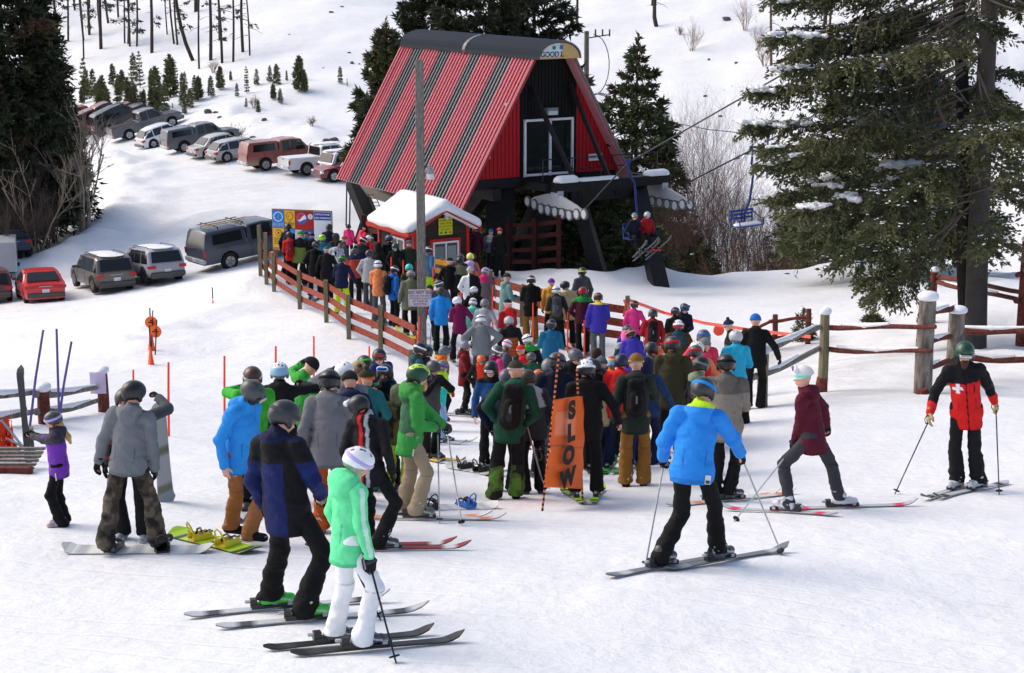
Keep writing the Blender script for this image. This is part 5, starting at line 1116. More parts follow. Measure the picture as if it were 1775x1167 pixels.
def forest_tree(px, ytop, ybot, R, label, seed, zc=None, **k):
    b, H = by_depth(px, ytop, ybot, zc); g = z1(b[0], b[1]); H += b[2]-g; b[2] = g; return conifer(b, H, R, label, seed, **k)
forest_tree(18, -190, 300, 3.9, 'tall dense dark fir filling the upper left corner', 21, zc=95, dens=1.6, ql=.42, qw=.06, low=.1, shape=.6, lv=34)
forest_tree(84, 5, 296, 2.1, 'dark fir on the right side of the upper left clump', 22, zc=97, dens=1.5, ql=.4, qw=.06, low=.15, shape=.7, lv=26)
forest_tree(-30, 60, 410, 3.0, 'dark fir cut by the left edge above the brush', 23, zc=92, dens=1.4, ql=.4, qw=.06, low=.1, shape=.7, lv=24)
for i, (px, yt, yb, R, zc, lb) in enumerate(((672,50,320,2.1,88,'ragged fir left of the striped roof'),(752,-120,330,2.9,92,'broken topped fir behind the left end of the ridge'),(850,-190,330,4.2,90,'tall dense fir behind the middle of the ridge cap'),(925,-110,340,3.2,94,'tall dark fir behind the front end of the ridge cap'),(640,185,330,1.3,86,'small fir peeking out under the left roof edge'))):
    forest_tree(px, yt, yb, R, lb, 30+i, zc=zc, dens=1.45, ql=.38, qw=.06, c='dark' if i != 0 else 'olive', low=(.38,.32,.1,.1,.5)[i], shape=.62, irr=.5, lv=24 if i < 4 else 9)
forest_tree(1100, 74, 420, 3.0, 'pointed green fir right of the terminal gable', 41, zc=84, dens=1.35, ql=.32, qw=.05, c='mid', low=.12, shape=.75, irr=.6, lv=24)
forest_tree(1058, 330, 500, 2.6, 'low spreading fir with snow clumps below the chair riders', 42, zc=70, dens=1.6, ql=.28, qw=.045, c='mid', low=.05, shape=.5, snow=.3, lv=9)
forest_tree(980, 375, 505, 1.9, 'low fir between the terminal legs', 43, zc=70.5, dens=1.5, ql=.28, qw=.045, c='mid', low=.05, shape=.5, snow=.15, lv=8)
forest_tree(905, 330, 490, 2.0, 'dark fir in the shade below the crossbeam', 44, zc=74, dens=1.5, ql=.3, qw=.045, c='mid', low=.05, shape=.5, snow=.05, lv=10)
forest_tree(850, 300, 480, 2.0, 'dark fir behind the loading ramp riders', 45, zc=77, dens=1.4, ql=.3, qw=.045, low=.05, shape=.5, lv=10)
forest_tree(1210, 420, 520, 1.2, 'small fir at the foot of the brown thicket', 46, zc=74, dens=1.3, ql=.24, qw=.04, c='mid', low=.05, shape=.6, snow=.2, lv=8)
forest_tree(1545, 20, 440, 3.4, 'green fir standing behind the big spruce', 47, zc=62, dens=1.3, ql=.26, qw=.04, c='mid', low=.12, shape=.6, snow=.12, lv=22)
forest_tree(1420, 120, 500, 2.6, 'thin green fir left of and behind the big spruce', 48, zc=76, dens=.8, ql=.26, qw=.04, c='mid', low=.1, shape=.7, lv=20)
for px, y0, y1 in ((1392,545,590),(1512,548,562)):
    b = hit(px, y1); zc = b[1]*cp-b[2]*sp; conifer(b, (y1-y0)/F*zc*1.05, .3, 'tiny fir sapling beside the log fence post' if px < 1400 else 'tiny fir sapling in open snow left of the grey log', px, name='fir_sapling', ql=.10, qw=.016, c='mid', lv=6)
# --- young pines on the embankment
YP = [(147,178,112),(162,170,128),(180,188,140),(196,150,118),(205,196,150),(172,194,165),(186,196,158),(212,160,128),(222,178,142),(232,140,100),(243,152,98),(236,188,152),(228,192,160),(250,174,158),(262,176,155),(263,150,125),(271,188,128),(272,140,122),
      (296,170,108),(286,196,152),(306,165,120),(296,150,108),(338,176,138),(330,188,160),(320,198,172),(345,172,140),(366,168,138),(382,155,122),(400,140,126),(411,168,148),(428,162,122),(445,148,124),(468,142,118),(480,148,118),(497,140,125),(474,172,150),(486,180,158),(519,158,108),(528,160,128),(590,145,120),(602,150,138),(150,165,126),
      (427,186,172),(448,196,178),(299,188,180),(272,200,180),(520,140,112),(343,160,138)]
proto_y = []
_r = np.random.RandomState(9)
for _ in range(26):
    x_ = _r.uniform(140, 330); y_ = 176-.03*(x_-140)+_r.uniform(-14, 22); YP.append((x_, y_, y_-_r.uniform(14, 34)))
for i, (px, yb, yt) in enumerate(YP):
    b = hit(px, yb, near=90); zc = b[1]*cp-b[2]*sp; H = (yb-yt)/F*zc*1.08
    if i < 10: o = conifer(b, H, H*(.13+.02*(i%4)), 'young green pine on the snowy bank above the parked cars', 60+i, name='young_pine', ql=.2, qw=.04, c='young', lv=9, dens=.6+.12*(i%3), irr=.5+.1*(i%3), group='young pines on the bank above the parked cars', shape=.9, droop=-.3); proto_y.append((o, H))
    else:
        o0, H0_ = proto_y[i % 10]; o = copy_tree(o0); o.location = b; o.scale = (H/H0_,)*3; o.rotation_euler = (0,0,i*1.3)
# --- bare trunks on the hill
TR = [(145,70,-60,3),(175,62,-60,4),(118,72,-60,3),(145,102,-40,2.5),(175,85,-60,5),(205,30,-60,3),(188,40,-60,3.5),(100,45,-50,4),(222,76,-60,3),(263,92,-60,5),(237,80,-60,3),(328,107,-80,6,-10),(302,76,-60,3),(308,78,-60,3),(365,104,-60,5),(385,110,-60,4),(404,108,-60,3.5),(421,90,-60,4.5),(433,97,-60,2.5),(155,60,-60,4),(225,80,-60,3),
      (60,40,-60,4),(80,30,-60,3.5),(380,70,-60,2.5),(290,60,-60,2),(345,120,-60,3),(216,75,-40,2.5),(340,20,-60,6),(130,18,-60,3),(155,15,-60,3),(1337,124,-60,4),(1130,48,-60,6,10),(1000,46,-60,4),(1130,10,-60,3),(1430,45,-60,6),(1432,108,-60,4)]
for i, t in enumerate(TR):
    px, yb, yt, w_ = t[:4]; b = hit(px, yb, near=100); zc = b[1]*cp-b[2]*sp; H = (yb-yt)/F*zc; r = np.random.RandomState(300+i); k = zc/F; left = px < 600
    root = empty('bare_tree', b, 0, ('bare dark conifer trunk among the stand on the hill at the upper left' if left else ['thin pole-like bare trunk left of the big spruce','crooked dark trunk with a curved foot at the top centre','dark trunk right of the ridge at the top edge','slim trunk beside the crooked one at the top edge','dark trunk behind the spruce tips at the top','dark trunk low behind the spruce tips'][i-30]), 'tree', 'bare trunks on the upper left hill' if left else None)
    ln = r.normal()*.03*H+(t[4]*k if len(t) > 4 else 0); T = Tubes(); cv = r.normal()*.02*H
    pts = [b+np.array((ln*f+cv*sin(pi*f)+ (.5*(1-f)**8*(1 if len(t) > 4 else 0)), 0, H*f-.3*(f == 0))) for f in np.linspace(0, 1, 7)]; T.add(pts, w_*k*.62, w_*k*.38, 6); T.build('trunk', (62,52,46) if i != 30 else (100,78,62), root, b)
    Lm = Tubes(); parts = []; n = r.randint(6, 12)
    for j in range(n):
        f = r.uniform(.25, .95); p = pts[0]+(pts[-1]-pts[0])*f; a = r.rand()*6.28; L = r.uniform(.5, 1.8); e = p+np.array((cos(a)*L, sin(a)*L, r.uniform(-.5,.3)*L)); Lm.add([p, (p+e)/2+np.array((0,0,.1)), e], .035, .01, 3)
        if r.rand() < .45 and left: parts.append(branch_foliage(r, p, e, .05, .35, 7, 5, .35, .06, GREEN['dark'], outer=.3)[1])
    Lm.build('limbs', (72,60,52), root, b)
    if parts: build_foliage('needles', parts, b, root)
# --- leafless shrubs
def bare_shrub(b, H, W_, label, seed, c=(120,108,100), stems=14, name='bare_shrub', tr=.018, cat='shrub', group=None, lean=0, depth=3, c2=None, tree=False):
    r = np.random.RandomState(seed); b = np.array(b, float); root = empty(name, b, 0, label, cat, group); T = Tubes(); Tr = Tubes()
    def grow(p, d, L, rad_, lv):
        n = 4; pts = [p]; q = p; dd = d
        for i in range(n): dd = nrm(dd+r.normal(size=3)*.10+np.array((0,0,.05))); q = q+dd*L/n; pts.append(q)
        (Tr if (lv == 0 and tree) else T).add(pts, rad_, rad_*.5, 3 if lv else 5)
        if lv < depth:
            for k in range(r.randint(3, 6) if lv else r.randint(5, 8)):
                f = r.uniform(.3, 1); i = min(3, int(f*4)); pp = pts[i]+(pts[i+1]-pts[i])*(f*4-i); grow(pp, nrm(dd+r.normal(size=3)*.42+np.array((0,0,.12))), L*r.uniform(.35,.6), rad_*.5, lv+1)
    for i in range(stems):
        a = r.rand()*6.28; s_ = r.rand()**.6; d = nrm(np.array((cos(a)*s_*W_/H*.9+lean, sin(a)*s_*W_/H*.9, 1))); p = b+np.array((cos(a)*W_*.12, sin(a)*W_*.12, -.1)); grow(p, d, H*r.uniform(.55,.85), tr*r.uniform(.7,1.2), 0 if not tree or i == 0 else 1)
    if tree: Tr.build('trunk', c, root, b)
    T.build('branches' , c2 or c, root, b); return root
def bsh(px, yt, yb, W_, label, seed, zc=None, **k):
    b, H = by_depth(px, yt, yb, zc); g = z1(b[0], b[1]); H += b[2]-g; b[2] = g; return bare_shrub(b, H, W_, label, seed, **k)
bsh(148, 205, 412, 1.9, 'pale leafless aspen standing on the bank left of the road', 71, zc=95, c=(176,164,146), c2=(160,146,128), stems=9, tr=.09, name='leafless_tree', cat='tree', tree=True, depth=4)
bsh(66, 270, 448, 1.6, 'thin pale leafless tree in the dark brush at the left', 72, zc=89, c=(150,136,118), stems=4, tr=.05, name='leafless_tree', cat='tree', tree=True, depth=3)
for i, (px, yt, yb, w_, zc) in enumerate(((15,290,465,2.2,91),(50,300,460,2.4,93),(90,280,440,2.2,96),(112,262,430,1.6,98),(30,340,470,2.0,88),(75,340,455,1.6,90))):
    bsh(px, yt, yb, w_, 'grey brown leafless brush thicket at the left edge of the road', 80+i, zc=zc, c=(96,82,72) if i % 2 else (78,66,60), stems=20, tr=.022, depth=3, group='brush at the left')
for i, (px, yt, yb, w_, zc, cc) in enumerate(((1165,235,470,2.4,86,(134,96,70)),(1205,205,470,2.6,88,(142,108,88)),(1240,215,480,2.6,86,(138,106,88)),(1165,330,490,1.8,76,(92,72,60)),(1215,330,495,1.9,75,(104,80,72)),(1262,330,490,1.8,75,(98,84,78)),(1300,300,490,2.2,80,(116,98,94)),(1340,330,490,2.2,78,(104,92,88)),(1385,320,485,2.4,80,(112,96,90)),(1430,340,480,2.0,80,(120,94,76)),(1120,400,486,1.6,73,(120,92,66)),(1250,420,488,2.4,73,(126,96,72)),(1350,410,486,2.4,73,(118,92,74)),(1450,420,482,2.2,73,(110,86,68)),(1185,290,485,2.0,79,(84,62,52)),(1310,380,488,1.6,74,(88,80,74)))):
    bsh(px, yt, yb, w_, 'brown leafless thicket behind the snow berm below the empty chair', 100+i, zc=zc, c=cc, stems=19, tr=.017, depth=3, group='thicket behind the berm')
for i, (px, yt, yb, w_, lb) in enumerate(((1200,38,88,1.4,'pale dry shrub high on the slope right of the crooked trunk'),(1292,0,52,1.3,'tall thin dry shrub near the top edge'),(1318,45,88,1.2,'dry reddish shrub left of the thin bare trunk'),(413,212,244,.9,'small dry shrub behind the rust red truck'),(370,104,126,.7,'small twiggy shrub at the foot of a hill trunk'),(1325,85,115,.8,'low dry twigs by the foot of the thin trunk'),(1178,42,60,.6,'tiny dry tuft below the crooked trunk'),(440,165,188,.5,'rusty little shrub low on the bank'),(540,200,218,.5,'little grey twigs on the bank above white vehicles'))):
    b = hit(px, yb, near=90); zc = b[1]*cp-b[2]*sp; bare_shrub(b, (yb-yt)/F*zc, w_, lb, 130+i, c=(150,128,112), stems=12, tr=.02, depth=2)
# rocks poking out of the bank
for i, (px, py, s_) in enumerate(((360,196,.6),(376,195,.5),(382,203,.35),(458,207,.35),(370,222,.3),(566,246,.6),(578,243,.5),(440,238,.4),(540,252,.4),(592,12,.3),(575,22,.4),(1262,34,.6),(622,112,.3),(605,92,.25),(610,110,.4),(560,118,.3),(502,60,.3),(1000,62,.4),(1228,104,.3),(1276,110,.3),(1222,168,.3),(1250,202,.3),(1278,275,.4))):
    p = hit(px, py, near=90); r = np.random.RandomState(i); V, Q = nets(*field([ell(r.uniform(-.3,.3,3)*s_, r.uniform(.3,.7,3)*np.array((1.1,.8,.5))*s_, .1) for _ in range(3)], .09, pad=.1)); s_ *= 1; o = add('rock', raw_mesh('rock', V, Q, np.tile(np.array(col((92,88,90))), (len(V),1)), smooth=False), 'bark'); o.location = p; tag(o, 'dark rock poking through the snow on the hillside', 'rock', 'rocks on the hillside')
# ------------------------------------------------------------------ vehicles (x forward, y left, z up)
def car(px, py, kind, c, yaw, label, L, W_, Hh, low=None, near=60, plate=True, snow=False, lights='red', c2=None, scale=1.0, rim='lgrey', group='parked vehicles', name='parked_car', rack=False, off=0.0):
    b = hit(px, py, near=near); yawr = rad(yaw)
    f = np.array((-sin(yawr), cos(yawr), 0)); ctr = b+f*(L*.5+off); ctr[2] = 0
    zf = z1(*(ctr+f*L*.35)[:2]); zb = z1(*(ctr-f*L*.35)[:2]); ctr[2] = (zf+zb)/2; pitch = math.atan2(zf-zb, L*.7)
    root = empty(name, ctr, 0, label, {'pickup':'pickup truck','canopy':'pickup truck'}.get(kind, 'car'), group)
    root.rotation_euler = (0, -pitch, yawr+pi/2)
    cab = [(-99,99)]; wr_ = .35 if kind in ('sedan','hatch') else .39; cl = .2 if kind in ('sedan','hatch') else .30
    if kind in ('pickup','canopy'): wr_ = .42; cl = .42
    xw = (-L/2+L*.19 if kind not in ('pickup','canopy') else -L/2+L*.215, L/2-L*.175); belt = Hh*(.60 if kind == 'sedan' else .57 if kind in ('suv','hatch') else .60)
    # profile: (x, top height, is cabin)
    hood = belt*(.96 if kind != 'sedan' else .92)
    if kind == 'sedan': prof = [(-.5,belt*.80,0),(-.485,belt*.97,0),(-.36,belt*1.02,0),(-.24,Hh*.90,1),(-.12,Hh*.99,1),(.02,Hh,1),(.12,Hh*.95,1),(.27,belt*1.0,0),(.42,hood*.93,0),(.49,hood*.75,0),(.5,hood*.6,0)]
    elif kind == 'hatch': prof = [(-.5,belt*.8,0),(-.49,belt*1.0,0),(-.46,belt*1.05,0),(-.36,Hh*.92,1),(-.22,Hh*.99,1),(0,Hh,1),(.1,Hh*.95,1),(.24,belt,0),(.42,hood*.92,0),(.49,hood*.74,0),(.5,hood*.6,0)]
    elif kind == 'suv': prof = [(-.5,belt*.75,0),(-.495,belt*1.0,0),(-.485,belt*1.05,0),(-.43,Hh*.93,1),(-.38,Hh*.985,1),(-.1,Hh,1),(.05,Hh*.97,1),(.12,Hh*.92,1),(.24,belt*1.03,0),(.44,hood*.95,0),(.49,hood*.8,0),(.5,hood*.6,0)]
    elif kind == 'pickup': prof = [(-.5,belt*.98,0),(-.49,belt*1.02,0),(-.115,belt*1.02,0),(-.105,belt*1.04,0),(-.09,Hh*.93,1),(-.07,Hh*.985,1),(.05,Hh,1),(.14,Hh*.97,1),(.24,belt*1.02,0),(.45,hood*.97,0),(.49,hood*.86,0),(.5,hood*.6,0)]
    else: prof = [(-.5,belt*.95,0),(-.495,belt*1.03,0),(-.47,Hh*.94,1),(-.455,Hh*.985,1),(-.2,Hh*.985,1),(-.125,Hh*.97,1),(-.121,belt*1.15,0),(-.112,belt*1.15,0),(-.105,Hh*.94,1),(-.08,Hh*.99,1),(.05,Hh*1.0,1),(.14,Hh*.96,1),(.25,belt*1.02,0),(.45,hood*.97,0),(.49,hood*.86,0),(.5,hood*.6,0)]
    xs = sorted(set([round(p[0]*L, 3) for p in prof]+[round(x+d, 3) for x in xw for d in (-wr_*1.22,-wr_*1.2,-wr_*.98,-wr_*.6,0,wr_*.6,wr_*.98,wr_*1.2,wr_*1.22)])); pxs = [p[0]*L for p in prof]
    top = np.interp(xs, pxs, [p[1] for p in prof]); V = []; cc = []; m = 0
    def half(x, t):
        e = abs(x)/(L/2); tw = W_/2*(1-.10*max(0, e-.78)/.22); zb_ = cl
        for xc in xw:
            d = abs(x-xc)
            if d < wr_*1.21: zb_ = max(zb_, wr_+sqrt(max(0, (wr_*1.17)**2-d*d))*.98)
        bl = min(t-.02, belt); tum = .80 if kind in ('sedan','hatch') else .86
        wt = tw*(1-(1-tum)*max(0, (t-belt))/(Hh-belt)) if t > belt else tw*.93
        return [(tw*.86,zb_), (tw*.97,zb_+.02), (tw,max(zb_+.04, bl*.72)), (tw*.985,max(zb_+.06, bl-.03)), (wt+.02,max(bl+.01, t-.07)), (wt-.05,t-.015), (wt*.5,t+.008), (0,t+.015)]
    rows = []
    cl_ = np.array(col(c)); cl2 = np.array(col(c2)) if c2 is not None else cl_*.35
    for x, t in zip(xs, top):
        h = half(x, t); row = [(x, y, z) for y, z in h]+[(x, -y, z) for y, z in h[-2::-1]]; rows.append(row); V += row
        for (y, z) in h+h[-2::-1]: cc.append(cl2 if z < cl+.12 and c2 is not None else cl_)
    n = len(rows[0]); Q = [(i*n+k, i*n+k+1, (i+1)*n+k+1, (i+1)*n+k) for i in range(len(rows)-1) for k in range(n-1)]
    me = bpy.data.meshes.new('body'); e = (len(rows)-1)*n; me.from_pydata(V, [], Q+[tuple(range(n)), tuple(range(e, e+n))[::-1]]+[tuple((i*n, (i+1)*n, (i+1)*n+n-1, i*n+n-1)) for i in range(len(rows)-1)]); me.update(); set_col(me, cc)
    me.polygons.foreach_set('use_smooth', np.ones(len(me.polygons), bool)); me.set_sharp_from_angle(angle=rad(32)); body = add('body', me, 'carpaint', root)
    # underside + arches dark
    u = MB(); u.box((0,0,cl+.16), (L*.93, W_*.80, .34), None, 'jet'); u.build('chassis', 'rubber', root)
    def surf_y(x, z):
        t = float(np.interp(x, xs, top)); h = half(x, t); zz = [q[1] for q in h[3:6]]; yy = [q[0] for q in h[3:6]]; return float(np.interp(z, zz, yy))
    def side_glass(x0, x1, z0, z1_, sl0=0, sl1=0, nm='side_window', mt='glass'):
        for sg in (-1, 1):
            g = MB(); nn = max(2, int((x1-x0)/.3)+1)
            for a in range(nn):
                u0, u1 = a/nn, (a+1)/nn; B0, B1 = x0+(x1-x0)*u0, x0+(x1-x0)*u1; T0, T1 = x0+sl0+(x1-sl1-x0-sl0)*u0, x0+sl0+(x1-sl1-x0-sl0)*u1
                zm = (z0+z1_)/2; 
                for (xa, za, xb, zb_, xc_, zc_, xd, zd) in ((B0,z0,B1,z0,(B1+T1)/2,zm,(B0+T0)/2,zm), ((B0+T0)/2,zm,(B1+T1)/2,zm,T1,z1_,T0,z1_)):
                    pts = [(x, sg*(surf_y(x, z)+.016), z) for x, z in ((xa,za),(xb,zb_),(xc_,zc_),(xd,zd))]; g.poly(pts if sg < 0 else pts[::-1], .03, (0,sg,0), (20,22,24))
            g.build(nm, mt, body)
    gz0, gz1 = belt+.03, Hh-.10
    def endglass(x0, z0, x1, z1_, w0, w1, nm, out):
        g = MB(); N = (out*(z1_-z0), 0, -out*(x1-x0)*out*1.0); N = nrm((out*abs(z1_-z0), 0, abs(x1-x0))); o = np.array(N)*.05
        g.poly([np.array(p)+o for p in ((x0,-w0,z0),(x0,w0,z0),(x1,w1,z1_),(x1,-w1,z1_))], .02, N, (20,22,24)); g.build(nm, 'glass', body)
    tw = W_/2; tum = .80 if kind in ('sedan','hatch') else .86
    def tx(zq, rear=True):   # x of the profile at a height
        q = [(p[0]*L, p[1]) for p in prof]; q = [p for p in q if (p[0] < 0) == rear]; q = sorted(q, key=lambda p: p[1]); return float(np.interp(zq, [p[1] for p in q], [p[0] for p in q]))
    if kind == 'sedan': side_glass(-.24*L,-.11*L,gz0,gz1,.12,.0); side_glass(-.10*L,.03*L,gz0,gz1); side_glass(.045*L,.22*L,gz0,gz1,0,.38)
    elif kind in ('hatch','suv'): side_glass(-.43*L,-.27*L,gz0,gz1,.14,.0); side_glass(-.25*L,-.08*L,gz0,gz1); side_glass(-.065*L,.18*L,gz0,gz1,0,.30)
    elif kind == 'pickup': side_glass(-.07*L,.02*L,gz0,gz1); side_glass(.035*L,.20*L,gz0,gz1,0,.28)
    else: side_glass(-.42*L,-.155*L,gz0+.10,gz1-.10,.06,.02,'canopy_window'); side_glass(-.07*L,.02*L,gz0,gz1); side_glass(.035*L,.21*L,gz0,gz1,0,.28)
    zr0 = belt+.07; zr1 = Hh*.93-.04; xr0, xr1 = (tx(zr0), tx(zr1))
    if kind == 'pickup': xr0 = -.1*L; xr1 = -.091*L
    endglass(xr0, zr0, xr1, zr1, tw*.80, tw*tum*.84, 'rear_window', -1)
    xf0, xf1 = tx(belt+.06, False), tx(Hh*.94, False); endglass(xf0, belt+.06, xf1, Hh*.94, tw*.84, tw*tum*.84, 'windscreen', 1)
    # wheels > rim
    for xc in xw:
        for sg in (-1, 1):
            w_ = MB(); w_.tube([(0,-.11,0),(0,-.10,0),(0,.10,0),(0,.11,0)], [wr_*.9, wr_, wr_, wr_*.9], 22, 'jet'); wo = w_.build('wheel', 'rubber', root, smooth=True); wo.location = (xc, sg*(W_/2-.13), wr_)
            r_ = MB(); r_.disc((0,sg*.10,0), (0,1,0), wr_*.60, .05, 18, rim if rim != 'jet' else (40,40,44))
            for k in range(5): a = 2*pi*k/5; r_.box((cos(a)*wr_*.34, sg*.13, sin(a)*wr_*.34), (wr_*.5,.02,.055), Ry(-a), 'grey' if rim != 'jet' else (90,90,94))
            r_.build('rim', 'metal', wo, smooth=True)
    # rear: bumper, lights, plate, handle, badge line
    bx = -L/2; bm = MB(); bm.box((bx-.02,0,cl+.18), (.16,W_*.90,.20), None, ('lgrey' if kind in ('pickup','canopy') else (38,38,41))); bm.build('rear_bumper', 'carpaint', body, bevel=.03)
    fb = MB(); fb.box((-bx,0,cl+.17), (.14,W_*.88,.22), None, (46,46,50)); fb.build('front_bumper', 'carpaint', body, bevel=.03)
    for sg in (-1, 1):
        l_ = MB(); zl = belt-.12 if kind != 'canopy' and kind != 'pickup' else belt-.22
        if kind in ('pickup','canopy'): l_.box((bx+.015, sg*(tw*.91), zl), (.10,.13,.30), None, (170,18,26))
        else: l_.box((bx+.03, sg*tw*.80, zl), (.10,.34,.15), None, (176,20,28)); l_.box((bx+.10, sg*(tw*.965), zl), (.22,.05,.13), None, (160,18,26))
        l_.build('tail_light', 'plastic', body, bevel=.02)
        h_ = MB(); h_.box((L/2-.07, sg*tw*.76, hood*.72), (.16,.34,.14), None, (214,218,222)); h_.build('headlight', 'plastic', body, bevel=.03)
        mi = MB(); mi.box((.20*L, sg*(tw+.10), belt+.07), (.12,.18,.13), None, cl2 if kind in ('pickup','canopy') else cl_); mi.v = mi.v; mi.c = [tuple(cl_*.8)]*len(mi.v); mi.build('mirror', 'carpaint', body, bevel=.02)
    if plate:
        p_ = MB(); p_.box((bx-(.10 if kind in ('pickup','canopy') else .015), 0, belt-.30 if kind not in ('pickup','canopy') else cl+.2), (.02,.32,.16), None, (216,218,222)); po = p_.build('licence_plate', 'paint', body)
    t_ = MB()
    if kind in ('pickup','canopy'): t_.box((bx-.005,0,belt-.06), (.02,.22,.05), None, 'jet'); t_.box((bx-.004,0,belt+.012), (.012,W_*.84,.018), None, 'jet')
    else: t_.box((bx-.008,0,belt-.10), (.02,W_*.32,.035), None, 'lgrey')
    t_.build('tailgate_trim', 'plastic', body)
    dl = MB()
    for sg in (-1, 1):
        for x in ((-.08,.03,.21) if kind in ('pickup','canopy') else (-.26,-.07,.19)): dl.box((x*L, sg*(W_/2+.0), (cl+belt)/2+.02), (.012,.012,belt-cl-.22), None, tuple(int(v) for v in (24,24,26)))
        for x in ((.0,.14) if kind in ('pickup','canopy') else (-.16,.02)): dl.box((x*L, sg*(W_/2+.01), belt-.13), (.16,.03,.03), None, 'grey')
    dl.build('door_trim', 'plastic', body)
    if kind == 'pickup':
        q = MB(); q.box((-.305*L,0,belt*1.03), (.36*L, W_*.80, .02), None, 'jet' if not snow else (220,224,230)); q.build('bed_liner', 'rubber', body)
    if kind == 'suv':
        for sg in (-1, 1): q = MB(); q.tube([(-.36*L, sg*tw*.72, Hh+.0), (-.34*L, sg*tw*.72, Hh+.05), (.02*L, sg*tw*.72, Hh+.06), (.06*L, sg*tw*.72, Hh+.0)], .018, 6, 'char'); q.build('roof_rail', 'plastic', body)
    if snow:
        x0, x1 = ((-.40,.03) if kind in ('suv','hatch') else (-.2,.02) if kind == 'sedan' else (-.05,.12)); 
        sdf_obj('roof_snow', [cap(((x0+.04)*L,0,Hh+.0),((x1)*L,0,Hh-.01),tw*.62,tw*.6,.02,np.diag([1.,1.,10.]))], .045, np.array((1,1,1)), 'snowclump', body, cuts=[((0,0,Hh-.02),(0,0,-1))])
    if rack:
        for x in (-.35,-.12): q = MB(); q.tube([(x*L,-tw*.85,Hh+.0),(x*L,-tw*.8,Hh+.12),(x*L,tw*.8,Hh+.12),(x*L,tw*.85,Hh+.0)], .025, 6, 'jet'); q.build('roof_rack', 'metal', body)
        for k, (y, c_) in enumerate(((-.45,(170,140,80)),(-.1,(150,120,74)),(.3,(120,100,70)))):
            q = MB(); 
            q.box((-.25*L, y, Hh+.16), (2.1,.11,.03), None, c_); q.build('roof_ski', 'board', body)
    return root
# near row
car(80, 524, 'sedan', (206,34,40), 22, 'bright red sedan parked at the lower left with its rear to the viewer', 4.6, 1.84, 1.43, rim='grey', off=-.2)
car(205, 507, 'suv', (96,92,86), 30, 'grey brown SUV between the red sedan and the silver compact SUV', 4.7, 1.88, 1.70, c2=(36,36,38), snow=True)
car(293, 492, 'suv', (158,160,170), 33, 'silver compact SUV left of the navy pickup truck', 4.4, 1.84, 1.64, c2=(36,36,38), rim='jet', snow=True)
car(342, 474, 'canopy', (44,56,74), -52, 'dark navy pickup with a matching canopy and wooden items on its roof rack', 5.9, 2.03, 2.0, name='pickup_truck', rack=True)
car(-12, 528, 'suv', (92,24,28), 20, 'dark red vehicle just entering at the left edge', 4.6, 1.86, 1.5)
# far row
FR = [(1,668,306,'suv',(120,30,38),118,'dark red SUV nose partly hidden behind the left roof edge',4.7,1.9,1.7,False),(1,563,311,'suv',(224,226,230),-52,'white SUV beside the left corner of the striped roof',4.7,1.87,1.75,True),
 (1,492,305,'pickup',(206,208,212),-58,'white pickup truck with snow in its bed',5.6,2.0,1.88,True),(1,422,298,'canopy',(136,70,62),-62,'dusty rust red pickup with a tan canopy',5.8,1.95,1.95,False),(1,366,285,'hatch',(170,172,174),-55,'silver station wagon left of the rust red pickup',4.4,1.74,1.44,False),
 (1,333,277,'sedan',(176,176,174),-55,'silver beige sedan behind the silver wagon',4.5,1.76,1.44,False),(1,287,269,'canopy',(80,84,92),-62,'grey pickup with a matching canopy right of the small white car',5.5,1.9,1.82,False),(1,243,260,'hatch',(216,220,224),-55,'small white car between two grey pickups',4.2,1.76,1.52,False),
 (1,193,250,'pickup',(84,86,92),-62,'dark grey crew cab pickup with an open bed',5.9,2.0,1.95,False),(1,163,240,'suv',(30,32,38),-62,'black SUV behind the dark grey pickup',4.9,1.95,1.85,False),(1,130,236,'canopy',(112,44,46),-62,'dark red pickup with a canopy behind the fir',5.4,1.9,1.9,False),(1,96,232,'suv',(190,40,40),-62,'red vehicle half hidden behind the dark fir',4.8,1.9,1.9,False)]
for _, px, py, k, c, yw, lb, L, W_, H_, sn in FR: car(px, py, k, c, yw, lb, L, W_, H_, near=95, snow=sn, name='pickup_truck' if k in ('pickup','canopy') else 'parked_car', c2=(150,130,112) if 'rust' in lb else None)
def trailer():
    b = hit(22, 492, near=60); root = empty('cargo_trailer', b, rad(15), 'pale grey box trailer at the left edge behind the red sedan', 'trailer'); m = MB(); m.box((-.7,2.2,1.25), (1.9,3.4,1.5), None, (186,190,196)); m.box((-.7,2.2,.46), (1.7,3.2,.1), None, 'char'); m.build('box', 'carpaint', root, bevel=.05)
    for x in (-1.65,.25): w_ = MB(); w_.disc((x,2.2,.34), (1,0,0), .34, .2, 18, 'jet'); w_.build('wheel', 'rubber', root, smooth=True)
    h = MB(); h.beam((-.7,.5,.45), (-.7,-.4,.45), .08, .08, 'char'); h.build('tow_bar', 'metal', root)
    d = MB(); d.box((-.7,.47,1.25), (1.7,.04,1.35), None, (170,174,180)); d.build('door', 'carpaint', root)
trailer()
car(38, 478, 'suv', (40,58,96), 25, 'dark blue car behind the red sedan beside the trailer', 4.4, 1.8, 1.45, near=60, off=1.5)

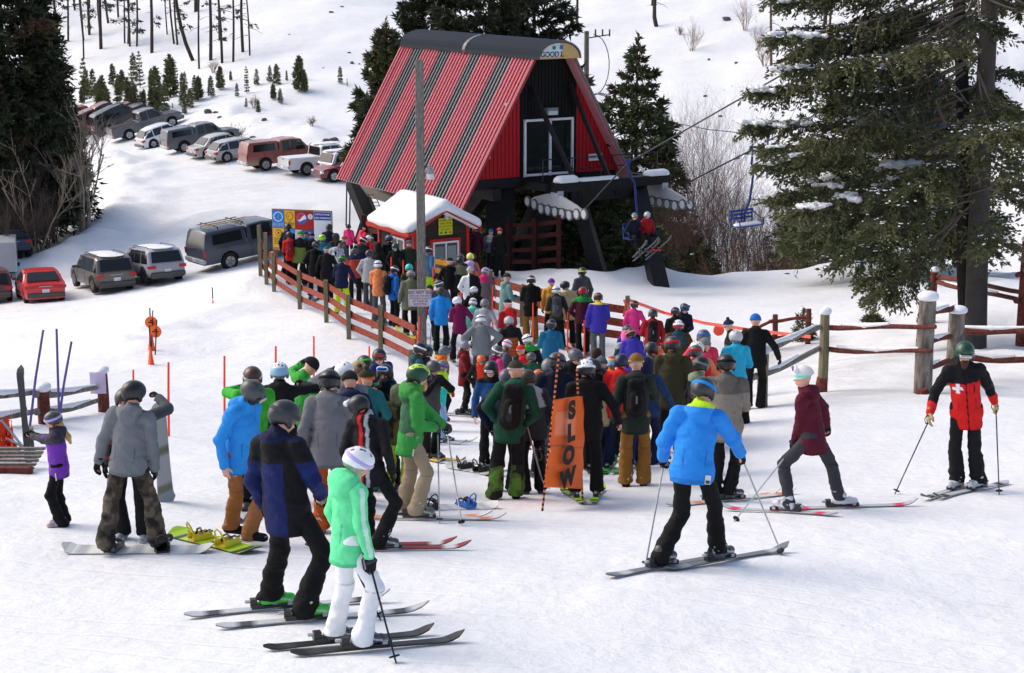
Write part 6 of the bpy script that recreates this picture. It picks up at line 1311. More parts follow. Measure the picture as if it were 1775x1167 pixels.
# ------------------------------------------------------------------ lift rope and chairs
def lift():
    a = hp(-.72, -1.9-.2, -1.05); z = lambda px, py, zc: P3(px, py, zc)
    r1 = [hp(-.82, .0, -1.0), hp(-.82,-3.7,-.95), z(1088,283,61.5), z(1425,90,52), z(1700,-90,46.5)]; r2 = [hp(3.95,-.0,-1.0), hp(3.95,-3.8,-.95), z(1190,318,62), z(1305,259,57.5), z(1415,198,54), z(1650,55,48.5), z(1760,-20,46)]
    for pts, lb in ((r1,'dark haul rope rising right from the near sheave wheels'),(r2,'dark haul rope rising right from the far sheave wheels')):
        m = MB(pts[0]); m.tube(pts, .028, 6, (70,72,76)); o = m.build('haul_rope', 'metal', None, smooth=True, loc=pts[0]); tag(o, lb, 'cable', 'haul ropes')
    pts = [z(1020,180,98), z(1100,200,90), z(1230,225,80), z(1330,235,72)]; m = MB(pts[0]); m.tube(pts, .02, 5, 'dgrey'); o = m.build('guy_wire', 'metal', None, loc=pts[0]); tag(o, 'thin wire running right from the power pole behind the fir', 'cable')
def chair(top, seat, label, s=1.0, yaw=-30):
    top = np.array(top); seat = np.array(seat); R = Rz(rad(yaw)); o = seat; q = lambda x, y, z_: seat+R@np.array((x, y, z_))
    root = empty('lift_chair', o, 0, label, 'lift chair', 'blue chairlift chairs')
    h = MB(o); d = top-seat; h.tube([top+np.array((0,0,.05)), top-np.array((0,0,.05)), seat+d*.80, seat+d*.72+R@np.array((-.14,0,0)), seat+d*.3+R@np.array((-.05,0,0)), q(0,-.10,.40), q(0,-.1,.0)], .038, 8, (36,52,112)); h.build('hanger', 'paint', root, smooth=True)
    g = MB(o); g.box(top+np.array((0,0,.02)), (.22,.12,.14), None, (40,54,110)); g.build('grip', 'paint', root, bevel=.02)
    b_ = MB(o)
    for z_ in (.22,.34,.46): b_.box(q(0,-.24,z_), (1.1,.03,.07), R, (44,64,130))
    for x in (-.5,0,.5): b_.box(q(x,-.22,.22), (.04,.04,.56), R, (44,64,130))
    b_.build('backrest', 'paint', root)
    st = MB(o)
    for y in (-.14,-.02,.10,.22): st.box(q(0,y,0), (1.15,.09,.035), R, (44,74,130))
    st.tube([q(-.55,-.22,.4), q(-.58,.0,.24), q(-.58,.22,.2), q(-.56,.24,0)], .02, 6, (36,52,112)); st.tube([q(.55,-.22,.4), q(.58,.0,.24), q(.58,.22,.2), q(.56,.24,0)], .02, 6, (36,52,112)); so = st.build('seat', 'paint', root)
    return root, so, q
lift()
zc1 = 57.2; e, so, q = chair(P3(1305,258,zc1), P3(1294,390,zc1), 'empty blue chair with snow on its seat hanging right of the riders', yaw=-140)
sdf_obj('seat_snow', [cap(q(-.4,.03,.03)-P3(1294,390,zc1), q(.4,.03,.03)-P3(1294,390,zc1), .2, .2, .02, np.diag([1.,1.,3.]))], .035, np.array((1,1,1)), 'snowclump', e)
_m = MB(P3(1331,240,55.2)); _m.tube([P3(1331,238,55.2), P3(1331,270,55.2), P3(1329,308,55.2)], .03, 6, (60,90,110)); _m.tube([P3(1333,238,55.2), P3(1329,240,55.2)], .06, 6, (60,110,120)); tag(_m.build('rope_hanger', 'paint', None, loc=P3(1331,240,55.2)), 'thin teal rod hanging from the far rope beside the spruce tips', 'cable hanger')
zc2 = 61.2; cs = P3(1108,412,zc2); chair(P3(1089,280,zc2), cs, 'blue chair carrying two riders under the terminal', yaw=-150)
zc3 = 47.5; chair(P3(1625,135,zc3), P3(1628,178,zc3)-np.array((0,0,.6)), 'blue chair seen through the spruce limbs', yaw=-140)
# ------------------------------------------------------------------ everybody, placed by the top of the head
def stripe(V, a, b, r): return dist_to([cap(a, b, r, r)], V) < 0
def camo(cs, sc=9, seed=3):
    def f(V, c, s=None, k=None, a=None):
        n = n3(V, sc, seed); c = np.tile(np.array(col(cs[0])), (len(V),1)); c[n > .12] = col(cs[1]); c[n < -.22] = col(cs[2]); return c
    return f
def jcamo(cs, sc=9, seed=3):
    g = camo(cs, sc, seed); return lambda V, L, sl, c, s, wr, el, shl: g(V, c)
def Fg(*a, **k): k['fine'] = True; return person(*a, **k)
# --- foreground
def p_mint(V, L, sl, c, s, wr, el, shl):
    for i in (0, 1):
        o = np.array(((-1,1)[i]*.062, .0, .03)); m = (stripe(V, shl[i]+o, el[i]+o, .022) | stripe(V, el[i]+o, wr[i]+o*.8, .02)); c[m & sl] = col((206,246,224))
    return c
Fg(622,775,1.60,-62,'person in mint green ski jacket and white trousers nearest the camera','H white/lilac','mint','white',skis=(1.5,'jet/char'),feet=[(-.16,-.06),(.15,.05)],fyaw=(-6,-8),poles=(None,(687,1150)),pc='char',pat=p_mint,hpitch=16,hyaw=-25,pose=('std','low'),handpx=(None,(640,968,-.34)),hk=1.35,hem=.12,lean=5,legb=1.06,hair=None)
def p_navy(V, L, sl, c, s, wr, el, shl):
    c[(L[:,2] > .19*s) & (np.abs(L[:,0]) < .5)] = col((18,18,22)); c[(np.abs(L[:,0]) > .115) & ~sl] = col((18,18,22)); c[L[:,2] > .285*s] = col((22,28,60)); t = np.minimum(np.linalg.norm(V-el[0], axis=1), np.linalg.norm(V-el[1], axis=1)); c[sl & (t > .10) & (t < .15)] = col((26,40,100)); return c
Fg(493,695,1.82,-32,'tall person in navy and black jacket with bright green ski boots','H char/dgrey',(22,32,84),'jet',pat=p_navy,hk=.9,skis=(1.7,'silver/char'),feetpx=((472,1058),(532,1078)),fyaw=(-42,-45),boot='sgreen',glove=('black','tan'),pose=('std','front'),handpx=(None,(556,858,-.1)),poles=(None,(660,1075)),pc='char',hyaw=-22,hpitch=14,hem=.14,bulk=1.1,arm=1.12,legb=1.08,collar=True)
Fg(437,660,1.74,-122,'boy in bright blue hoodie and brown trousers strapped to a yellow snowboard','H dgrey','hood',(156,100,60),gog='face silver',gf='jet',glove='bare',feetpx=((436,946),(404,934)),fyaw=(10,10),board=1,hpitch=28,hyaw=12,pose=('std','std'),hem=.11,lean=6,buff='black',boot='jet')
Fg(232,660,1.78,-8,'person in grey hoodie and camouflage trousers standing on a pale snowboard','H black',(112,116,122),'olive',ppat=camo([(66,58,50),(96,86,74),(36,32,30)],9,4),feetpx=((184,962),(276,956)),fyaw=(15,-25),board=1,pose=('low','low'),handpx=((166,812,-.05),(268,815,-.1)),hem=.08,hyaw=-28,hpitch=6,arm=1.1,legb=1.1,bulk=1.02)
person(216,674,1.68,175,'person in dark grey jacket with red trim half hidden behind the grey hoodie','H black',(72,76,82),'black',pat=lambda V, L, sl, c, s, wr, el, shl: (c.__setitem__((np.abs(L[:,2]-.02) < .015) | (np.abs(L[:,2]-.16) < .012), col((220,60,40))), c)[1],pose=('head','std'),handpx=((275,690,-.05),None),boot='lgrey',skis=False,glove='jet')
def p_purp(V, L, sl, c, s, wr, el, shl):
    c[(L[:,2] > .20*s)] = col((66,60,74)); c[sl & (dist_to([cap(el[0], wr[0], .08, .08), cap(el[1], wr[1], .08, .08)], V) < 0)] = col((62,60,70)); c[stripe(V, L[0]*0+shl[0], el[0], .05)] = col('purple'); return c
Fg(90,712,1.33,98,'child in purple jacket adjusting goggles with both black gloves','H dgrey/lilac',(122,62,178),'jet',pat=p_purp,pose=('face','face'),handpx=((55,757,-.05),(60,755,.12)),boot=(176,166,180),tick=(-.14,.02),hyaw=10,hair=('blond',.12),hem=.10,stance=.09,hpitch=0)
Fg(726,632,1.84,-78,'bearded man in green jacket and beige trousers leaning on two poles','H dgreen//lime',(58,150,68),'beige',pat=lambda V, L, sl, c, s, wr, el, shl: (c.__setitem__((~sl) & (L[:,1] < .02) & (L[:,2] > .02*s) & (L[:,2] < .25*s), col((62,108,78))), c.__setitem__(L[:,2] > .285*s, col((70,150,70))), c)[2],skis=(1.75,'off/peach'),feet=[(-.14,-.05),(.14,.06)],hk=1.3,pose=('fwd','fwd'),handpx=((768,738,.1),(752,742,-.2)),poles=((801,912),(762,908)),glove='dgrey',gog='face purple',beard='blond',tick=(.19,.02),hair=('hair',.05),hem=.13,arm=1.15,boot='sage',lean=7,hpitch=6,fyaw=(-8,-8),legb=1.05)
Fg(592,686,1.86,-18,'man in black jacket with red and grey stripes looking left behind the mint jacket','H black//','black','jet',pat=lambda V, L, sl, c, s, wr, el, shl: (c.__setitem__((np.abs(L[:,0]+.02) < .02) & ~sl, col('red')), c.__setitem__((np.abs(L[:,0]-.05) < .018) & ~sl, col('lgrey')), c)[2],gog='up char',gf='white',hyaw=85,hpitch=22,lean=18,skis=(1.7,'crimson/off'),fyaw=(-68,-66),feetpx=((640,948),(662,955)),hem=.12,collar=True)
Fg(571,641,1.84,-4,'person in plain grey jacket and rust orange trousers seen from behind','H black/jet',(120,120,124),'burnt',pose=('std','front'),hem=.12,lean=6,bulk=1.12,arm=1.12,glove='mustard',boot='grey')
Fg(1220,655,1.82,-4,'skier in bright blue jacket and black trousers seen from behind','H char/sky',(44,140,230),'jet',pat=lambda V, L, sl, c, s, wr, el, shl: (c.__setitem__(L[:,2] > .305*s, col('lime')), c)[1],skis=(1.72,'grey/silver'),feetpx=((1146,986),(1246,976)),fyaw=(-44,-46),boot='dgrey',handpx=((1150,792,.1),(1288,792,.2)),pose=('wide','wide'),poles=((1118,985),(1356,962)),tick=(.15,-.14),hyaw=-25,hpitch=18,lean=12,hem=.08,arm=1.12,bulk=1.08,legb=1.03)
Fg(1392,637,1.66,62,'woman in maroon jacket and pastel beanie with legs wide apart','B off/aqua/white',(86,20,40),(58,58,64),tick=(.17,.02),skis=(1.5,'silver/rose'),feetpx=((1364,890),(1458,882)),fyaw=(-10,-150),gog='up purple',gf='white',boot=(206,206,214),pose=('std','std'),handpx=((1376,775,-.1),(1432,735,.2)),poles=((1272,905),None),pc='silver',hyaw=24,hpitch=2,hem=.12,lean=4,skin='skin',slim=True)
def p_patrol(V, L, sl, c, s, wr, el, shl):
    c[:] = col((214,32,32)); c[L[:,2] > .185*s] = col((22,22,26)); c[sl] = col((22,22,26)); 
    for i in (0, 1): c[sl & (dist_to([cap(el[i]*.35+wr[i]*.65, wr[i], .075, .075)], V) < 0)] = col((214,32,32))
    f = L[:,1] > .03; x = L[:,0]-.10; z = L[:,2]-.155*s; c[f & (((np.abs(x) < .02) & (np.abs(z) < .062)) | ((np.abs(x) < .062) & (np.abs(z) < .02)))] = col('white')
    c[f & ~sl & (np.abs(L[:,0]) < .008)] = col('jet'); c[f & ~sl & (np.abs(L[:,0]+.10) < .009) & (z > -.07) & (z < .03)] = col('jet'); return c
Fg(1665,593,1.78,172,'bearded ski patroller in red and black jacket with a white cross','H dgreen','red','black',pat=p_patrol,skis=(1.75,'silver/char'),feetpx=((1694,850),(1656,850)),fyaw=(-38,-30),handpx=((1726,700,-.05),(1612,716,-.2)),pose=('wide','wide'),poles=((1732,858),(1551,857)),pc=(60,60,90),glove='tan',beard='dbrown',gog='face silver',gf='grey',boot='silver',hpitch=10,hem=.14,arm=1.05,legb=1.08)
Fg(1259,614,1.86,-3,'broad person in taupe jacket with darker shoulders behind the blue skier','H black/jet',(138,130,118),'jet',pat=lambda V, L, sl, c, s, wr, el, shl: (c.__setitem__(L[:,2] > .2*s, col((104,98,92))), c)[1],skis=(1.7,'off/peach'),fyaw=(-58,-58),bulk=1.22,arm=1.2,pose=('front','front'),hem=.13,stance=.1)
Fg(1103,615,1.88,-2,'person in dark green coat and brown trousers with a black backpack','B (x)'.replace('(x)','brown/tan/brown'),(38,46,40),(140,94,40),pack='jet',pose=('std','reach'),stance=.13,hem=.13,legb=1.12,arm=1.12,boot='jet')
Fg(900,627,1.80,-6,'person in green hoodie and white banded pompom beanie carrying a snowboard','P dolive/off/dolive',(24,74,54),'jet',ppat=lambda V, c, s, k, a: (c.__setitem__(V[:,2] < .25*s, camo([(70,96,44),(30,32,24),(84,130,50)],8,2)(V[V[:,2] < .25*s], c[V[:,2] < .25*s])), c)[1],pack='jet/char',packsz=1.1,feetpx=((856,866),(896,864)),pose=('pocket','pocket'),hem=.12,legb=1.18,arm=1.05,boot='jet')
Fg(851,626,1.72,178,'person in dark blue coat and silver goggles facing the camera','H black',(28,72,126),'jet',gog='face silver',collar=True,buff=None,glove='bare',hem=.14,hyaw=-12,pat=lambda V, L, sl, c, s, wr, el, shl: (c.__setitem__(L[:,2] > .27*s, col('jet')), c)[1])
Fg(808,591,1.64,-95,'woman in dark red coat and grey helmet standing side on','H grey',(112,24,30),'jet',gog='up char',skis=(1.5,'silver'),pose=('front','front'),hair=('dbrown',.1),hem=.15,fyaw=(0,0),lean=2)
Fg(484,628,1.76,4,'person in black jacket with blue patterned white helmet','H ice//white','black','jet',glove='jet',pose=('pole','head'),handpx=(None,(528,668,.1)))
Fg(437,636,1.74,-170,'person in bright green jacket with orange goggles and hand on helmet','H dbrown/silver','kelly','jet',gog='face orange',gf='sky',pose=('std','head'),handpx=(None,(418,672,.1)),skis=(1.6,'silver'),glove='jet')
Fg(538,621,1.74,-48,'person in green jacket bending head in a big black beanie','B black/black/black',(60,160,60),'dgreen',hpitch=22,hyaw=-30,pose=('head','front'),lean=8)
Fg(666,632,1.74,168,'person with blue mirror goggles and dark mask in black and teal camouflage jacket','H black','black','black',pat=jcamo([(16,22,24),(20,88,84),(12,14,16)],8,5),gog='up blue',buff='dgrey',pose=('front','pocket'),handpx=(None,(665,704,-.35)),glove=('jet','bare'))
Fg(690,668,1.48,-20,'person in olive camouflage jacket and chartreuse trousers behind the green jacket','U (70,70,60)'.replace('(70,70,60)','sage'),'olive',(172,190,50),pat=jcamo([(86,82,44),(36,34,26),(60,60,34)],7,6),skis=False,boot='jet')
def Q(x, y, H, yaw, label, hat, jk, pt, **o):
    q = random.Random(x*31+y*7)
    if 'pose' not in o: o['pose'] = (q.choice(('std','pocket','front','low','fwd','std','behind')), q.choice(('std','pocket','front','low','fwd','wide','std')))
    if 'hyaw' not in o: o['hyaw'] = q.choice((-45,-22,-8,0,6,18,30,48))
    o.setdefault('hpitch', q.uniform(-2, 16)); o.setdefault('lean', q.uniform(0, 9)); o.setdefault('side', q.uniform(-3, 3)); o.setdefault('stance', q.uniform(.09, .19)); o.setdefault('bulk', q.uniform(.93, 1.12)); o.setdefault('hem', q.uniform(.07, .12)); yaw += q.uniform(-14, 14)
    return person(x, y, H, yaw, label, hat, jk, pt, group='people waiting in the lift queue', **o)
# --- middle crowd
Q(596,628,1.78,-15,'person in grey jacket raising a mitten behind the bent black beanie','H white','grey','jet',pose=('head','front'))
Q(606,646,1.7,10,'person in navy patterned jacket left of the mustard jacket','B black/black/black','navy','jet')
Q(622,628,1.7,-20,'person in pale tan hood behind the navy blue jacket','U tan','tan','jet')
Q(631,617,1.74,20,'person in black and green helmet behind the pale hood','H black/sgreen','char','jet')
Q(624,641,1.66,12,'child in mustard and orange jacket with striped brown pompom beanie','P dbrown/tan/olive','mustard/orange','slate')
Q(636,643,1.66,-10,'person in teal coat with a green and orange pompom beanie','P dolive/orange/lgrey',(36,112,118),'teal')
Q(657,606,1.82,-125,'man in navy blue jacket looking down in a black helmet','H black',(32,52,110),'navy',hpitch=22,gog='up red')
Q(728,595,1.8,-70,'bearded man in dark teal coat beside the foot of the grey post','H black/white',(44,76,80),'jet',beard='hair',hpitch=8)
Q(741,601,1.72,-40,'person in black helmet hidden behind the dark teal coat','H black','char','jet')
Q(772,600,1.66,-75,'person in olive camouflage jacket with orange hood and mirror goggles','H slate',(104,98,60),'jet',gog='up red',pat=lambda V, L, sl, c, s, wr, el, shl: (c.__setitem__(L[:,2] > .27*s, col('orange')), c)[1])
Q(752,626,1.62,-150,'youth in charcoal jacket raising black sleeves to the face','H dgrey',(70,70,74),'jet',pose='face',pat=lambda V, L, sl, c, s, wr, el, shl: (c.__setitem__(sl, col('jet')), c)[1],skis=(1.4,'yellow/orange'))
Q(768,625,1.5,-100,'girl in teal and lime jacket with pale trousers and red gloves','H grey/purple','turq/lime/lime','ice',glove='red',poles=(None,True),hair=('blond',.1),skis=(1.3,'silver'))
Q(834,616,1.42,-175,'child in orange helmet next to the dark red coat','H orange//orange','black','jet',gog='face cyan',pat=lambda V, L, sl, c, s, wr, el, shl: (c.__setitem__((np.abs(L[:,0]) < .08) & ~sl, col((226,70,40))), c)[1])
Q(880,640,1.72,-30,'person in navy coat and dark helmet right of the silver goggles','H slate','dnavy','jet')
Q(912,642,1.72,10,'person in charcoal jacket with a light grey hood beside the white banded beanie','H dolive','char/lgrey/char','jet')
Q(933,641,1.4,-160,'child in orange helmet left of the navy jacket','H orange//orange','orange','red',gog='up orange')
Q(833,546,1.82,2,'broad person in grey jacket and white helmet with hands on hips','H white/black','grey','char',pose='hips',bulk=1.2,arm=1.15,hem=.08,hood=True)
Q(863,600,1.62,-60,'person with a white headband over grey helmet and pink jacket','H dgrey/white','magenta/plum','jet')
Q(879,589,1.62,-70,'woman in grey fur coat with white helmet and pink goggles','H white/pink','slate','jet',hair=('blond',.14),gog='up pink')
Q(903,600,1.6,60,'person in red jacket with a red and white striped beanie','B red/lgrey/crimson','red','jet')
Q(914,580,1.74,15,'person in black coat with bright green collar and white helmet','H white/char','black','jet',pat=lambda V, L, sl, c, s, wr, el, shl: (c.__setitem__(L[:,2] > .25*s, col('green')), c)[1])
Q(920,611,1.5,0,'small person in dark grey helmet behind the striped beanie','H dgrey','dgreen','jet')
Q(882,549,1.74,0,'person in orange and black jacket with a pale grey helmet','H lgrey','burnt/black/black','ice',pat=lambda V, L, sl, c, s, wr, el, shl: (c.__setitem__((~sl) & (L[:,2] < .2*s) & (np.sin(L[:,2]*110) > .55), col((120,50,20))), c)[1])
Q(880,520,1.78,32,'stooping person in red jacket and black beanie with a white band','B black/white/black','crimson/red','jet',lean=12,pose='front')
Q(879,475,1.84,-70,'tall person in pale teal coat standing side on by the back fence','B char/char/char',(112,150,148),'jet',hem=.18,hpitch=16)
Q(842,464,1.66,0,'person in grey ski suit with pink shoulders and blue helmet','H ice/magenta',(116,106,112),(116,106,112),pat=lambda V, L, sl, c, s, wr, el, shl: (c.__setitem__((L[:,2] > .2*s) & ~sl, col('magenta')), c)[1],glove='magenta')
Q(797,446,1.78,-4,'person in sage hoodie under a black bib beside the black coat','H black//','black/sage/sage','jet',hem=.14)
Q(780,448,1.74,8,'person all in black with white goggle strap by the yellow barrier','B black/white/black','jet','jet')
Q(798,440,1.82,-8,'person in black helmet directly behind the sage hoodie','H black/grey','char','jet')
Q(815,439,1.78,-20,'person in pale yellow helmet and pink and white jacket','H lemon','lilac','rust',pat=lambda V, L, sl, c, s, wr, el, shl: (c.__setitem__(sl, col((190,110,100))), c)[1])
Q(815,463,1.72,5,'person in black and white jacket with a white banded beanie','B lgrey/white/slate','black','jet',pat=lambda V, L, sl, c, s, wr, el, shl: (c.__setitem__((L[:,0] < -.05), col('white')), c)[1])
Q(821,497,1.62,0,'person in black jacket and white helmet in front of the black bib','H white/lgrey','jet','jet')
Q(763,498,1.76,6,'person in bright blue jacket with black helmet beside the ticket sign','H char','sky','jet',glove='jet',poles=(True,None),pc='blue',skis=(1.5,'yellow'))
Q(792,515,1.68,0,'woman in plum jacket and white helmet with black trousers','H white/lilac','plum/(x)'.replace('/(x)',''),'jet',glove='plum',skis=(1.5,'silver'))
Q(820,517,1.6,5,'person in aqua jacket and white helmet','H white/black','aqua','lgrey',glove='jet',poles=True,skis=(1.4,'off'))
Q(840,519,1.7,-10,'person in pale grey coat and grey helmet behind the hands on hips','H grey','lgrey','lgrey',gog='up cyan')
Q(760,486,1.72,10,'person in dark helmet behind the bright blue jacket','H dgrey/white','slate','jet')
Q(745,495,1.5,0,'short person in red jacket just right of the grey post','B char/char/char','red','jet')
Q(743,427,1.8,-38,'tall person in steel blue coat in front of the booth window','H black/white','steel','jet',hem=.18,lean=5)
Q(738,468,1.45,10,'person in a yellow green jacket half behind the grey post','H grey','lime','jet')
Q(709,458,1.7,0,'person in turquoise helmet behind the olive coat','H turq','dolive','jet')
Q(712,469,1.78,4,'person in olive hooded coat and grey helmet left of the post','H grey/silver','sage','jet',hem=.16,bulk=1.12,skis=(1.5,'yellow'))
Q(709,418,1.82,0,'tall person in dark olive coat and grey beanie near the booth','B slate/slate/slate','forest','jet',hem=.15)
Q(685,422,1.78,172,'person in black coat with mirrored green goggles facing the camera','H char','jet','jet',gog='face turq')
Q(674,408,1.88,20,'tallest person in black coat and glossy helmet beside the booth side window','H char/blue','jet','jet',hem=.18)
Q(684,461,1.74,-48,'person in royal blue jacket with a black backpack','H black/white','blue','jet',pack='black',glove='jet',poles=(None,True))
Q(655,452,1.78,0,'person in peach orange jacket and white helmet','H white/black','peach','slate',pose=('front','pocket'),skis=(1.5,'off'))
Q(641,434,1.78,5,'person in pale grey jacket and black helmet with a dark shoulder bag','H char','lgrey','dgrey',bulk=1.08,skis=(1.5,'red'))
Q(614,431,1.78,0,'person in rust red jacket with navy collar','H dgrey','rust','jet',pat=lambda V, L, sl, c, s, wr, el, shl: (c.__setitem__(L[:,2] > .26*s, col('navy')), c)[1],poles=(None,True))
Q(593,443,1.76,0,'person in navy jacket and lime yellow trousers behind the curved fence','H char/sgreen','navy','chart',hem=.10,legb=1.15,bulk=1.08)
Q(586,417,1.72,-8,'person in white striped jacket with long black hair','N black','white','jet',hair=('black',.2),pat=lambda V, L, sl, c, s, wr, el, shl: (c.__setitem__(np.sin(L[:,0]*150) > .35, col((70,74,110))), c)[1])
Q(597,409,1.8,-75,'man in brown cap looking right behind the striped jacket','C copper','slate','jet')
Q(630,411,1.82,0,'person in slate navy coat and black helmet with white lettering strap','H black/white','navy/char/navy','jet',bulk=1.15)
Q(655,421,1.74,-10,'person in black hood left of the tall black coat','U black','black','jet',pose='front')
Q(639,408,1.74,-35,'person in white cap right of the lettered black helmet','C white','red','jet')
Q(604,389,1.74,-10,'person in bright pink jacket at the left deck railing','H black','magenta','jet')
Q(632,390,1.74,-50,'person in red pink jacket and black cap at the deck railing','C black','rose','jet')
Q(548,419,1.82,0,'tall person in plain black coat right of the olive backed jacket','H black/grey','jet','jet',hem=.17,skis=(1.5,'char'))
Q(566,428,1.74,5,'person in black coat with a white headband','B olive/white/black','black','jet',hem=.18)
Q(558,407,1.82,-5,'person in teal jacket and lime green helmet','H lime/kelly','teal','jet')
Q(521,402,1.84,0,'person in black sleeved jacket with olive back and green beanie','B green/green/green','moss/black/black','black',bulk=1.25,arm=1.15,hem=.12,hood=False)
Q(501,402,1.78,4,'ski patroller in red jacket with a white cross on the pack','H black/char','red','jet',poles=(None,True),pack='crimson',pat=None)
Q(499,388,1.86,-20,'tall person in navy jacket and black helmet beside the information board','H black','dnavy','jet',lean=8)
Q(549,381,1.86,20,'person in tan vest and dark beanie looking at the board','B dgrey/dgrey/dgrey','tan','navy',pat=lambda V, L, sl, c, s, wr, el, shl: (c.__setitem__(L[:,0] > .06, col('navy')), c)[1],hood=False)
Q(571,389,1.82,-25,'person in black hood and navy jacket right of the tan vest','H black','dnavy','jet',hood=True)
Q(541,404,1.76,5,'person in navy jacket and dark cap left of the lime helmet','C dnavy','dnavy','jet')
Q(530,401,1.74,-5,'person in brown grey cap and teal collar behind the green beanie','C dgrey','teal','jet')
Q(581,405,1.68,20,'person in grey fur trimmed hood under the black hood','U dgrey','dbrown','jet')
# --- right of the middle
Q(921,478,1.84,0,'person in black jacket, tan ski trousers and green boots','H black/off','jet',(140,100,46),boot='sgreen',skis=(1.6,'green'),pose='front',hem=.16,poles=(True,None),legb=1.15)
Q(956,484,1.72,0,'person in purple beanie and orange jacket','B purple/purple/purple','mustard','jet')
Q(964,496,1.76,-4,'person in charcoal jacket and white helmet with a grey backpack','H white/char','char','jet',pack='dgrey')
Q(979,488,1.82,8,'person in tan jacket and black helmet','H black/forest','tan','jet',bulk=1.05,hem=.14,boot='red',skis=(1.6,'red'))
Q(1009,464,1.9,42,'tallest person in grey jacket looking up to the left','H black/lime','dgrey','dgrey',hpitch=-12)
Q(1010,498,1.82,0,'person in dark maroon jacket with green hood and red helmet','H crimson','wine','jet',pat=lambda V, L, sl, c, s, wr, el, shl: (c.__setitem__(L[:,2] > .25*s, col('green')), c)[1],skis=(1.6,'grey'),bulk=1.1)
Q(1037,508,1.82,-2,'person in violet jacket with yellow collar and grey trousers','H black/burnt','violet',(88,92,98),pat=lambda V, L, sl, c, s, wr, el, shl: (c.__setitem__(L[:,2] > .292*s, col('yellow')), c)[1],bulk=1.15,arm=1.1,hem=.12,poles=(None,True))
Q(956,554,1.8,2,'person in deep teal blue coat and black helmet','H black/grey',(26,98,136),'jet',bulk=1.1,hem=.18,glove='red',poles=(True,None))
Q(1100,521,1.66,-18,'woman in pink jacket and helmet with orange goggles','H char/orange',(226,60,140),'jet',glove='jet')
Q(1132,536,1.76,0,'person in red jacket with a round black backpack','H char','crimson','off',pack='jet',poles=(True,None))
Q(1171,533,1.74,10,'person in black jacket left of the blue goggles','H black/grey','jet','jet',poles=(True,None))
Q(1187,527,1.76,165,'person in black jacket with blue goggles on helmet facing the camera','H black/blue','dnavy','jet',gog='up blue')
Q(1176,555,1.76,0,'person in dark brown jacket with red and white helmet','H crimson/white/white','dolive/dteal/dbrown','jet',bulk=1.15,pose='pocket')
Q(1310,546,1.76,-4,'person in black coat and blue beanie beside the right fence','B blue/blue/black','jet','jet',poles=(True,None),bulk=1.05)
Q(1263,556,1.66,60,'person in grey vest with a striped pompom beanie','P navy/lgrey/char','slate/black/black','jet')
Q(1275,573,1.66,-4,'person in cyan jacket and silver helmet','H silver','cyan','jet',poles=(None,True))
Q(1222,588,1.7,-12,'woman in rose jacket and grey beanie with long dark hair','B grey/grey/grey','rose','jet',hair=('black',.2),pose=('std','wide'),glove='jet')
Q(1220,572,1.74,-8,'person in navy helmet behind the grey beanie','H slate/blue','rose','jet')
Q(1208,592,1.7,-10,'person in orange jacket and pale helmet','H off','peach','jet',pose=('front','wide'))
Q(1206,599,1.68,-15,'person in bright red jacket with red and white goggle strap','H dgrey/red','red','jet')
Q(1165,584,1.86,-2,'person in olive coat with red strap helmet','H char/red',(58,54,34),'jet',bulk=1.15,hem=.15,arm=1.1,boot='red',pose=('front','std'))
Q(1087,564,1.66,10,'person in violet jacket and dark helmet behind the pink hood','H char/grey','violet','jet')
Q(1084,574,1.62,5,'person in hot pink hood with green and white jacket','U hpink','dgreen','jet',pat=lambda V, L, sl, c, s, wr, el, shl: (c.__setitem__((L[:,2] > .22*s), col('lgrey')), c)[1])
Q(1093,570,1.66,-25,'person in black helmet with orange stripe and purple coat','H black/peach','violet','jet')
Q(1129,594,1.72,5,'person in black helmet just left of the orange helmet','H char','slate','jet')
Q(1138,601,1.62,-8,'person in bright orange helmet and navy jacket','H orange//orange','navy','jet')
Q(1119,620,1.68,-20,'person in dark denim blue hooded coat right of the brown beanie','U navy',(34,58,98),'navy',poles=(None,True))
Q(1078,614,1.72,-4,'person in red jacket and navy helmet left of the brown beanie','H navy','red','navy',pose=('hips','pocket'),bulk=1.1,skis=(1.6,'sgreen'))
Q(1042,637,1.52,-5,'person in tan coat with a pale hood left of the red jacket','H black','tan/lgrey/tan','navy',skis=(1.5,'char'))
Q(1016,624,1.8,-10,'person in black coat with a black and white helmet behind the SLOW banner','H black/white/white','jet','jet',glove=('jet','bare'),bulk=1.1,skis=(1.65,'lime/jet'))
Q(966,612,1.84,4,'person in navy coat and grey trousers left of the SLOW banner','H dgrey/char','dnavy',(92,96,106),bulk=1.1,boot='jet',skis=(1.6,'char'))
Q(953,622,1.76,0,'person in grey helmet left of the striped banner pole','H grey','dnavy','jet')
Q(998,606,1.72,172,'person in grey helmet with goggles facing the camera','H slate','jet','jet',gog='face silver')
Q(1035,603,1.68,-30,'bareheaded man with short dark hair in a black jacket','N hair','char','jet')
Q(1042,621,1.66,0,'person in grey beanie in front of the bareheaded man','B slate/slate/slate','navy','jet')
Q(1061,618,1.62,-5,'person in pale helmet with a red stripe and orange jacket','H ice/yellow/red','orange','jet')
Q(1026,623,1.7,10,'person in dark helmet behind the black and white helmet','H char','jet','jet')
Q(1216,619,1.74,-70,'person with green emblem helmet and purple lime collar','H black/grey','jet','jet',pat=lambda V, L, sl, c, s, wr, el, shl: (c.__setitem__(L[:,2] > .27*s, col((120,140,110))), c)[1],hyaw=30)
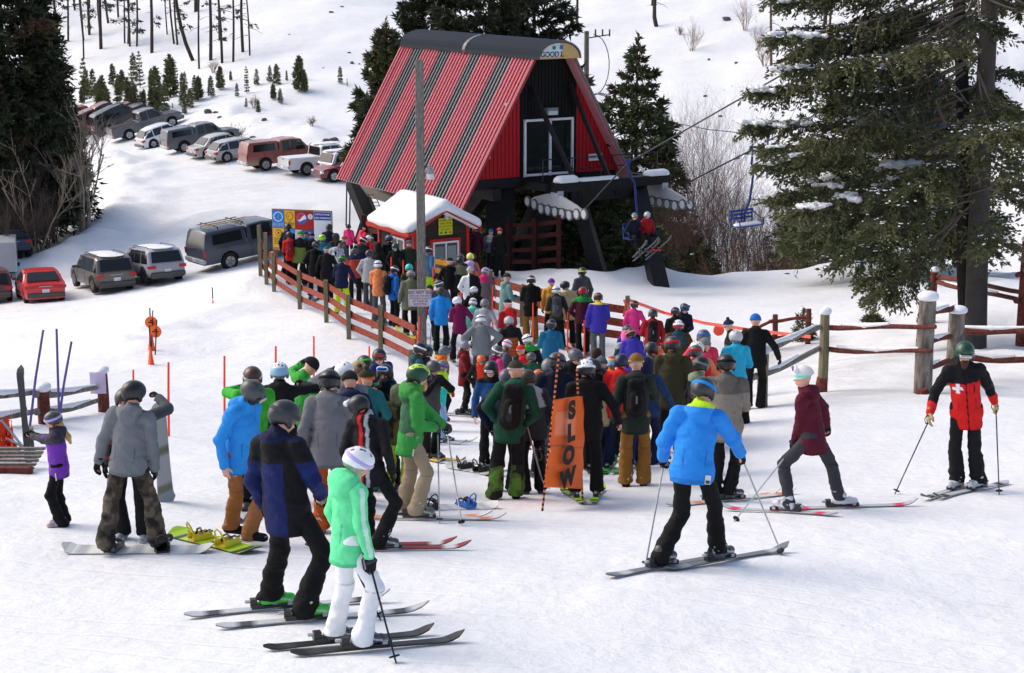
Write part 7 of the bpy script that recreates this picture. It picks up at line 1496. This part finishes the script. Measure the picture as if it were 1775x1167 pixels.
# --- in the shade of the terminal
for a in ((824,392,1.74,10,'person in dark maroon jacket loading under the terminal','H lgrey','wine','dbrown'),(843,387,1.78,0,'person in black jacket and pale goggle strap under the terminal','H black/ice','jet','jet'),(851,398,1.6,-10,'person in blue beanie and striped jacket under the terminal','B blue/blue/blue','slate/lgrey','jet'),(866,396,1.78,0,'lift attendant in black standing by the drive column','B rust/black/black','jet','jet')):
    person(*a, group='people loading under the terminal', near=60)
# --- chair riders
def rider(dx, label, hat, jk, gog, skc):
    R = Rz(rad(-150)); b = cs+R@np.array((dx, .06, -.44)); p = person(0, 0, 1.72, -150, label, hat, jk, 'jet', root=b, pelvis=(0,.0,.56), feet=[(-.11,.50,.02),(.11,.50,.06)], pose='pocket', gog='face '+gog, lean=2, boot='red' if dx < 0 else 'dgrey', hyaw=-15)
    me = board_mesh(1.6, .078, .115, .014, .075, .02, skc, None, ('ski', 1.6, skc))
    for i, sd in enumerate(('left','right')):
        f = R@Rz(rad((12,-14)[i]))@Rx(rad((38,30)[i])); o = add('ski', me, None); o.matrix_basis = mat4(f, np.array(p['fW'][i])+np.array((0,0,-.01))); tag(o, f'{sd} ski hanging from the boot of the '+' '.join(label.split()[:8]), 'ski', 'skis of the chair riders'); add('binding', binding_mesh('ski', 'black'), None, o)
rider(-.27, 'chair rider in dark red jacket and silver helmet', 'H silver', 'crimson', 'silver', 'lgrey')
rider(.27, 'chair rider in navy jacket and teal beanie with orange goggles', 'B pgreen/white/pgreen', 'dnavy', 'orange', 'silver')
# --- boards on the snow and stuck in it
def board_px(p0, p1, L, c, label, **k):
    a, b = hit(*p0), hit(*p1); m = (a+b)/2; yaw = math.atan2(-(b-a)[0], (b-a)[1]); return snowboard(m, yaw, L, c, label, **k)
board_px((297,924),(455,962),1.52,'lime/char','yellow and grey snowboard under the boy in the blue hoodie',bind=('yellow','yellow'))
board_px((107,957),(373,957),1.58,'off/lgrey','off white snowboard under the person in the grey hoodie',bind=('jet','jet'))
board_px((735,884),(815,882),1.45,'off/silver','pale snowboard with a blue binding behind the green jacket',bind=('jet','blue'))
board_px((770,808),(880,830),1.5,'off/lgrey','pale snowboard with black bindings left of the dark green trousers',bind=('jet','jet'))
def board_up():
    b = hit(283,868); zc = b[1]*cp-b[2]*sp; t = P3(284,678,zc); L = (t-b)[2]; R = Rz(rad(62))@Rx(rad(87)); o = snowboard(b+np.array((0,0,L/2-.02)), 0, round(L, 2), 'lgrey/sage', 'olive grey snowboard held upright beside the grey hoodie', R=R, bind=(None,None)); return o
board_up()
def board_carry():
    R = Rz(rad(75))@Rx(rad(74))@Ry(rad(20)); c = P3(917,758,23.2); snowboard(c, 0, 1.5, 'off/silver', 'white snowboard carried under the arm of the green hoodie', R=R, bind=('jet','jet'), byaw=(90,90))
board_carry()
def ski_up(px, py0, py1, lean, c, label, L=None):
    b = hit(px, py1); zc = b[1]*cp-b[2]*sp; t = P3(px+lean, py0, zc); L = np.linalg.norm(t-b); f = nrm(t-b); r_ = nrm(np.cross(f, (0.1,1,0))); u = np.cross(r_, f); R = np.stack([r_, f, u], 1)
    cc = c.split('/'); me = board_mesh(round(L, 1), .085, .12, .014, .075, .02, cc[0], cc[1] if len(cc) > 1 else None, ('ski', round(L, 1), c)); o = add('ski', me, None); o.matrix_basis = mat4(R, b+f*L*.40); tag(o, label, 'ski'); add('binding', binding_mesh('ski', 'black'), None, o)
ski_up(49, 628, 803, -17, 'jet/off', 'black ski standing upright in the snow beside the child in purple')
ski_up(57, 735, 800, -8, 'silver', 'short pale ski lying against the upright black ski')
# --- left edge: safety net and a slatted ramp
def net():
    b = hit(22, 788); zc = b[1]*cp-b[2]*sp; root = empty('safety_net', b, 0, 'crumpled orange safety net at the left edge', 'net'); A = P3(-40,735,zc); B = P3(8,732,zc+.3); C_ = P3(-40,800,zc-.4); D_ = P3(48,792,zc); V = []; nx, ny = 34, 26; r = np.random.RandomState(3)
    for j in range(ny):
        for i in range(nx): u, v = i/(nx-1), j/(ny-1); p = (A*(1-u)+B*u)*(1-v)+(C_*(1-u)+D_*u)*v; V.append(p+np.array((0,.14*sin(u*15+v*4)+.05*sin(v*21),.03*sin(u*23)))-b)
    Q_ = [(j*nx+i, (j+1)*nx+i, (j+1)*nx+i+1, j*nx+i+1) for j in range(ny-1) for i in range(nx-1) if r.rand() > .05]; o = add('mesh', raw_mesh('mesh', V, Q_, np.tile(np.array(col((236,76,40))), (len(V),1)), smooth=False), 'fabric', root); w_ = o.modifiers.new('strands', 'WIREFRAME'); w_.thickness = .03
    for k, (x0,y0,x1,y1) in enumerate(((2,728,60,800),(10,760,72,790))): m = MB(b); m.tube([P3(x0,y0,zc), P3(x1,y1,zc-.1)], .02, 6, 'lgrey'); m.build('net_pole', 'metal', root)
net()
def ramp():
    b = hit(20, 818); root = empty('slatted_ramp', b, 0, 'snowy slatted wooden step at the left edge', 'step'); 
    for k in range(6): m = MB((0,0,0)); m.box((-.35, .12*k, .05+.02*k), (1.3,.07,.03)); m.build('slat', 'greywood', root)
    m = MB(); m.box((-.2,-.1,.04), (1.0,.12,.12)); m.build('kerb_board', 'dkredwood', root)
ramp()
